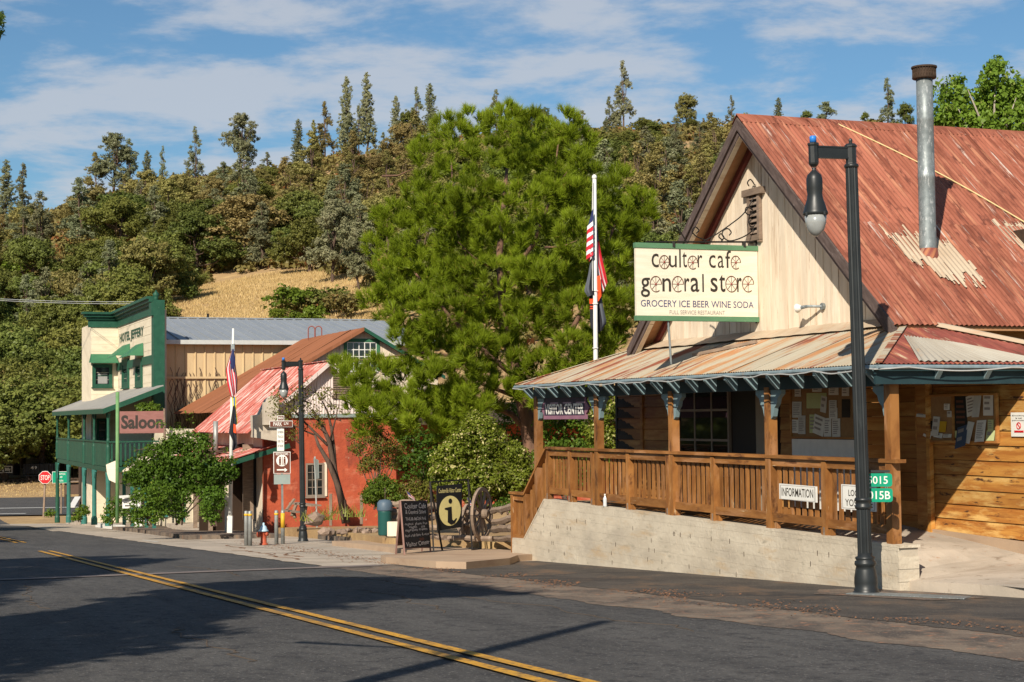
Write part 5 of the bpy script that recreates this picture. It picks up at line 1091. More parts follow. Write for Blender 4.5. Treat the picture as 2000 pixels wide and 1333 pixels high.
# picnic bench remains, fence stakes, stones
pb_ = root('picnic_table', at(575, 1010, 54), 'weathered wooden picnic table by the red wall', 'table')
for (x0, y0, x1, y1, w_) in ((574, 983, 618, 988, .35), (555, 997, 586, 1001, .2)): A = at(x0, y0, 55); B = at(x1, y1, 53.5); make('plank', MB().beam(A, B, w_, .05), M['barnwood'], pb_)
for (x0, y0, x1, y1) in ((575, 975, 560, 996), (598, 986, 594, 1012), (573, 997, 576, 1012), (578, 987, 570, 1008)): A = at(x0, y0, 54.3); B = at(x1, y1, 54.1); make('leg', MB().beam(A, B, .1, .05), M['barnwood'], pb_)
for (x, y0, y1, lb) in ((646, 1027, 965, 'grey weathered stake with a flag scrap left of the small tree'), (706, 1024, 967, 'grey weathered stake right of the small tree'), (752, 975, 952, 'thin rusty rod behind the litter bin')):
    A = at(x, y0, 49 if x < 750 else 37.6); single('stake', MB().beam(A, at(x, y1, A.y), .10 if x < 750 else .02, .08 if x < 750 else .02), M['barnwood'] if x < 750 else M['rustcap'], lb, 'stake')
STX = sorted(random.uniform(622, 742) for _ in range(15)); RO = ['leftmost', 'second', 'third', 'fourth', 'fifth', 'sixth', 'seventh', 'eighth', 'ninth', 'tenth', 'eleventh', 'twelfth', 'thirteenth', 'rightmost']
for i in range(15):
    x = STX[i]; A = at(x, 1027 + random.uniform(-6, 2), 47.5 + random.uniform(-.5, 1.5)); A.z = zp(A.y) + .27; s_ = random.uniform(.09, .17)
    if i == 0: A = at(614, 1022, 47.5); s_ = .25
    m = MB(); pts = []
    bmz = bmesh.new(); bmesh.ops.create_icosphere(bmz, subdivisions=1, radius=1)
    m.add([A + V((v.co.x * s_ * 1.2, v.co.y * s_, v.co.z * s_ * .8 + s_ * .4)) * 1.0 + V((pnoise(v.co * 2 + A), pnoise(v.co * 2 - A), pnoise(v.co * 3 + A))) * s_ * .5 for v in bmz.verts], [tuple(v.index for v in f.verts) for f in bmz.faces]); bmz.free()
    tagp(single('rock', m, M['stone'], ('brown fieldstone in the garden edging below the small tree, ' + RO[i - 1] + (' of the row' if i in (1, 14) else ' from the left')) if i else 'large pale boulder at the foot of the edge-on sign', 'rock', 'fieldstones edging the garden bed' if i else None))
# ================================================================== flagpoles
def cloth(par, nm, P, mat): # P: list of rows of points -> folded sheet with thickness by solid ribbon
    m = MB(); r = len(P); c = len(P[0])
    for row in P:
        for p in row: m.v.append(tuple(p)); m.uv.append((p.x, p.z))
    for i in range(r - 1):
        for j in range(c - 1): m.f.append((i * c + j, i * c + j + 1, (i + 1) * c + j + 1, (i + 1) * c + j))
    o = make(nm, m, mat, par, True); return o
def drape(par, Y, left, right, cols, folds=2.2, depthr=.09, rows=14, skew=0.0, nm='stripe'):
    """hanging flag between two pixel outlines (lists of (x, y) top to bottom); cols = material per band across"""
    def lerp_out(o, t):
        k = t * (len(o) - 1); i = min(int(k), len(o) - 2); f = k - i; return o[i][0] + (o[i + 1][0] - o[i][0]) * f, o[i][1] + (o[i + 1][1] - o[i][1]) * f
    nb = len(cols)
    for j, mt in enumerate(cols):
        P = []
        for i in range(rows + 1):
            t = i / rows; row = []; (lx, ly), (rx, ry) = lerp_out(left, t), lerp_out(right, t)
            for q in range(4):
                u = (j + q / 3) / nb; uu = u + skew * t * (1 - u) * u
                x = lx + (rx - lx) * uu; y = ly + (ry - ly) * uu; dpt = depthr * math.sin(u * folds * 6.283 + t * 1.7) * (.3 + .7 * t)
                row.append(at(x, y, Y + dpt))
            P.append(row)
        cloth(par, nm, P, mt)
Yp = 57; bp_ = at(449, 1031, Yp); bp_.z = zp(57) + .15; fp = root('flagpole', bp_, 'white flagpole with flags at half mast, down the street left', 'flagpole')
make('pole', MB().tube([bp_, at(453, 800, Yp), at(455.5, 642, Yp)], [.075, .062, .035], 12), M['white'], fp, True); make('base_box', MB().beam(bp_, at(449.6, 1008, Yp), .19, .17), M['white'], fp)
make('pulley', MB().box(at(455, 679, Yp), (.06, .06, .12)), M['galv'], fp)
FW, FR, FN = M['flagwhite'], M['flagred'], M['flagnavy']
f1_ = root('flag', at(452, 770, Yp - .2), 'furled american flag hanging from the left flagpole', 'flag')
drape(f1_, Yp - .25, [(453, 683), (441, 722), (444, 750), (451, 777)], [(456, 683), (460, 712), (464, 740), (463, 768)], [FR, FW, FR, FW, FR, FW, FR, FW, FR], 2.2, .1, 16, .6)
drape(f1_, Yp - .42, [(454, 682), (449, 702), (452, 723)], [(456.5, 682), (459.5, 703), (458.5, 718)], [FN], 1.2, .05, 8, 0, 'canton')
f2_ = root('flag', at(458, 830, Yp - .2), 'yellow and blue flag hung under the left american flag', 'flag')
drape(f2_, Yp - .25, [(453, 775), (454, 790), (458, 812), (459, 832)], [(461, 776), (461, 800), (463, 815), (464, 828)], [M['flagyellow'], M['flagblue'], M['flagyellow']], 1.3, .06, 8, 0, 'band')
f3_ = root('flag', at(455, 880, Yp - .3), 'lowest flag on the left pole, black with a red emblem', 'flag')
drape(f3_, Yp - .3, [(455, 794), (447, 845), (455, 862), (453, 880)], [(458, 792), (462, 850), (463, 872), (458, 880)], [M['flagblack'], M['flagblack'], M['flagblack']], 1.7, .06, 12, 0, 'cloth'); drape(f3_, Yp - .42, [(456, 828), (456, 845)], [(460, 830), (461, 847)], [M['flagorange']], .5, .02, 4, 0, 'emblem')
Yq = 36; pz = at(1163.5, 700, Yq); zz = G(pz.x, pz.y); fq = root('flagpole', (pz.x, pz.y, zz), 'white flagpole with ball finial rising behind the porch roof', 'flagpole')
tq = at(1161, 351, Yq); make('pole', MB().tube([V((pz.x, pz.y, zz)), pz, tq], [.06, .05, .042], 12), M['white'], fq, True)
m = MB(); m.tube([tq + V((0, 0, z_)) for z_ in (-.02, .0, .03, .06, .09, .11)], [.02, .04, .055, .055, .04, .01], 12); make('finial', m, M['white'], fq, True)
make('halyard', MB().tube([at(1158, 353, Yq - .1), at(1156.5, 440, Yq - .1), at(1157.5, 568, Yq - .1)], .009, 4), M['white'], fq)
for y in (568, 593, 680): make('cleat', MB().beam(at(1157, y, Yq - .07), at(1168, y, Yq - .07), .012, .012), M['white'], fq)
f4 = root('flag', at(1157, 560, Yq), 'american flag drooping from the pole beside the large pine', 'flag')
drape(f4, Yq - .12, [(1156, 418), (1146, 470), (1144.5, 490), (1150, 512)], [(1158, 412), (1157, 455), (1160, 480), (1159, 500)], [FR, FW, FR, FW], 1.0, .05, 12, .4); 
for k, mt in enumerate([FW, FR, FW, FR, FW, FR, FW, FR]):
    y0 = 440 + k * 8.2; drape(f4, Yq - .16, [(1147 - (y0 - 440) * .03, y0 + 2), (1146.5 - (y0 - 440) * .03, y0 + 10.4)], [(1158, y0 - 8), (1158.5, y0 + 1)], [mt], .5, .02, 2)
drape(f4, Yq - .165, [(1156, 412), (1149, 440)], [(1158.6, 408), (1158.5, 430)], [FN], .4, .02, 4, 0, 'canton')
drape(f4, Yq + .12, [(1163, 460), (1163, 520), (1170, 560), (1176, 576)], [(1168, 462), (1176, 505), (1183, 535), (1186.5, 552)], [FR, FW, FR, FW, FR, FR], 1.6, .07, 12, .3); drape(f4, Yq + .1, [(1163, 448), (1164, 478)], [(1168, 450), (1169, 470)], [FN], .4, .02, 3, 0, 'canton')
f5 = root('flag', at(1150, 580, Yq), 'grey and black flag hanging left of the right flagpole', 'flag')
drape(f5, Yq - .05, [(1156, 490), (1148, 540), (1140.5, 568), (1148, 580)], [(1158, 490), (1159, 530), (1159, 560), (1160, 575)], [M['flaggrey'], M['flaggrey'], M['flagblack']], 1.4, .06, 10, 0, 'cloth')
f6 = root('flag', at(1165, 650, Yq), 'black flag with orange lettering band, lowest on the right flagpole', 'flag')
drape(f6, Yq + .1, [(1150, 566), (1152, 600), (1153, 640), (1166, 650)], [(1172, 560), (1178, 600), (1185, 630), (1176, 646)], [M['flagblack'], M['flaggrey'], M['flagblack'], M['flaggrey']], 2.0, .07, 10, 0, 'cloth')
drape(f6, Yq - .02, [(1151, 584), (1151.5, 594)], [(1161, 584), (1161, 594)], [M['flagorange']], .3, .01, 2, 0, 'band'); drape(f6, Yq - .02, [(1166, 540), (1168, 590)], [(1172, 538), (1175, 578)], [M['flagorange']], .8, .03, 6, 0, 'band')
for k in range(2): drape(f6, Yq - .02, [(1152, 598 + k * 4), (1152, 600 + k * 4)], [(1158, 598 + k * 4), (1158, 600 + k * 4)], [M['flagorange']], .3, .01, 1, 0, 'band')
# ================================================================== red house with the pink roof
PA4 = planeA(40.02)
rh = root('red_house', ab(43, 3, -2), 'red stucco house with faded pink metal roof and pale corrugated gable', 'building')
bR, zRg = PA4.sz(640, 708); a1_, a2_ = 40.02, 50.4; bE, zEe = .40, 1.38; s4 = (zRg - zEe) / (bR - bE)
def h4(b): return zRg - s4 * abs(b - bR)
bB = 2 * bR - bE
def q4(a, b, z): p = ab(a, b); return V((p.x, p.y, z))
ax_ = a1_ - .35
k = 0; a = ax_
while a < a2_:
    a_e = min(a + .9, a2_); m = MB().patch([q4(a, bE - .15, h4(bE - .15) + .03), q4(a_e, bE - .15, h4(bE - .15) + .03), q4(a_e, bR, zRg + .03), q4(a, bR, zRg + .03)], 40, 6, .012, .15, (k * 2.2, 0), .02); make('roof_sheet', m, M['pinkroof'], rh, True); a = a_e; k += 1
m = MB().patch([q4(ax_, bB + .15, h4(bB + .15) + .03), q4(a2_, bB + .15, h4(bB + .15) + .03), q4(a2_, bR, zRg + .03), q4(ax_, bR, zRg + .03)], 200, 3, .012, .15); make('roof_slope', m, M['pinkroof'], rh, True)
for e in (bE, bB):
    m = MB().prism([q4(ax_ - .02, e, h4(e) + .05), q4(ax_ - .02, bR, zRg + .05), q4(ax_ - .02, bR, zRg - .12), q4(ax_ - .02, e, h4(e) - .12)], UU * .05); make('barge_board', m, M['pinkwhite'], rh)
make('ridge_cap', MB().beam(q4(ax_, bR, zRg + .05), q4(a2_, bR, zRg + .05), .2, .03), M['pinkroof'], rh)
zT4 = 1.93
# pale corrugated gable cladding in sheets
b = 2.0
m = MB(); n = 300
for i in range(n + 1):
    b = 1.2 + (bB - 1.0 - 1.2) * i / n; zt = max(zT4 + .02, h4(b) - .05)
    for z in (zT4, zt): m.v.append(tuple(q4(a1_ - .03 - .012 * math.sin(b * 6.283 / .105), b, z))); m.uv.append((b, z))
for i in range(n): m.f.append((i * 2, i * 2 + 2, i * 2 + 3, i * 2 + 1))
make('gable_cladding', m, M['pinkwhite'], rh, True)
m = MB().prism([q4(a1_ + .02, bE + .5, -2.6), q4(a1_ + .02, bB - .3, -2.6), q4(a1_ + .02, bB - .3, h4(bB - .3) - .1), q4(a1_ + .02, bR, zRg - .1), q4(a1_ + .02, bE + .5, h4(bE + .5) - .1)], UU * .2); make('gable_wall', m, M['redwall'], rh)
m = MB().prism([q4(a1_ + 3.2, bB - .6, -2.6), q4(a1_ + 3.2, 16.5, -2.6), q4(a1_ + 3.2, 16.5, zT4 + .3), q4(a1_ + 3.2, bB - .6, zT4 + .3)], UU * .3); make('side_extension_wall', m, M['redwall'], rh)
m = MB().prism([q4(a1_ + .0, bB - .28, 1.5), q4(a1_ + .0, 16.5, 1.5), q4(a1_ + 3.3, 16.5, zT4 + .35), q4(a1_ + 3.3, bB - .28, zT4 + .35)], V((0, 0, .05))); make('added_shade_roof', m, M['rustcap'], rh)  # added roof hidden behind the pine, put there to shade the extension wall
m = MB().prism([q4(a1_ + .24, bE + .55, -2.8), q4(a2_, bE + .55, -2.8), q4(a2_, bE + .55, 1.5), q4(a1_ + .24, bE + .55, 1.5)], NN * .25); make('front_wall', m, M['cream'], rh)
make('trim_band', MB().pb(PA4, 1.9, bB - .4, zT4 - .13, zT4 - .01, -.02, .07), M['greytrim'], rh)
# corner parapet (stucco, stepped)
PP = planeA(39.3); m = MB(); pts = [PP.sz(x, y) for x, y in ((495, 812), (507, 810), (522, 781), (530, 774), (545, 774), (545, 863), (496, 855))]
m.prism([PP.pt(a, z) for a, z in pts], UU * .5); make('parapet', m, M['stucco'], rh)
b0_, _ = PP.sz(512, 800); b1_, z1_ = PP.sz(541, 790); make('parapet_block', MB().pb(PP, b0_, b1_, PP.sz(530, 830)[1], PP.sz(530, 786)[1], 0, .22), M['stucco'], rh)
# louvred opening in the gable
lv0, _ = PA4.sz(650, 775); lv1, _ = PA4.sz(688, 775); zl0 = PA4.sz(665, 774)[1]; zl1 = PA4.sz(665, 735)[1]
lv = make('louvre', MB().pb(PA4, lv0, lv1, zl0, zl1, .045, .06), M['darkgap'], rh)
for k in range(9): zz = zl0 + (zl1 - zl0) * k / 9; make('slat', MB().pb(PA4, lv0, lv1, zz, zz + .05, .06, .10), M['barnwood'], lv)
make('sill', MB().pb(PA4, lv0 - .05, lv1 + .05, zl0 - .07, zl0 - .01, .045, .12), M['barnwood'], lv)
# window in the red wall
w0, _ = PA4.sz(597, 940); w1, _ = PA4.sz(632, 940); wz0 = PA4.sz(615, 970)[1]; wz1 = PA4.sz(615, 905)[1]
window(rh, PA4, w0, w1, wz0, wz1, M['muntin'], M['paneglass'], 3, 4, .06, .02, .06, .0)
make('reveal', MB().pb(PA4, w1 + .01, w1 + .12, wz0, wz1 + .02, .0, .025), M['cream'], rh)
# door recess under the street porch, posts, brick pier
PQ = planeA(41.2)
m = MB(); m.prism([q4(39.8, -.8, -2.5), q4(50, -.8, -2.5), q4(50, -.8, -2.35), q4(39.8, -.8, -2.35)], NN * 1.8); make('porch_floor', m, M['concrete'], rh)
m = MB(); P_ = [PQ.sz(x, y) for x, y in ((426, 901), (540, 867))]; (bo, zo), (bi, zi) = P_
m = MB().patch([q4(39.6, bo - .1, zo), q4(50.3, bo - .1, zo), q4(50.3, bi, zi + .1), q4(39.6, bi, zi + .1)], 300, 3, .012, .15, (0, 3)); make('porch_roof', m, M['pinkroof'], rh, True)
make('eave_beam', MB().beam(q4(39.62, bo - .05, zo - .1), q4(39.62, bi + .1, zi - .05), .08, .16), M['hotelgreen'], rh); make('eave_beam', MB().beam(q4(39.62, bo, zo - .12), q4(50, bo, zo - .12), .08, .14), M['hotelgreen'], rh)
for k in range(4): a = 40.4 + k * 3; make('porch_post', MB().pb(planeN(bo + .15), a - .07, a + .07, -2.4 - .045 * k * 3, zo - .1, -.07, .07), M['cream'] if k == 0 else M['barnwood'], rh)
PD = planeA(43.5)
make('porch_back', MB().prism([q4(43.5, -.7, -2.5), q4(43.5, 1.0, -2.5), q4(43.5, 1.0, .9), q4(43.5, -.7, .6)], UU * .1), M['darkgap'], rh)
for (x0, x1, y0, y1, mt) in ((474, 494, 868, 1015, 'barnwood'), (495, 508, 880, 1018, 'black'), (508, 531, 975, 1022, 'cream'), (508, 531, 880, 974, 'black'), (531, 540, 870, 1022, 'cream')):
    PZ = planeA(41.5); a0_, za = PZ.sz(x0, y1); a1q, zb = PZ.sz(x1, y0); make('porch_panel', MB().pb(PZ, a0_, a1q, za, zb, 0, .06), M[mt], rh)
# stove pipe by the porch
A = at(422, 888, 62); single('vent_pipe', MB().tube([A, at(421, 823, 62)], .09, 12), M['post'], 'pale grey vent pipe through the low pink porch roof', 'pipe', None, True)
# ================================================================== rust barn behind
PB5 = planeA(50.9); bn5 = root('barn', ab(56, 6, -2), 'long barn with plain rust brown roof and cream gable with green window', 'building')
bR5, zR5 = PB5.sz(706, 641); s5 = .57; c0_, c1_ = 50.9, 61.25
def h5(b): return zR5 - s5 * abs(b - bR5)
bL5 = bR5 - 6.2; bK5 = bR5 + 3.6; k = 0; a = c0_ - .4
while a < c1_:
    e = min(a + 1.0, c1_); m = MB().patch([q4(a, bL5, h5(bL5)), q4(e, bL5, h5(bL5)), q4(e, bR5, zR5), q4(a, bR5, zR5)], 44, 6, .012, .14, (k * 3.3, 0), .03); make('roof_sheet', m, M['barnrust'], bn5, True); a = e; k += 1
m = MB().patch([q4(c0_ - .4, bK5, h5(bK5)), q4(c1_, bK5, h5(bK5)), q4(c1_, bR5, zR5), q4(c0_ - .4, bR5, zR5)], 200, 3, .012, .14); make('roof_slope', m, M['barnrust'], bn5, True)
for e in (bL5, bK5): m = MB().prism([q4(c0_ - .43, e, h5(e) + .01), q4(c0_ - .43, bR5, zR5 + .01), q4(c0_ - .43, bR5, zR5 - .15), q4(c0_ - .43, e, h5(e) - .15)], UU * .05); make('barge_board', m, M['barnrust'] if e < bR5 else M['hotelgreen'], bn5)
b = bL5 + .3
while b < bK5 - .2:
    e = min(b + .4, bK5 - .2); zt0 = h5(b + .01) - .1; zt1 = h5(e - .01) - .1; m = MB()
    pts = [(b + .012, -2.6), (e, -2.6), (e, zt1), (b + .012, zt0)] if not (b < bR5 < e) else [(b + .012, -2.6), (e, -2.6), (e, zt1), (bR5, zR5 - .1), (b + .012, zt0)]
    m.prism([PB5.pt(x, z, 0) for x, z in pts], PB5.w * .03); make('gable_board', m, M['cream'], bn5); b = e
m = MB().prism([q4(c0_ + .15, bL5 + .4, -2.8), q4(c0_ + .15, bK5 - .3, -2.8), q4(c0_ + .15, bK5 - .3, h5(bK5 - .3) - .2), q4(c0_ + .15, bR5, zR5 - .25), q4(c0_ + .15, bL5 + .4, h5(bL5 + .4) - .2)], UU * .1); make('gable_backing', m, M['darkgap'], bn5)
x0, _ = PB5.sz(671, 690); x1, _ = PB5.sz(741, 690); z1 = PB5.sz(700, 662)[1]; z0 = PB5.sz(700, 725)[1]
make('window_surround', MB().pb(PB5, x0, x1, z1 - .14, z1, .03, .07).pb(PB5, x0, x0 + .14, z0, z1 - .14, .03, .07).pb(PB5, x1 - .14, x1, z0, z1 - .14, .03, .07), M['awning'], bn5)
window(bn5, PB5, x0 + .14, x1 - .14, z0, z1 - .15, M['white'], M['paneglass'], 5, 4, .03, .035, .05, .03)
# ladder hoops on its ridge
YL = planeN(bR5).hit(616, 665).y - .3
lh = root('ladder_hoops', at(616, 662, YL), 'pair of thin rust red ladder hoops above the brown barn roof', 'ladder')
for x in (608.5, 622): make('hoop', MB().tube([at(x - 6.5, 664, YL)] + [at(x + 6.5 * math.cos(t), 644 - 6.5 * math.sin(t), YL) for t in np.linspace(3.14, 0, 9)] + [at(x + 6.5, 662, YL)], .028, 5), plain('hoop_red', (.25, .07, .05), .6), lh)
# ================================================================== hotel and metal hall
AH = 61.6; PHs = planeA(AH); PHr = planeA(AH + 9.6)
mh_ = root('metal_hall', ab(66, 7, -3), 'long tan metal sided hall with grey standing seam roof', 'building')
bx0, bx1 = .98, 14.2; zev = PHs.sz(400, 667)[1]; zrd = PHr.sz(500, 624)[1]
b = bx0
while b < bx1:
    e = b + .46; m = MB()
    prof = [(0, 0), (.10, 0), (.125, .05), (.175, .05), (.20, 0), (.46, 0)]
    for (x, o) in prof:
        for z in (-3.2, zev - .1): m.v.append(tuple(PHs.pt(b + x, z, o))); m.uv.append((b + x, z))
    for i in range(5): m.f.append((i * 2, i * 2 + 2, i * 2 + 3, i * 2 + 1))
    make('wall_panel', m, M['tanmetal'], mh_); b = e
make('wall_backing', MB().pb(PHs, bx0, bx1, -3.4, zev - .1, -.3, -.02), M['darkgap'], mh_)
z_ = PHs.sz(400, 738)[1]; make('girt_rail', MB().pb(PHs, bx0, bx1, z_ - .05, z_ + .05, .05, .12), M['tanmetal'], mh_)
b = bx0 - .3
while b < bx1:
    e = b + .52; m = MB(); P0_ = q4(AH - .3, b, zev); P1_ = q4(AH - .3, e, zev); P2_ = q4(AH + 9.6, e, zrd); P3_ = q4(AH + 9.6, b, zrd)
    m.add([P0_, P1_, P2_, P3_], [(0, 1, 2, 3)], [(0, 0), (.5, 0), (.5, 8), (0, 8)]); up = V((0, 0, .06)); m.prism([q4(AH - .3, b, zev), q4(AH - .3, b + .05, zev), q4(AH + 9.6, b + .05, zrd), q4(AH + 9.6, b, zrd)], up); make('roof_panel', m, M['greymetal'], mh_); b = e
make('eave_gutter', MB().beam(q4(AH - .38, bx0 - .3, zev - .06), q4(AH - .38, bx1, zev - .06), .16, .2), plain('pale_gutter', (.5, .52, .5), .5), mh_)
make('ridge_vent', MB().beam(q4(AH + 9.6, bx0 - .3, zrd + .04), q4(AH + 9.6, bx1, zrd + .04), .3, .05), M['greymetal'], mh_)
m = MB().prism([q4(AH, bx1, -3), q4(AH + 18, bx1, -3), q4(AH + 18, bx1, zev), q4(AH + 9.6, bx1, zrd), q4(AH, bx1, zev)], NN * .1); make('end_wall', m, M['tanmetal'], mh_)
m = MB().prism([q4(AH, bx0 - .05, -3), q4(AH + 18, bx0 - .05, -3), q4(AH + 18, bx0 - .05, zev), q4(AH + 9.6, bx0 - .05, zrd), q4(AH, bx0 - .05, zev)], NN * -.05); make('end_wall', m, M['tanmetal'], mh_)
make('vent_stack', MB().tube([PHr.hit(406, 640), PHr.hit(406, 613)], .06, 8), M['black'], mh_)
# ivy stems on the wall
m = MB()
for i in range(26):
    b = random.uniform(1.2, 3.6); p = [PHs.pt(b, .5, .07)]; z = .5; bb_ = b
    while z < random.uniform(3.2, 5.1): z += .25; bb_ += random.uniform(-.14, .14); p.append(PHs.pt(bb_, z, .07))
    if len(p) > 2: m.tube(p, .014, 4)
tagp(single('dead_vine', m, M['bark'], 'dry leafless vine stems climbing the tan metal wall', 'vine'))
ht = root('hotel', ab(66, .5, -3.5), 'two storey cream hotel with green cornice, pilaster and corner balcony', 'building')
PHf = planeN(.47); zc = 7.42; zcr = .9
aP, aK = 60.35, 72.88; zfloor = -4.0
m = MB(); m.pb(PHf, aP, aK, zfloor, 6.9, -.3, 0); make('front_wall', m, M['hotelcream'], ht)
PHb = planeA(72.88); bb0 = PHb.sz(178, 700)[0]; make('bay_wall', MB().pb(PHb, bb0, .47, zfloor, 6.9, -4, 0), M['hotelcream'], ht)
make('side_wall', MB().pb(planeA(60.4), .775, .95, zfloor, 6.9, -9, .0), M['hotelcream'], ht)
z = -1.0
while z < 6.7: make('siding_course', MB().pb(PHf, aP + .3, aK - .02, z, z + .012, 0, .012).pb(PHb, bb0, .45, z, z + .012, 0, .012), M['hotelcream'], ht); z += .38
# cornice in three steps with frieze
def cornice(pl, s0, s1, k0=0, k1=0):
    for (z0, z1, o) in ((6.72, 7.12, .06), (7.12, 7.26, .16), (7.26, 7.40, .30), (7.40, 7.52, .42)): make('cornice', MB().pb(pl, s0 - o * k0, s1 + o * k1, z0, z1, -.05, o), M['hotelgreen'], ht)
cornice(PHf, aP + .2, aK); cornice(PHb, bb0 - .1, .47, 1, 0)
make('string_course', MB().pb(PHf, aP + .2, aK, 4.42, 4.82, 0, .07), M['hotelgreen'], ht)
pw0 = 60.1
for (w_, z0, z1, o) in ((.62, zfloor, 6.6, .16), (.72, 6.6, 7.2, .26), (.5, 7.2, 7.32, .15)): make('pilaster', MB().pb(PHf, pw0, pw0 + w_, z0, z1, -.35, o), M['hotelgreen'], ht)
c = PHf.pt(pw0 + .3, 7.32, .0); make('finial', MB().lathe(c, [(.16, 0), (.1, .1), (.14, .2), (.16, .28), (.05, .4), (.0, .5)], 12), M['hotelgreen'], ht, True)
# upper windows with sheet awnings
def awning(pl, s0, s1, z, d, h):
    m = MB(); A, B, C, D = pl.pt(s0 + .1, z, .02), pl.pt(s1 - .1, z, .02), pl.pt(s1, z - h, d), pl.pt(s0, z - h, d); m.prism([A, B, C, D], V((0, 0, -.04))); m.prism([A, D, pl.pt(s0, z - h, .02)], pl.t * .02); make('awning', m, M['awning'], ht)
sx0 = PHb.sz(180, 730)[0]; sx1 = PHb.sz(219, 730)[0]; wz1 = PHb.sz(200, 712)[1]; wz0 = PHb.sz(200, 757)[1]
wn = window(ht, PHb, sx0, sx1, wz0, wz1, M['hotelgreen'], M['glass'], 1, 2, .17, .05, .1, 0)
make('curtain', MB().pb(PHb, sx0 + .3, sx1 - .25, wz0 + .2, wz0 + .72, .011, .014), M['curtain'], wn)
awning(PHb, bb0 - .12, .42, PHb.sz(200, 692)[1], .75, PHb.sz(200, 692)[1] - PHb.sz(200, 709)[1])
for (x0, x1) in ((241, 253), (267, 279)):
    s1_ = PHf.sz(x0, 730)[0]; s0_ = PHf.sz(x1, 730)[0]; zc0 = PHf.sz((x0 + x1) / 2, 758 if x0 < 260 else 756)[1]; zc1 = PHf.sz((x0 + x1) / 2, 702)[1]
    window(ht, PHf, s0_, s1_, zc0, zc1, M['hotelgreen'], M['glass'], 1, 2, .3, .05, .1, 0); awning(PHf, s0_ - .3, s1_ + .3, zc1 + .75, .8, .62)
# painted name
m = MB(); textpx(m, 'HOTEL JEFFERY', .02, PHf, 234, 281, 642, 668, .015)
xs0 = PHf.sz(234, 655)[0]; xs1 = PHf.sz(281, 650)[0]; zt_ = PHf.sz(257, 645)[1]; zb_ = PHf.sz(257, 670)[1]
m = MB(); text(m, 'HOTEL JEFFERY', .13, PHf, xs0, xs1, zb_ + .05, zt_ - .0, .015); make('lettering', m, M['hotelgreen'], ht)
# balcony: posts, deck, roof, railing boards
bal = root('balcony', ab(66, -1.9, -3), 'green two level hotel balcony on turned posts over the pavement', 'balcony')
BB = -1.94; A0b, A1b = 58.5, 79.6; zdk = -.30; zrf = 2.30
PBf = planeN(BB); PBe = planeA(A0b); PBl = planeA(A1b)
make('deck', MB().prism([q4(A0b, BB, zdk), q4(A1b, BB, zdk), q4(A1b, .4, zdk), q4(A0b, .4, zdk)], V((0, 0, -.22))), M['hotelgreen'], bal)
m = MB().prism([q4(A0b - .2, BB - .25, zrf), q4(A1b + .2, BB - .25, zrf), q4(A1b + .2, -.95, 3.0), q4(73, -.95, 3.0), q4(73, .46, 3.35), q4(A0b - .2, .46, 3.35)], V((0, 0, .06)))
m = MB(); m.prism([q4(A0b - .2, BB - .25, zrf), q4(A1b + .2, BB - .25, zrf), q4(A1b + .2, .46, 3.3), q4(A0b - .2, .46, 3.3)], V((0, 0, .06))); make('roof', m, M['hotelroof'], bal)
make('roof_fascia', MB().beam(q4(A0b - .18, BB - .22, zrf - .1), q4(A1b + .2, BB - .22, zrf - .1), .07, .22), M['hotelgreen'], bal); make('roof_fascia', MB().beam(q4(A0b - .18, BB - .25, zrf - .1), q4(A0b - .18, .46, 3.2), .07, .22), M['hotelgreen'], bal)
postsU = [58.6, 63.4, 67.2, 73.9, 79.4]
for a in postsU:
    c = PBf.pt(a, 0, 0); zg = zp(c.y) + .16 if c.y < 92 else G(c.x, c.y) + .1
    make('post', MB().lathe(V((c.x, c.y, 0)), [(.10, zdk), (.10, zdk + .9), (.075, zdk + 1.0), (.085, zdk + 1.2), (.065, zdk + 1.3), (.065, zrf - .5), (.12, zrf - .2)], 10), M['hotelgreen'], bal)
    make('post', MB().lathe(V((c.x, c.y, 0)), [(.15, zg), (.15, zg + .3), (.11, zg + .4), (.10, zdk - .8), (.13, zdk - .22)], 10), M['tealpost'] if a < 75 else M['hotelgreen'], bal)
    for s_ in (-1, 1):
        if a < 60 and s_ < 0: continue
        pts = [PBf.pt(a + s_ * .08, zdk - 1.1, 0), PBf.pt(a + s_ * .2, zdk - .6, 0), PBf.pt(a + s_ * .5, zdk - .28, 0)]; make('brace', MB().tube(pts, .05, 6), M['tealpost'], bal)
        pts = [PBf.pt(a + s_ * .06, zrf - .9, 0), PBf.pt(a + s_ * .16, zrf - .45, 0), PBf.pt(a + s_ * .4, zrf - .2, 0)]; make('brace', MB().tube(pts, .04, 6), M['hotelgreen'], bal)
a = A0b + .1
while a < A1b: make('rail_board', MB().pb(PBf, a, a + .27, zdk + .02, zdk + 1.1, -.02, .02), M['hotelgreen'], bal); a += .29
b = BB + .1
while b < .4: make('rail_board', MB().pb(PBe, b, b + .08, zdk + .05, zdk + 1.05, -.02, .02), M['hotelgreen'], bal); b += .2
make('handrail', MB().beam(PBf.pt(A0b, zdk + 1.13, 0), PBf.pt(A1b, zdk + 1.13, 0), .14, .07), M['hotelgreen'], bal); make('handrail', MB().beam(PBe.pt(BB, zdk + 1.13, 0), PBe.pt(.4, zdk + 1.13, 0), .14, .07), M['hotelgreen'], bal)
# upper door/window behind the balcony
s0_, s1_ = PHb.sz(188, 830)[0], PHb.sz(210, 830)[0]; window(ht, PHb, s0_, s1_, -.1, 1.9, M['hotelgreen'], M['glass'], 1, 2, .12, .05, .1, 0, True)
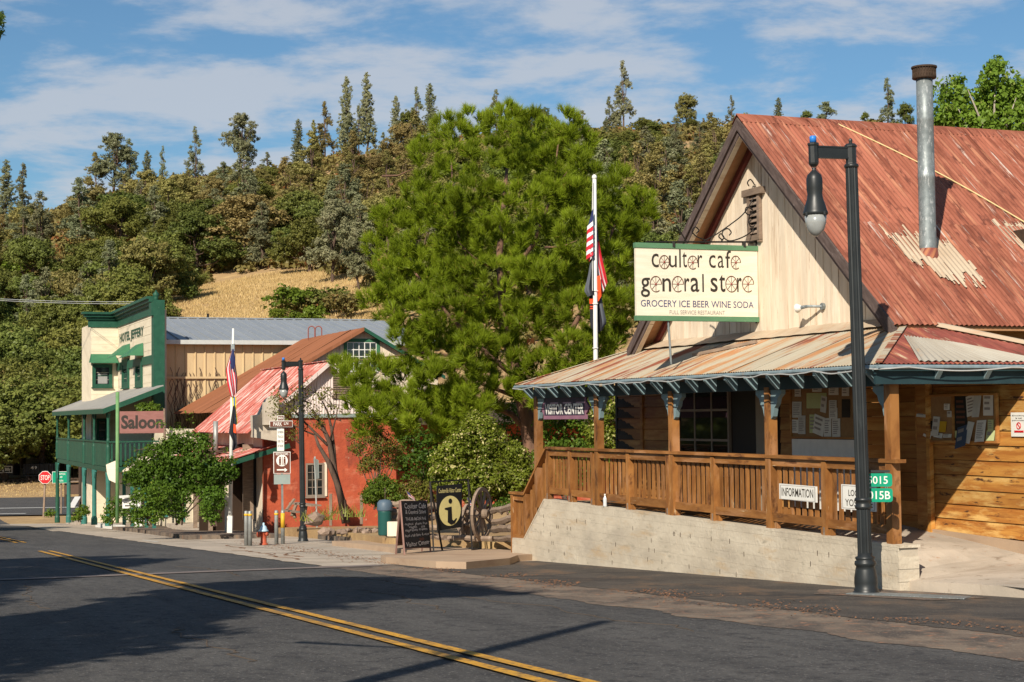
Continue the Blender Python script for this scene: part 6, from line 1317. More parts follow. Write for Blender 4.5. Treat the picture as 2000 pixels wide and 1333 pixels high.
# ground floor: shopfront with teal posts and a sloping cream canopy
cf = root('cafe_front', ab(60, 0, -2.8), 'cream shopfront with teal posts below the balcony, behind bushes', 'shopfront')
PC = planeN(.3)
make('wall', MB().pb(PC, 50.5, 60.2, -3.4, 1.4, -.3, 0), M['hotelcream'], cf)
for a in (51.2, 53.2, 55.2, 57.2, 59.6): make('post', MB().pb(planeN(-1.1), a - .07, a + .07, -3.2, -.6, -.07, .07), M['tealpost'], cf)
m = MB().prism([q4(50.5, -1.4, -.5), q4(58, -1.4, -.5), q4(58, .2, .7), q4(50.5, .2, .7)], V((0, 0, .06))); make('canopy', m, M['cream'], cf)
make('beam', MB().beam(q4(50.5, -1.35, -.6), q4(58, -1.35, -.6), .1, .14), M['tealpost'], cf)
for a in (52, 56.2): window(cf, PC, a, a + 1.2, -2.4, -.9, M['tealpost'], M['glass'], 2, 2, .1, .04, .06)
hs = root('shield_sign', at(218, 940, 72), 'cream shield shaped sign hanging beside the balcony posts', 'sign')
P_ = [at(x, y, 72) for x, y in ((207, 908), (226, 900), (228, 945), (213, 938), (209, 925))]; make('board', MB().prism(P_, V((.0, .06, 0))), M['signwhite'], hs)
# saloon board on green pole
Ys = 69; gpole = root('sign_post', at(229, 1020, Ys), 'tall thin green pole left of the saloon board', 'post'); make('pole', MB().tube([at(229, 1022, Ys), at(229.5, 766, Ys)], .075, 8), M['greenpole'], gpole, True)
sb = root('saloon_sign', at(275, 846, Ys), 'faded red wooden saloon board above the vines', 'sign'); PSb = Pl(at(275, 825, Ys), V((1, 0, 0)), V((0, -1, 0)))
s0_, zt_ = PSb.sz(234, 804); s1_, zb_ = PSb.sz(322, 846); make('board', MB().pb(PSb, s0_, s1_, zb_, zt_, -.04, .04), M['salooned'], sb)
m = MB(); textpx(m, 'Saloon', .12, PSb, 237, 319, 811, 838, .045); make('lettering', m, M['ink'], sb)
make('post', MB().tube([at(322, 900, Ys), at(321, 798, Ys)], .05, 6), M['barnwood'], sb)
fs_ = root('sale_sign', at(273, 1024, 64), 'white building for sale sign hanging from a white post arm', 'sign'); Pz = Pl(at(260, 980, 64), V((1, .1, 0)), V((.1, -1, 0)))
make('post', MB().beam(at(273, 1026, 64), at(272, 958, 64), .12, .12), M['white'], fs_); make('arm', MB().beam(at(273, 968, 64), at(233, 971, 63.7), .1, .09), M['white'], fs_); make('foot', MB().beam(at(272, 1028, 64), at(272, 1010, 64), .28, .28), M['white'], fs_)
o = signplate(fs_, Pz, 239, 266, 973, 993, M['white'], 0, 'board'); m = MB(); textpx(m, 'COMMERCIAL BUILDING', .02, Pz, 241, 264, 975.5, 978.5, .015); textpx(m, 'FOR SALE', .02, Pz, 246, 260, 981, 984, .015); m.pb(Pz, Pz.sz(244, 988)[0], Pz.sz(261, 988)[0], Pz.sz(250, 989.5)[1], Pz.sz(250, 987)[1], .013, .015); make('lettering', m, M['ink'], o)
# ================================================================== junction and train
def bz(px, py, Y): p = at(px, py, Y); p.z = G(p.x, p.y); return p
b_ = at(85, 1006, 106); b_.z = G(b_.x, b_.y); ss_ = root('stop_sign', b_, 'red octagonal stop sign on a wooden post at the junction', 'stop sign')
make('post', MB().beam(b_, at(89, 920, 106), .11, .1), M['barnwood'], ss_); c = at(88, 933, 105.85); R_ = 12.2 * mpp(106) / math.cos(math.pi / 8)
oct_ = lambda r, y: [V((c.x + math.cos(t) * r, c.y - y, c.z + math.sin(t) * r)) for t in [math.pi / 8 + k * math.pi / 4 for k in range(8)]]
o = make('rim', MB().prism(oct_(R_, 0), V((0, -.01, 0))), M['white'], ss_); o = make('panel', MB().prism(oct_(R_ * .92, .012), V((0, -.01, 0))), M['stopred'], ss_)
PT = Pl((c.x, c.y - .03, 0), V((1, 0, 0)), V((0, -1, 0))); m = MB(); textpx(m, 'STOP', .04, PT, 79.5, 97, 928.5, 938, .0); make('lettering', m, M['white'], ss_)
gs = root('direction_sign', bz(119, 1000, 109), 'green road direction sign seen through the balcony posts', 'road sign'); PT = Pl(at(118, 930, 109), V((1, 0, 0)), V((0, -1, 0)))
o = signplate(gs, PT, 102, 134, 921.5, 944, M['white'], 0); signplate(o, PT, 102.8, 133.2, 922.3, 943.2, M['greenroad'], .014, 'field'); m = MB(); textpx(m, 'MARIPOSA', .03, PT, 111, 128, 924.5, 928, .03); textpx(m, '49', .04, PT, 117, 122, 930.5, 934, .03); textpx(m, 'SONORA', .03, PT, 112, 124, 937.5, 941, .03); make('lettering', m, M['white'], o)
make('post', MB().beam(bz(119.5, 990, 109.2), at(119.5, 922, 109.2), .09, .09), M['barnwood'], gs)
ks = root('information_kiosk', bz(145, 965, 118), 'brown roofed notice kiosk across the road behind balcony posts', 'kiosk'); PK = Pl(at(145, 940, 118), V((1, 0, 0)), V((0, -1, 0)))
for x in (128, 157): make('post', MB().beam(bz(x, 965, 118.2), at(x, 925, 118.2), .14, .14), M['rustcap'], ks)
signplate(ks, PK, 127, 159, 943, 966, plain('kiosk_brown', (.10, .06, .04), .8), 0, 'panel'); make('roof', MB().beam(at(124, 942, 118), at(162, 940, 118), .5, .08), M['barnwood'], ks)
single('fallen_board', MB().beam(at(140, 991, 100), at(152, 971, 103), .35, .05), M['white'], 'pale plank leaning under the balcony near the road', 'board')
for (x, lb) in ((157, 'dark pole just right of the brown kiosk'), (195, 'slim dark pole behind the rightmost balcony posts')):
    single('pole', MB().tube([bz(x, 980, 112), at(x, 900, 112)], .12, 8), M['rustcap'], lb, 'pole')
Yt = 152
def tb_(par, nm, x0, x1, y0, y1, Y0, Y1, mat): A = at(x0, y1, Y0); B = at(x1, y0, Y0); make(nm, MB().box(((A.x + B.x) / 2, (Y0 + Y1) / 2, (A.z + B.z) / 2), ((B.x - A.x) / 2, (Y1 - Y0) / 2, (B.z - A.z) / 2)), mat, par)
tk = root('railway_track', at(50, 942, Yt), 'raised railway track on timber sleepers behind the junction', 'track')
for x in range(-40, 190, 9): tb_(tk, 'sleeper', x, x + 5, 939, 944, Yt - 1, Yt + 2, M['bark'])
for y_ in (Yt - .5, Yt + 1.2): make('rail', MB().beam(at(-60, 938.6, y_), at(200, 934.5, y_), .09, .14), M['rustcap'], tk)
cr_ = root('ore_car', at(80, 936, Yt), 'black flat sided rail car marked 49', 'rail car')
tb_(cr_, 'body', 45, 112, 906, 926, Yt - .6, Yt + 1.6, M['trainblack']); tb_(cr_, 'frame', 44, 114, 927, 931, Yt - .4, Yt + 1.4, M['trainblack'])
for x in range(48, 112, 9): tb_(cr_, 'rib', x, x + 1.2, 907, 925, Yt - .72, Yt - .6, plain('rib_grey', (.03, .03, .033), .6) if x == 48 else bpy.data.materials['rib_grey'])
for x in (54, 66, 92, 104): c = at(x, 935, Yt - .3); make('wheel', MB().tube([c, c + V((0, .2, 0))], .19, 12), M['rustcap'], cr_)
PT = Pl(at(66, 915, Yt - .62), V((1, 0, 0)), V((0, -1, 0))); m = MB(); textpx(m, '49', .04, PT, 60, 72, 911, 917, .01); make('lettering', m, M['white'], cr_)
lc = root('locomotive', at(10, 936, Yt), 'small black locomotive with a white bordered name plate at the frame edge', 'locomotive')
tb_(lc, 'tank', -60, 26, 905, 930, Yt - .6, Yt + 1.4, M['trainblack']); tb_(lc, 'cab_roof', -20, 34, 880, 884, Yt - 1, Yt + 1.8, M['barnwood']); tb_(lc, 'cab', 2, 22, 884, 905, Yt + .6, Yt + 1.4, plain('cab_red', (.10, .03, .02), .7))
for x in (-8, 26): tb_(lc, 'cab_post', x, x + 2, 884, 906, Yt - .5, Yt - .3, M['trainblack'])
for x in (-40, -18, 8): c = at(x, 931, Yt - .7); make('wheel', MB().tube([c, c + V((0, .2, 0))], .35, 16), M['rustcap'], lc)
c = at(-45, 900, Yt + .3); make('stack', MB().lathe(c, [(.2, 0), (.2, 1.2), (.35, 1.3)], 12), M['trainblack'], lc)
PT = Pl(at(6, 917, Yt - .62), V((1, 0, 0)), V((0, -1, 0))); o = signplate(lc, PT, -22, 24, 911, 924, M['white'], 0, 'name_plate'); signplate(o, PT, -20.5, 22.5, 912.5, 922.5, M['trainblack'], .014, 'field'); m = MB(); textpx(m, 'Whistling Billy', .1, PT, -18, 21, 914, 922, .03); make('lettering', m, M['white'], o)
# overhead wires on the left
for k, (y0, y1) in enumerate(((581, 590), (584, 594))):
    pts = [at(-60 + 335 * t, y0 + (y1 - y0) * t + 3 * math.sin(3.14 * t), 95 - 13 * t) for t in np.linspace(0, 1, 12)]
    single('overhead_wire', MB().tube(pts, .014, 4), M['cable'], ('upper' if k == 0 else 'lower') + ' thin wire strung from the left to the hotel cornice', 'wire')
# ================================================================== vegetation
LM = {}
LM['pine'] = leafmat('pine_needles', (.11, .155, .008), (.29, .38, .022), (.36, .26, .06), .5, .33, 0, .03)
LM['greypine'] = leafmat('grey_pine_foliage', (.13, .15, .07), (.29, .29, .16), None, .25, .25, .2)
LM['olivepine'] = leafmat('olive_foliage', (.16, .145, .045), (.34, .285, .10), None, .25, .25, .2)
LM['oak'] = leafmat('oak_foliage', (.075, .10, .022), (.20, .215, .05), None, .3, .25, .22)
LM['brushy'] = leafmat('brush_foliage', (.13, .12, .035), (.26, .21, .07), (.22, .10, .035), .12, .2, .1, .15)
LM['bright'] = leafmat('bright_foliage', (.10, .15, .015), (.19, .24, .03), None, .5, .35, .1)
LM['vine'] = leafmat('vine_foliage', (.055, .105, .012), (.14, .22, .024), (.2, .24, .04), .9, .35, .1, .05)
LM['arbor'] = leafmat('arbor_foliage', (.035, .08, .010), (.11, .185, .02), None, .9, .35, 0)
LM['shrub'] = leafmat('flowering_shrub', (.10, .135, .015), (.23, .27, .03), (.58, .52, .22), .9, .35, 0, .17)
LM['sparse'] = leafmat('sparse_leaves', (.10, .10, .02), (.20, .21, .035), (.25, .10, .06), .9, .35, .05, .15)
LM['cotton'] = leafmat('cottonwood_leaves', (.10, .18, .02), (.22, .33, .04), (.30, .36, .08), .6, .4, 0, .08)
LM['shade'] = leafmat('shade_tree_leaves', (.04, .07, .015), (.07, .11, .02), None, .5, .3, 0)
LM['drygrass'] = leafmat('dry_grass', (.50, .36, .15), (.68, .51, .25), None, .2, .3, 0)
LM['iris'] = leafmat('iris_leaves', (.16, .20, .04), (.34, .34, .08), None, .9, .3, 0)
# ---- hill trees: prototypes in their own space (metres, base at the origin)
def proto(kind, seed):
    random.seed(seed); global RNG; RNG = np.random.default_rng(seed); lob = []
    if kind == 'pine':            # irregular grey pine, open crown
        H_ = 13; n = 20
        for i in range(n):
            t = i / (n - 1); z = 2.0 + (H_ - 2.6) * t; R_ = 2.9 * (1 - t) ** .55 * random.uniform(.45, 1) + .3; a = random.uniform(0, 6.28); s_ = random.uniform(.75, 1.25) * (1.35 - .75 * t)
            lob.append((math.cos(a) * R_ * .75, math.sin(a) * R_ * .75, z, s_, s_, s_ * .95))
        lob.append((0, 0, H_ - .4, .5, .5, .9)); p = lobes_cloud(lob, 26, .125, .40, 26, (.3, 1.1)); k = 10
    elif kind == 'spire':
        H_ = 15; n = 22
        for i in range(n):
            t = i / (n - 1); z = 2.2 + (H_ - 2.9) * t; R_ = 2.3 * (1 - t) ** .6 * random.uniform(.5, 1) + .25; a = i * 2.4 + random.uniform(-.5, .5); s_ = random.uniform(.75, 1.15) * (1.4 - .75 * t)
            lob.append((math.cos(a) * R_ * .6, math.sin(a) * R_ * .6, z, s_, s_, s_)); 
        lob.append((0, 0, H_ - .3, .25, .25, .8)); p = lobes_cloud(lob, 28, .12, .34, 22, (.3, 1.15)); k = 9
    elif kind == 'dome':          # broad dome topped pine
        H_ = 11; n = 20
        for i in range(n):
            t = random.uniform(0, 1); z = 2.6 + 6.9 * t; R_ = 3.6 * math.sqrt(max(0, 1 - (t * 1.02) ** 2.2)) * random.uniform(.35, 1); a = i * 2.4; s_ = random.uniform(1.0, 1.5)
            lob.append((math.cos(a) * R_, math.sin(a) * R_, z, s_, s_, s_ * .85))
        p = lobes_cloud(lob, 26, .125, .42, 28, (.4, 1.08)); k = 12
    elif kind == 'oak':
        H_ = 8; n = 17
        for i in range(n):
            t = random.uniform(0, 1); z = 2.2 + 4.6 * t; R_ = 3.9 * math.sqrt(max(0, 1 - t ** 2)) * random.uniform(.45, 1); a = i * 2.4; s_ = random.uniform(1.1, 1.7)
            lob.append((math.cos(a) * R_, math.sin(a) * R_, z, s_, s_, s_ * .8))
        p = lobes_cloud(lob, 29, .115, .42, 32, (.55, 1.05)); k = 12
    else:                         # shrub
        H_ = 3; n = 9
        for i in range(n):
            a = i * 2.4; R_ = random.uniform(0, 1.5); s_ = random.uniform(.7, 1.1); lob.append((math.cos(a) * R_, math.sin(a) * R_, random.uniform(.7, 1.9), s_, s_, s_ * .8))
        p = lobes_cloud(lob, 26, .13, .3, 13, (.5, 1.05), .5); k = 6
    mb = MB(); limbs(mb, (0, 0, -1.2), (lob[-1][0] * .3, lob[-1][1] * .3, H_ * .86), lob, .26 if kind != 'shrub' else .08, k)
    tm = bpy.data.meshes.new('trunk'); tm.from_pydata(mb.v, [], mb.f); tm.polygons.foreach_set('use_smooth', [True] * len(tm.polygons)); tm.materials.append(M['bark'])
    return p, tm, H_
PR_ = {}
for kind, mats, seeds in (('pine', ('greypine', 'olivepine'), (11, 12, 13)), ('spire', ('greypine', 'olivepine'), (21, 22)), ('dome', ('greypine', 'olivepine'), (31, 32)), ('oak', ('oak', 'olivepine'), (41, 42, 43)), ('shrub', ('bright', 'brushy', 'oak'), (51, 52))):
    for s_ in seeds:
        (P_, N_, S_, T_), tm, H_ = proto(kind, s_)
        for mt in mats: PR_.setdefault((kind, mt), []).append((cloud_mesh('crown', P_, N_, S_, T_, LM[mt], .7), tm, H_))
random.seed(5); RNG = np.random.default_rng(5)
KLAB = {('pine', 'greypine'): ('grey green open crowned pine standing on the brushy hillside', 'grey_pine', 'grey pines on the hillside'),
        ('pine', 'olivepine'): ('olive brown open crowned pine among the trees on the hill', 'olive_pine', 'olive pines on the hillside'),
        ('spire', 'greypine'): ('narrow pointed grey green pine standing on the hill', 'spire_pine', 'narrow pines on the hillside'), ('spire', 'olivepine'): ('narrow pointed olive brown pine standing on the hill', 'spire_pine', 'narrow olive pines on the hillside'),
        ('dome', 'greypine'): ('broad round topped grey green pine on the hill', 'round_pine', 'round topped pines on the hillside'), ('dome', 'olivepine'): ('broad round topped olive pine on the hill', 'round_pine', 'round topped olive pines on the hillside'),
        ('oak', 'oak'): ('dark green round crowned oak on the wooded hillside', 'oak_tree', 'dark oaks on the hillside'), ('oak', 'olivepine'): ('olive brown round crowned oak on the wooded hillside', 'oak_tree', 'olive oaks on the hillside'),
        ('shrub', 'bright'): ('low bright green shrub on the hillside', 'shrub', 'bright shrubs on the hill'), ('shrub', 'brushy'): ('low rusty brown shrub on the hillside', 'shrub', 'brown shrubs on the hill'), ('shrub', 'oak'): ('low dark green shrub on the hillside', 'shrub', 'dark shrubs on the hill')}
AUTO = []
SHORT = {('pine', 'greypine'): 'grey green pine', ('pine', 'olivepine'): 'olive brown pine', ('dome', 'olivepine'): 'round topped olive pine', ('dome', 'greypine'): 'round topped grey pine', ('oak', 'oak'): 'dark green oak', ('oak', 'olivepine'): 'olive brown oak', ('shrub', 'bright'): 'bright green shrub', ('shrub', 'brushy'): 'rusty brown shrub', ('shrub', 'oak'): 'dark shrub'}
ORD = ['leftmost', 'second', 'third', 'fourth', 'fifth', 'sixth', 'seventh', 'eighth', 'ninth', 'tenth', 'eleventh', 'twelfth']
def plant(kind, mt, x, y, H_, wr=1.0, label=None, z=None):
    cm_, tm, h0 = random.choice(PR_[(kind, mt)]); lb, nm, gr = KLAB[(kind, mt)]
    r = bpy.data.objects.new(nm, None); COL.objects.link(r); r.location = (x, y, G(x, y) - .1 if z is None else z); r.rotation_euler = (0, 0, random.uniform(0, 6.28)); s_ = H_ / h0; r.scale = (s_ * wr, s_ * wr, s_)
    r.empty_display_size = .1; tagp(r, label or lb, 'tree' if kind != 'shrub' else 'shrub', None if label else gr)
    if not label: AUTO.append((r, kind, mt, x, y))
    if kind == 'spire': r.scale = (r.scale[0] * 1.3, r.scale[1] * 1.3, r.scale[2])
    for n_, me in (('crown', cm_), ('trunk', tm)): o = bpy.data.objects.new(n_, me); COL.objects.link(o); o.parent = r
    return r
# skyline trees, each told apart
SKY = [(12, 318, 'spire', 'greypine', .9, 'narrow grey pine at the left edge of the skyline'), (45, 322, 'pine', 'greypine', .8, 'second grey pine from the left on the skyline'),
 (185, 300, 'pine', 'olivepine', 1.1, 'brownish pine left of the twin topped pine on the skyline'), (222, 256, 'dome', 'greypine', 1.0, 'tall twin topped grey pine on the left skyline'), (252, 275, 'pine', 'greypine', .9, 'right hand companion of the twin topped skyline pine'),
 (288, 296, 'spire', 'greypine', .9, 'small grey spire between two larger skyline pines, left'), (318, 290, 'pine', 'greypine', .6, 'thin pale pine just left of the compact skyline pine'), (381, 254, 'pine', 'greypine', .8, 'compact rounded pine on the left middle skyline'),
 (472, 218, 'dome', 'greypine', .88, 'big round topped pine alone on the left middle skyline'), (582, 235, 'spire', 'greypine', .8, 'slim spire left of the brownish skyline pines'), (634, 203, 'pine', 'olivepine', .85, 'brownish pine in front of the two tallest spires'), (612, 240, 'pine', 'olivepine', .9, 'lower brown pine left of the tallest spires'),
 (677, 154, 'spire', 'greypine', .62, 'left one of the two tallest grey spires'), (716, 149, 'spire', 'greypine', .66, 'right one of the two tallest grey spires'), (700, 210, 'pine', 'greypine', .8, 'lower pine between and below the two tallest spires'), (773, 190, 'spire', 'greypine', .7, 'slim dark spire right of the tallest pair'),
 (813, 174, 'pine', 'greypine', .7, 'pale pine above the left shoulder of the large pine'), (840, 166, 'spire', 'greypine', .75, 'slim pale spire above the large pine'), (797, 215, 'oak', 'oak', .8, 'dark round oak below the pale skyline pines'), (969, 178, 'pine', 'greypine', .85, 'small pine peeking above the top of the large pine'),
 (1060, 208, 'oak', 'oak', .8, 'small dark oak just above the crown of the large pine'), (1216, 124, 'pine', 'greypine', .78, 'tall ragged pine on the skyline left of the gable'), (1190, 190, 'pine', 'greypine', .9, 'shorter pine at the left foot of the tall ragged one'), (1340, 182, 'oak', 'olivepine', .8, 'olive round oak on the skyline before the gable'),
 (1428, 190, 'pine', 'greypine', .8, 'pine directly behind the gable peak'), (1520, 192, 'spire', 'greypine', 1.0, 'grey cone shaped pine above the red roof, left'), (1575, 215, 'oak', 'oak', .8, 'small oak above the red roof next to the cone shaped pine'), (1612, 197, 'dome', 'oak' if False else 'greypine', 1.1, 'broad low pine above the middle of the red roof'),
 (1733, 155, 'pine', 'greypine', .85, 'tallest pine above the red roof left of the stove pipe'), (1768, 200, 'oak', 'oak', .7, 'dark oak beside the stove pipe on the skyline'), (1690, 218, 'oak', 'oak', .7, 'small oak left of the tallest pine above the red roof'), (1845, 170, 'pine', 'greypine', .8, 'pine hidden partly by the stove pipe cap')]
for (px, py, kd, mt, wr, lb) in SKY:
    Y = 378; x = at(px, py, Y).x; z = G(x, Y); H_ = at(px, py, Y).z - z; plant(kd, mt, x, Y, H_ * 1.04, wr, lb)
def topix(p):
    d = RM.transposed() @ (V(p) - CAMP); return 1000 + F * d.x / -d.z, 666.5 - F * d.y / -d.z
def in_grass(px, py): return 300 < px < 735 and 528 - .00 * px + (abs(px - 560) / 260) ** 2 * 70 < py < 660
placed = []; cnt = 0
def far_enough(x, y, r): return all((x - a) ** 2 + (y - b) ** 2 > r * r for a, b in placed)
tries = 0
while cnt < 265 and tries < 40000:
    tries += 1; y = random.uniform(146, 372); px = random.uniform(-60, 1480) if random.random() < .93 else random.uniform(1480, 2050); x = (px - 1000) / 3300 * y; z = G(x, y); bx, by = topix((x, y, z))
    if in_grass(bx, by - 4) or in_grass(bx, by - 30) or (by > 600 and bx > 300): continue
    if px > 1480 and y < 340: continue
    if px > 730 and px < 1180 and by > 400 and random.random() < .8: continue
    if not far_enough(x, y, 3.2 + y * .012): continue
    nz = pnoise(V((x * .02, y * .02, 7))) + random.uniform(-.35, .35)
    low = y < 215 and px < 380
    if low: kd, mt = ('oak', 'oak') if nz > -.3 else ('oak', 'olivepine')
    elif nz < -.22: kd, mt = 'pine', 'olivepine'
    elif nz < -.02: kd, mt = random.choice((('pine', 'greypine'), ('dome', 'olivepine')))
    elif nz < .15: kd, mt = random.choice((('oak', 'olivepine'), ('pine', 'greypine')))
    elif nz < .32: kd, mt = 'oak', 'oak'
    else: kd, mt = random.choice((('shrub', 'bright'), ('shrub', 'brushy'), ('oak', 'oak')))
    H_ = {'pine': random.uniform(9, 14), 'dome': random.uniform(8.5, 12), 'oak': random.uniform(7, 10.5), 'shrub': random.uniform(3.5, 5), 'spire': 10}[kd]
    H_ *= .42 if y > 345 else .62 if y > 318 else 1
    placed.append((x, y)); cnt += 1; plant(kd, mt, x, y, H_, random.uniform(1.1, 1.45))
def zone(px):
    for lim, nm in ((130, 'above the railway'), (300, 'above the hotel'), (450, 'left of the dry meadow'), (620, 'above the dry meadow'), (760, 'left of the large pine'), (1180, 'behind the large pine'), (1480, 'between large pine and gable')):
        if px < lim: return nm
    return 'above the red roof'
buckets = {}
for (r, kd, mt, x, y) in AUTO:
    row_ = 'hill foot' if y < 200 else 'lower slope' if y < 245 else 'middle slope' if y < 295 else 'upper slope' if y < 338 else 'ridge'
    buckets.setdefault((kd, mt, row_, zone(1000 + 3300 * x / y)), []).append((x / y, r))
for (kd, mt, row_, zn), L_ in buckets.items():
    L_.sort(key=lambda q: q[0])
    for i, (_, r) in enumerate(L_): r['label'] = SHORT[(kd, mt)] + ' on the ' + row_ + ' ' + zn + ('' if len(L_) == 1 else ', ' + (ORD[i] if i == 0 else ORD[min(i, 11)] + ' from left'))
# named trees and shrubs round the dry meadow
for (px, py, Y, kd, mt, H_, wr, lb) in ((650, 560, 205, 'dome', 'greypine', 10.8, 1.0, 'large grey green multi stemmed pine right of the dry meadow'), (700, 575, 195, 'dome', 'greypine', 7.5, 1.0, 'grey bushy pine behind the left edge of the large pine'),
    (565, 600, 172, 'shrub', 'bright', 4.0, 1.05, 'largest bright green shrub on the dry meadow'), (542, 620, 168, 'shrub', 'bright', 1.9, .9, 'small bright shrub left below the largest meadow shrub'), (578, 626, 166, 'shrub', 'bright', 2.0, 1.0, 'round bright shrub at the lower meadow edge'), (612, 625, 166, 'shrub', 'bright', 2.6, .9, 'yellow green shrub at the right meadow edge'), (600, 590, 172, 'shrub', 'brushy', 3.3, 1.2, 'dull brown shrub right of the bright meadow shrubs'), (640, 600, 172, 'shrub', 'oak', 3.4, 1.3, 'grey green shrub below the multi stemmed pine'),
    (318, 618, 166, 'shrub', 'oak', 1.9, .9, 'small round shrub just right of the hotel finial'), (346, 619, 166, 'shrub', 'oak', 1.5, 1.0, 'low shrub at the bottom left of the dry meadow'), (492, 626, 164, 'shrub', 'bright', .9, .9, 'tiny green tuft shrub at the meadow bottom'), (368, 545, 205, 'shrub', 'oak', 2.4, 1.0, 'dark shrub at the left meadow edge'), (675, 600, 168, 'shrub', 'brushy', 3.0, 1.2, 'brown brush near the meadow wire fence')):
    x = at(px, py, Y).x; plant(kd, mt, x, Y, H_, wr, lb)
for (px, Y, H_, wr, lb) in ((40, 163, 11.5, .95, 'largest dark oak behind the railway at the left edge'), (135, 158, 9.0, .95, 'dark oak left of the hotel bay window'), (-40, 158, 10, 1.0, 'oak cut by the left edge behind the locomotive'), (100, 172, 10.5, 1.0, 'second dark oak row, above the largest left oak'), (195, 168, 8.8, .9, 'dark oak just behind the hotel bay'), (20, 183, 10, 1.1, 'dark oak high above the left railway trees'), (170, 184, 9.5, 1.0, 'dark oak behind the hotel cornice'), (250, 190, 10, 1.0, 'dark oak above the hotel pilaster'), (310, 205, 9.5, 1, 'dark oak above the left meadow corner')):
    x = (px - 1000) / 3300 * Y; plant('oak', 'oak', x, Y, H_, wr, lb)
for (x0, y0, Y, H_, lb) in ((870, 240, 374, 6, 'bare dead tree on the skyline left of the large pine top'), (912, 250, 376, 5, 'pale leafless tree on the skyline beside the dead one'), (345, 300, 372, 3.4, 'small bare snag on the left skyline')):
    x = at(x0, y0, Y).x; z = G(x, Y) - .3; mb = MB(); lb_ = [(x + random.uniform(-2, 2), Y + random.uniform(-1, 1), z + H_ * random.uniform(.5, 1.15)) for _ in range(16)]; limbs(mb, (x, Y, z), (x, Y, z + H_), lb_, .22, 16, frac=(.25, .85))
    single('dead_tree', mb, M['bark'] if x0 < 900 else M['palebark'], lb, 'tree')
# undergrowth covering the hill
Ps = []; Ns = []; Sz = []; Tn = []
k = 0
while k < 4200:
    y = 148 + 232 * random.random() ** .8; px = random.uniform(-80, 2080); x = (px - 1000) / 3300 * y; z = G(x, y); bx, by = topix((x, y, z))
    k += 1
    if in_grass(bx, by) or by > 700: continue
    if px > 1450 and y < 320: continue
    n = 60; R_ = random.uniform(1.4, 3.0); d = ball(n); d[:, 2] = np.abs(d[:, 2]); P_ = d * R_ * RNG.uniform(.6, 1, (n, 1)) * np.array([1, 1, .7]) + np.array([x, y, z + .1]); Ps.append(P_); Ns.append(d + RNG.normal(size=(n, 3)) * .5); Sz.append(RNG.uniform(.25, .5, n)); Tn.append(np.clip(RNG.uniform(0, .4, n) + random.uniform(0, .6), 0, 1))
me = cloud_mesh('hill_brush', np.concatenate(Ps), np.concatenate(Ns), np.concatenate(Sz), np.concatenate(Tn), LM['brushy'], .8); o = bpy.data.objects.new('hill_brush', me); COL.objects.link(o); tagp(o, 'rusty and olive brush covering the hillside between the trees', 'brush', None, 'stuff')
# dry grass on the meadow and the verge beyond the junction
def grass(name, n, samp, h, label, mat='drygrass', w_=.03):
    pts = np.array([samp() for _ in range(n)]); hh = RNG.uniform(.5, 1.2, n)[:, None] * h; lean = RNG.normal(size=(n, 3)) * .3; lean[:, 2] = 1; tip = pts + lean * hh; a = RNG.uniform(0, 6.28, n); wv_ = np.stack([np.cos(a), np.sin(a), np.zeros(n)], 1) * w_ * RNG.uniform(.6, 1.4, (n, 1))
    me = raw_mesh(name, np.stack([pts - wv_, pts + wv_, tip], 1).reshape(-1, 3), 3, RNG.uniform(0, 1, n), LM[mat]); o = bpy.data.objects.new(name, me); COL.objects.link(o); tagp(o, label, 'grass', None, 'stuff')
def s_mead():
    while True:
        y = random.uniform(156, 236); px = random.uniform(300, 760); x = (px - 1000) / 3300 * y
        if pnoise(V((x * .25, y * .25, 1))) > -.35 or random.random() < .3: return (x, y, G(x, y) - .08)
grass('dry_grass', 60000, s_mead, .34, 'golden dry grass on the meadow above the grey roof', w_=.05)
def s_verge(): y = random.uniform(136, 152); x = random.uniform(-60, -14); return (x, y, G(x, y) - .06)
grass('dry_grass', 9000, s_verge, .12, 'dry grass on the verge in front of the railway', w_=.03)
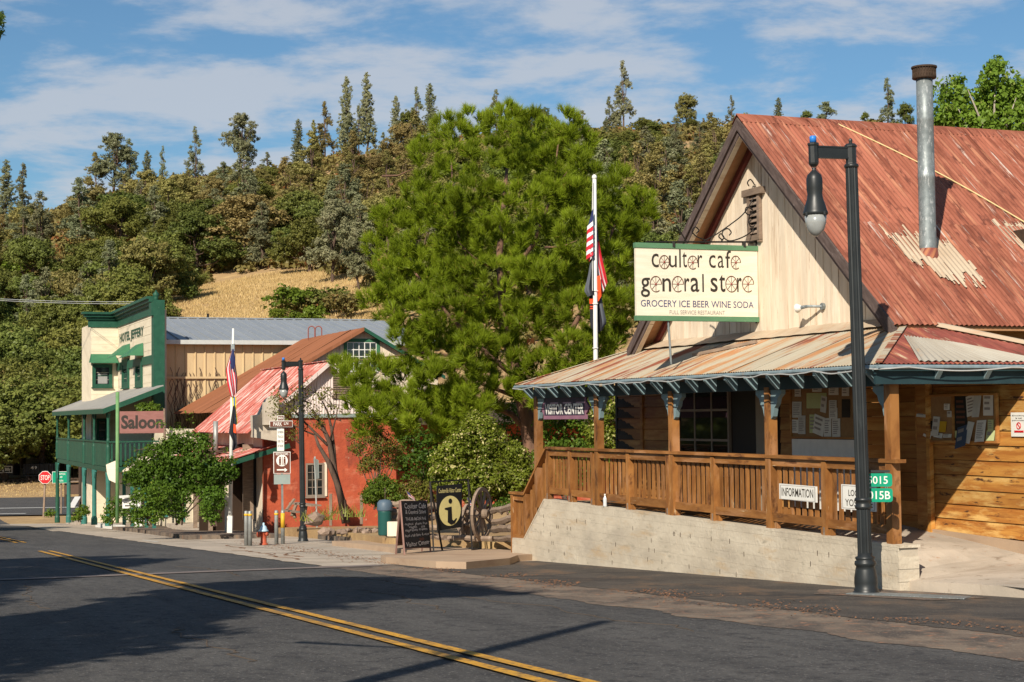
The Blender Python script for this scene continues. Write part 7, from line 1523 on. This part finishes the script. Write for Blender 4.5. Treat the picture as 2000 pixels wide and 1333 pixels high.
# ---- the large pine
random.seed(3); RNG = np.random.default_rng(3)
YP = 45.0
pin = root('pine_tree', (at(1035, 970, YP).x, YP, G(at(1035, 970, YP).x, YP)), 'huge bright green long needled pine filling the centre of the scene', 'tree')
LB = [(880, 262, 36), (930, 246, 38), (985, 240, 40), (1035, 242, 38), (1090, 250, 40), (1138, 272, 36), (838, 312, 36), (890, 325, 48), (950, 315, 52), (1020, 315, 56), (1090, 315, 50), (1140, 330, 34), (822, 350, 26), (800, 390, 46), (862, 400, 52), (930, 395, 56), (1000, 395, 56), (1070, 395, 56), (1128, 392, 46), (1192, 380, 38), (1212, 345, 24), (1250, 402, 34),
 (772, 440, 46), (830, 462, 52), (900, 472, 56), (980, 470, 56), (1060, 470, 56), (1130, 460, 52), (1200, 432, 46), (1256, 436, 28), (1238, 472, 38), (734, 480, 22), (758, 540, 46), (820, 532, 56), (890, 550, 56), (970, 550, 60), (1050, 550, 56), (1120, 540, 52), (1185, 520, 48), (1234, 522, 34), (742, 590, 40), (808, 608, 52), (880, 620, 56), (960, 628, 56), (1040, 620, 56), (1110, 610, 52), (1170, 600, 48), (1214, 590, 34),
 (775, 648, 40), (850, 672, 48), (930, 676, 40), (1110, 680, 44), (1180, 668, 42), (1208, 655, 32), (1150, 705, 34), (668, 716, 18), (694, 738, 28), (735, 735, 36), (790, 745, 44), (850, 742, 44), (712, 790, 28), (775, 800, 40), (838, 808, 42), (900, 780, 40), (945, 745, 34), (795, 838, 20), (862, 846, 22), (1085, 735, 30), (1060, 790, 22), (915, 835, 18), (1000, 700, 44), (1050, 715, 40), (980, 765, 36), (1020, 770, 28), (1110, 745, 34), (1140, 770, 26), (1075, 800, 24), (1150, 810, 16), (690, 760, 28), (720, 830, 20), (760, 780, 38), (830, 775, 44), (740, 815, 28), (800, 825, 34), (860, 800, 40), (920, 770, 38), (870, 850, 28), (690, 790, 22), (880, 815, 34), (930, 800, 32), (905, 720, 40), (960, 800, 22)]
lobP = []
for (px, py, r_) in LB:
    r_ *= .80; py += random.uniform(-6, 6); px += random.uniform(-6, 6)
    cxp, hwp = 985, (290 if py > 380 else 110 + (py - 215) * 1.05); dxn = max(-1, min(1, (px - cxp) / hwp)); fr_ = math.sqrt(max(.02, 1 - dxn * dxn)); low = py > 685
    dy = -fr_ * 3.1 * random.uniform(.55, 1.05) if not low else random.uniform(-2.6, -.8); Yc = YP + dy; p = at(px, py, Yc); R_ = r_ * mpp(Yc); lobP.append((p.x, p.y, p.z, R_, R_ * 1.1, R_ * .92))
    if not low and random.random() < .8: p2 = at(cxp + (px - cxp) * .86, py + 18, YP - dy * .8); R2 = r_ * 1.1 * mpp(YP); lobP.append((p2.x, p2.y, p2.z, R2, R2, R2))
def needles(lobes, mat, name, w_=.0062, Ln=.2, ntuft=13, per=24):
    cl = []; org = np.array(pin.location)
    for (cx, cy, cz, rx, ry, rz_) in lobes:
        n = int((5 + 4 * math.pi * rx * rx / .24) * (1.35 if cz < 3.9 else 1)); d = ball(n); d[:, 2] = np.where((d[:, 2] < -.3) & (RNG.uniform(0, 1, n) < .6), -d[:, 2], d[:, 2])
        rr = np.where(RNG.uniform(0, 1, (n, 1)) < .8, RNG.uniform(.8, 1.08, (n, 1)), RNG.uniform(.3, .8, (n, 1))); C = np.array([cx, cy, cz]) + d * rr * np.array([rx, ry, rz_]); lt = RNG.uniform(0, .45)
        cl.append(np.concatenate([C, d, RNG.uniform(.15, .27, (n, 1)), np.clip(lt + RNG.uniform(0, .55, (n, 1)), 0, 1)], 1))
    cl = np.concatenate(cl); cl = cl[[pnoise(V((c[0] * .95, c[1] * .95, c[2] * 1.15 + 4))) < .33 for c in cl]]
    T = np.repeat(cl, ntuft, 0); n = len(T); d2 = ball(n) + T[:, 3:6] * .75; d2[:, 2] += .45; d2 /= np.linalg.norm(d2, axis=1, keepdims=True)
    C = T[:, :3] + d2 * T[:, 6:7] * RNG.uniform(.5, 1.0, (n, 1)); ax = d2 * .75 + RNG.normal(size=(n, 3)) * .12; ax[:, 2] += .55; ax /= np.linalg.norm(ax, axis=1, keepdims=True); tb = T[:, 7] + RNG.uniform(-.1, .1, n)
    V_ = []; T_ = []
    for _ in range(per):
        dir_ = ax + RNG.normal(size=(n, 3)) * .34; dir_ /= np.linalg.norm(dir_, axis=1, keepdims=True); b0 = C - ax * RNG.uniform(.0, .14, (n, 1)); L_ = Ln * RNG.uniform(.6, 1.15, (n, 1)); sd = np.cross(dir_, RNG.normal(size=(n, 3))); sd /= np.linalg.norm(sd, axis=1, keepdims=True)
        V_.append(np.stack([b0 - sd * w_, b0 + sd * w_, b0 + dir_ * L_], 1)); T_.append(tb)
    A = np.concatenate(V_); t = np.clip(np.concatenate(T_), 0, .96); t = np.where(RNG.uniform(0, 1, len(t)) < .012, 1.0, t)
    return raw_mesh(name, (A.reshape(-1, 3) - org), 3, t, mat)
me = needles(lobP, LM['pine'], 'crown'); o = bpy.data.objects.new('crown', me); COL.objects.link(o); o.parent = pin
print('pine tris', len(me.polygons))
mb = MB(); tp = [at(*q, YP) for q in ((1048, 1000), (1040, 880), (1030, 820), (1012, 740), (985, 640), (975, 500), (990, 330))]; tp[0].z = pin.location.z - .3
mb.tube(tp, [.27, .24, .22, .18, .13, .09, .04], 12)
for (pts, r0) in (([(1036, 850), (1000, 810), (940, 785), (880, 760), (800, 745)], .13), ([(1030, 820), (1060, 740), (1110, 660), (1160, 560), (1200, 440)], .15), ([(1012, 740), (950, 690), (880, 620), (800, 520)], .12), ([(985, 640), (930, 560), (890, 440), (880, 300)], .1), ([(975, 560), (1040, 480), (1080, 380), (1090, 280)], .1), ([(1020, 780), (940, 750), (860, 770), (760, 800)], .08), ([(1030, 830), (1080, 790), (1120, 720)], .08), ([(930, 700), (820, 690), (740, 700), (690, 705)], .06)):
    q = [at(a, b, YP - .3 * i * (.3 if r0 > .09 else 1.3)) for i, (a, b) in enumerate(pts)]; mb.tube(q, [.75 * r0 * (1 - .75 * i / (len(q) - 1)) for i in range(len(q))], 8)
for _ in range(22):
    l = random.choice(lobP); e = V(l[:3]) + V((random.uniform(-.3, .3), random.uniform(-.3, 0), random.uniform(-.3, .3))); s0 = e + V((random.uniform(-.9, .9), random.uniform(.2, .8), random.uniform(-.7, .1))); mb.tube([s0, s0.lerp(e, .5) + V((0, 0, -.08)), e], [.035, .022, .008], 5)
make('trunk', mb, M['pinebark'], pin, True)
# ---- shrubs and small trees drawn as lobes at their distance
def bush(name, Y, lob, label, mat, cat='bush', leaf=.055, per=26, clump=.13, cl=12, base=None, stems=4, dep=.8, up=.35, stemr=.03, bark='bark', shell=(.5, 1.08), part_=('crown', 'stem')):
    L2 = []
    for q in lob:
        px, py, r_ = q[:3]; dy = q[3] if len(q) > 3 else random.uniform(-dep, dep * .6) * r_ * mpp(Y); p = at(px, py, Y + dy); R_ = r_ * mpp(Y); L2.append((p.x, p.y, p.z, R_, R_, R_ * .92))
    bx, by = base or (lob[0][0], lob[0][1] + lob[0][2]); b = at(bx, by, Y); r = root(name, b, label, cat)
    P_, N_, S_, T_ = lobes_cloud(L2, per * 6.2, leaf * .70, clump, cl, shell, up); me = cloud_mesh(part_[0], P_, N_, S_, T_, LM[mat], .62, tuple(r.location)); o = bpy.data.objects.new(part_[0], me); COL.objects.link(o); o.parent = r
    mb = MB()
    for i in range(stems):
        l = L2[random.randrange(len(L2))]; s0 = b + V((random.uniform(-.12, .12), random.uniform(-.1, .1), 0)); e = V(l[:3]); m_ = s0.lerp(e, .5) + V((random.uniform(-.1, .1), 0, 0)); mb.tube([s0, m_, e], [stemr, stemr * .7, stemr * .25], 5)
    if stems: make(part_[1], mb, M[bark], r)
    return r, L2
bush('vine_arbor', 56, [(275, 925, 26), (300, 900, 34), (345, 890, 34), (385, 900, 32), (425, 915, 26), (300, 935, 34), (345, 930, 36), (390, 935, 30), (425, 938, 22), (450, 925, 14), (360, 862, 24), (330, 870, 20), (395, 868, 20), (268, 915, 20), (450, 908, 14), (260, 935, 18), (302, 958, 22), (342, 958, 20), (372, 955, 16)], 'dense dark green vine smothering the arbor left of the flagpole', 'arbor', 'vine', .075, 24, .2, 12, (345, 1025), 3)
bush('shrub', 54.5, [(285, 985, 28), (300, 1005, 18), (275, 1010, 20), (310, 965, 26), (325, 990, 20), (270, 968, 14)], 'leafy green bush under the left end of the vine arbor', 'vine', 'bush', .06, 18, .16, 12, (295, 1027), 5)
bush('shrub', 55, [(345, 985, 18), (350, 1005, 16), (358, 970, 16)], 'small bush between the arbor posts', 'vine', 'bush', .06, 16, .15, 12, (350, 1026), 3)
bush('shrub', 53.5, [(415, 978, 24), (412, 1000, 20), (425, 965, 16), (402, 965, 14), (418, 1014, 10)], 'rounded bush just left of the flagpole foot', 'vine', 'bush', .06, 20, .15, 12, (416, 1028), 5)
bush('shrub', 70, [(222, 990, 18), (215, 1008, 14), (232, 1000, 12), (228, 978, 10), (205, 1012, 9)], 'bush at the foot of the green pole beside the balcony', 'vine', 'bush', .07, 14, .18, 12, (220, 1025), 3)
bush('shrub', 79, [(158, 1000, 12), (150, 1010, 10), (168, 1000, 8), (165, 992, 6)], 'low bush at a balcony post on the hotel pavement', 'vine', 'bush', .07, 14, .16, 12, (158, 1020), 2)
bush('shrub', 92, [(96, 1003, 7), (103, 1002, 5)], 'tiny weed clump beside the stop sign post', 'vine', 'bush', .08, 14, .16, 10, (96, 1008), 0)
bush('shrub', 66, [(255, 1008, 12), (250, 995, 10), (262, 1015, 8)], 'small bush beneath the white sale sign', 'vine', 'bush', .06, 14, .15, 12, (254, 1025), 2)
bush('planter_vine', 72, [(275, 798, 10), (290, 796, 12), (305, 797, 9)], 'green creeper spilling over the top of the saloon board', 'vine', 'vine', .06, 20, .12, 12, (290, 805), 0)
bush('vine_spray', 60, [(318, 830, 9), (335, 840, 12), (350, 835, 10), (300, 870, 16), (262, 880, 10), (445, 885, 9), (470, 885, 8), (480, 892, 8), (370, 815, 10)], 'loose airy vine sprays above the arbor by the saloon board', 'vine', 'vine', .06, 7, .2, 8, (340, 870), 8)
# small leaning tree by the second lamp
r_, L2 = bush('small_tree', 50, [(548, 770, 16), (570, 790, 22), (560, 815, 16), (590, 765, 18), (605, 800, 20), (630, 775, 18), (650, 800, 16), (620, 825, 14), (585, 830, 14), (640, 760, 10), (535, 790, 14), (545, 815, 16), (575, 850, 14), (600, 745, 8), (660, 770, 8)], 'small gnarled leaning tree with thin leaves behind the second lamp', 'sparse', 'tree', .05, 14, .16, 7, (668, 1015), 0)
mb = MB(); q = lambda l, r: mb.tube([at(a, b, 50 + c) for a, b, c in l], r, 8)
q([(676, 1022, 0), (668, 980, 0), (655, 930, .1), (648, 890, .1), (642, 860, 0), (628, 830, 0), (610, 800, .2)], [.13, .11, .095, .08, .07, .055, .03]); q([(670, 1000, 0), (660, 950, -.2), (640, 900, -.2), (622, 870, -.2), (615, 850, -.1)], [.1, .08, .07, .05, .03]); q([(655, 930, .1), (652, 880, .2), (648, 840, .2), (640, 805, .2), (625, 775, 0)], [.07, .06, .045, .03, .015])
q([(640, 870, 0), (610, 840, .1), (580, 810, 0), (555, 780, 0)], [.045, .035, .02, .01]); q([(645, 860, 0), (655, 820, -.2), (662, 790, 0)], [.035, .02, .01]); q([(615, 850, 0), (590, 840, 0), (565, 825, 0)], [.03, .02, .01])
for _ in range(50): l = random.choice(L2); e = V(l[:3]) + V((random.uniform(-.35, .35), random.uniform(-.3, .3), random.uniform(-.3, .3))); s0 = V(l[:3]) + V((.25, 0, -.35)); mb.tube([s0, e], [.012, .004], 4)
make('trunk', mb, M['bark'], r_, True)
r_, L2 = bush('thin_bush', 46.5, [(720, 850, 22), (745, 870, 24), (765, 880, 20), (700, 875, 18), (735, 900, 24), (770, 905, 14), (715, 910, 18), (690, 850, 12), (780, 880, 10), (745, 845, 14)], 'straggly half bare bush against the red wall', 'sparse', 'bush', .045, 30, .15, 9, (735, 975), 14, .8, .3, .02)
bush('rose_bush', 40.5, [(735, 955, 22), (750, 945, 18), (722, 968, 16), (760, 965, 16), (740, 975, 14), (770, 950, 12), (775, 975, 10), (715, 975, 8)], 'dark green rose bush left of the log stack', 'vine', 'bush', .04, 26, .1, 12, (740, 995), 5)
bush('yellow_bush', 41.5, [(800, 960, 20), (825, 965, 18), (790, 975, 14), (835, 950, 14), (812, 945, 12), (840, 975, 14)], 'yellow green low bush behind the chalkboard', 'sparse', 'bush', .04, 24, .1, 12, (810, 990), 5)
bush('flowering_shrub', 39, [(925, 828, 22), (945, 835, 24), (910, 850, 26), (960, 865, 34), (890, 880, 34), (925, 890, 40), (870, 900, 28), (980, 890, 34), (1005, 885, 22), (1020, 900, 20), (850, 915, 16), (1000, 920, 30), (950, 930, 40), (900, 930, 36), (865, 935, 22), (1015, 940, 22), (980, 960, 26), (930, 965, 26), (885, 960, 20), (1025, 920, 14), (925, 810, 10), (1000, 965, 18)], 'big rounded shrub with cream yellow tips left of the porch', 'shrub', 'bush', .047, 26, .12, 13, (940, 1000), 10)
bush('shrub', 38.5, [(985, 985, 12), (1000, 990, 10), (970, 990, 10)], 'low greenery behind the logs beside the wagon wheel', 'vine', 'bush', .035, 26, .1, 10, (985, 1005), 2)
bush('shrub', 34.9, [(1165, 850, 26), (1180, 830, 24), (1190, 870, 22), (1155, 800, 14), (1195, 800, 22), (1185, 780, 18), (1200, 850, 20)], 'yellow green shrub seen through the far porch bay', 'shrub', 'bush', .05, 20, .12, 12, (1180, 960), 4)
bush('shade_fill_shrub', 44, [(1085, 830, 40), (1130, 800, 40), (1150, 860, 40), (1100, 885, 40), (1065, 900, 34), (1160, 910, 34), (1110, 930, 34)], 'added dark bushes filling the shade behind the far porch posts', 'vine', 'bush', .07, 14, .18, 12, (1110, 975), 5)  # dark foliage added to fill the shade behind the porch end
bush('shade_fill_shrub', 49, [(800, 850, 30), (830, 880, 34), (790, 900, 26), (850, 850, 28), (815, 925, 26), (860, 900, 28), (840, 940, 20)], 'added dark bush filling the shade between the thin bush and the flowering shrub', 'arbor', 'bush', .07, 14, .18, 12, (820, 985), 4)  # dark foliage added in front of the wall to stand for its shade
bush('shade_fill_shrub', 50, [(1010, 800, 26), (1040, 850, 28), (1000, 870, 26), (985, 820, 22), (1060, 810, 24)], 'added dark bush filling the shade behind the trunk of the large pine', 'arbor', 'bush', .07, 14, .18, 12, (1010, 960), 4)  # dark foliage added to fill the shade round the trunk
# window reflections: panes mirror the oaks added across the street
# iris clumps
for (x, y, Y, lb) in ((612, 1018, 47.5, 'pale iris clump beside the edge on sign'), (640, 1016, 48, 'pale iris clump left of the small tree'), (655, 1004, 49, 'iris tuft between stake and small tree'), (700, 1010, 47, 'sparse iris tuft right of the small tree')):
    b = at(x, y, Y); n = 36; base = np.array(b) + RNG.normal(size=(n, 3)) * np.array([.2, .1, .0]); tip = base + RNG.normal(size=(n, 3)) * np.array([.16, .12, .05]) + np.array([0, 0, .26]); wv_ = RNG.normal(size=(n, 3)); wv_[:, 2] = 0; wv_ = wv_ / np.linalg.norm(wv_, axis=1, keepdims=True) * .018
    me = raw_mesh('iris_clump', np.stack([base - wv_, base + wv_, tip], 1).reshape(-1, 3) - np.array(b), 3, RNG.uniform(0, 1, n), LM['iris']); o = bpy.data.objects.new('iris_clump', me); COL.objects.link(o); o.location = b; tagp(o, lb, 'plant')
# cottonwood behind the store
for (x_, y_, h_, lb_) in ((-24, 48, 9, 'oak added across the street for reflections, nearest beyond the left frame edge'), (-31, 58, 10, 'oak added across the street for reflections, behind the nearest one'), (-37, 45, 11, 'tall oak added across the street for reflections, furthest left'), (-29, 72, 9, 'oak added across the street for reflections, towards the junction'), (-44, 62, 11, 'large oak added at the back across the street for reflections')): plant('oak', 'oak', x_, y_, h_, 1.15, lb_)  # added oaks out of view, so the shop panes reflect greenery
r_, L2 = bush('cottonwood', 56, [(1862, 185, 30), (1850, 225, 34), (1890, 215, 38), (1945, 150, 32), (1940, 185, 38), (1965, 200, 40), (2000, 175, 34), (1985, 235, 40), (1920, 240, 36), (1950, 125, 14), (2040, 200, 50), (1838, 255, 30), (1900, 262, 40), (1980, 280, 40), (1870, 160, 14), (2020, 250, 40)], 'bright green cottonwood with pale branches behind the red roof', 'cotton', 'tree', .12, 20, .28, 12, (1940, 420), 0, .8, .3, .05, 'palebark', (.45, 1.1))
mb = MB(); q = lambda l, r: mb.tube([at(a, b, 56 + c) for a, b, c in l], r, 7); q([(1945, 470, 0), (1945, 300, 0), (1942, 220, -.5), (1945, 140, -.4)], [.2, .09, .04, .01]); q([(1945, 330, 0), (1925, 260, -.6), (1905, 210, -.9), (1890, 175, -.8)], [.07, .045, .03, .01]); q([(1945, 320, 0), (1965, 250, -.7), (1985, 190, -.8)], [.07, .04, .01]); q([(1935, 300, 0), (1900, 270, -.6), (1870, 210, -.8)], [.05, .03, .01]); q([(1950, 340, 0), (1990, 270, -.4), (2010, 200, -.6)], [.06, .035, .01])
mb.v += []; tr_ = make('trunk', mb, M['palebark'], r_, True)
# ---- shade trees beside the camera that throw the road shadows
tan_el = math.tan(SUN_EL)
def pip(x, y, poly):
    c = False; j = len(poly) - 1
    for i in range(len(poly)):
        if (poly[i][1] > y) != (poly[j][1] > y) and x < (poly[j][0] - poly[i][0]) * (y - poly[i][1]) / (poly[j][1] - poly[i][1]) + poly[i][0]: c = not c
        j = i
    return c
def shade(poly, t0, t1, label, trunk_at, dens=800, more=()):
    G3 = [gp(*p) for p in poly]; P2 = [(g.x, g.y) for g in G3]; x0 = min(p[0] for p in P2); x1 = max(p[0] for p in P2); y0 = min(p[1] for p in P2); y1 = max(p[1] for p in P2); C = []
    n = int(dens / 12 * (x1 - x0) * (y1 - y0))
    for _ in range(n):
        x, y = random.uniform(x0, x1), random.uniform(y0, y1)
        if not pip(x, y, P2): continue
        t = random.uniform(t0, t1); c = V((x, y, zp(y))) - SH * t + V((0, 0, t * tan_el)); ang = random.uniform(-.5, .5); ext = random.uniform(.1, .35)
        for k in range(12): C.append(c + V((random.gauss(0, .13) , random.gauss(0, .16), random.gauss(0, .07)))) 
    for m_ in more: C += m_
    P_ = np.array([tuple(c) for c in C]); b = V((*trunk_at, 0)); b.z = zp(b.y); r = root('shade_tree', b, label, 'tree'); nn = len(P_)
    me = cloud_mesh('crown', P_, RNG.normal(size=(nn, 3)) + np.array([0, 0, .6]), RNG.uniform(.06, .12, nn), RNG.uniform(0, 1, nn), LM['shade'], .5, tuple(b)); o = bpy.data.objects.new('crown', me); COL.objects.link(o); o.parent = r
    cen = V(P_.mean(0)); mb = MB(); pts = [tuple(P_[RNG.integers(nn)]) for _ in range(14)]; limbs(mb, tuple(b), (cen.x, cen.y, cen.z + .6), pts, .26, 14, frac=(.45, .95)); make('trunk', mb, M['bark'], r, True)
    return r
R1 = [(-250, 1225), (-100, 1215), (0, 1207), (100, 1196), (200, 1181), (300, 1170), (380, 1180), (470, 1203), (395, 1218), (440, 1232), (385, 1250), (300, 1258), (345, 1266), (200, 1280), (110, 1296), (60, 1312), (0, 1330), (-150, 1360), (-350, 1420)]
R2 = [(190, 1172), (330, 1162), (300, 1155), (400, 1148), (360, 1143), (440, 1138), (620, 1128), (760, 1129), (900, 1143), (1030, 1160), (900, 1166), (760, 1170), (640, 1180), (700, 1188), (590, 1190), (500, 1182), (470, 1200), (360, 1190), (300, 1178)]
R3 = [(-200, 1100), (0, 1093), (130, 1088), (280, 1085), (200, 1091), (345, 1092), (260, 1105), (210, 1120), (100, 1136), (0, 1160), (0, 1178), (-300, 1230)]
twig = []
for k in range(150):
    t = random.random(); c = at(-30 + 40 * random.random() * (1 - t * .2), 25 + 52 * t, 8.2 + random.uniform(-.15, .15)); twig.append(c)
tw = shade(R1, 8.0, 11.5, 'leafy tree left of the camera whose shadow lies on the near road', (-8.6, 6.4), 700, ())
P_ = np.array([tuple(c) for c in twig if topix(c)[0] < 9]); me = cloud_mesh('leaves', P_, RNG.normal(size=(len(P_), 3)), .032, RNG.uniform(0, 1, len(P_)), LM['shade'], .22, tuple(tw.location)); o = bpy.data.objects.new('leaves', me); COL.objects.link(o); o.parent = tw
mb = MB().tube([at(-700, -260, 8.2), at(-200, -80, 8.2), at(-30, 0, 8.2), at(-2, 60, 8.2)], [.05, .02, .008, .003], 5); make('twig', mb, M['bark'], tw)
shade(R2, 10.5, 13.5, 'second leafy tree left of the camera shading the road centre line', (-7.6, 11.3), 700)
shade(R3, 10.5, 14, 'third leafy tree further left shading the road before the junction', (-14.5, 19), 600)
tip = gp(1182, 1214); hp = 9.0; bp2 = tip - SH * (hp / tan_el) * 1.0; bp2.z = zp(bp2.y); tipz = tip.z + hp
T = V((bp2.x, bp2.y, tipz)); single('utility_pole', MB().tube([V((bp2.x, bp2.y, bp2.z - .1)), T], [.14, .10], 12), M['bark'], 'tall wooden pole beside the camera casting the thin road shadow', 'pole')
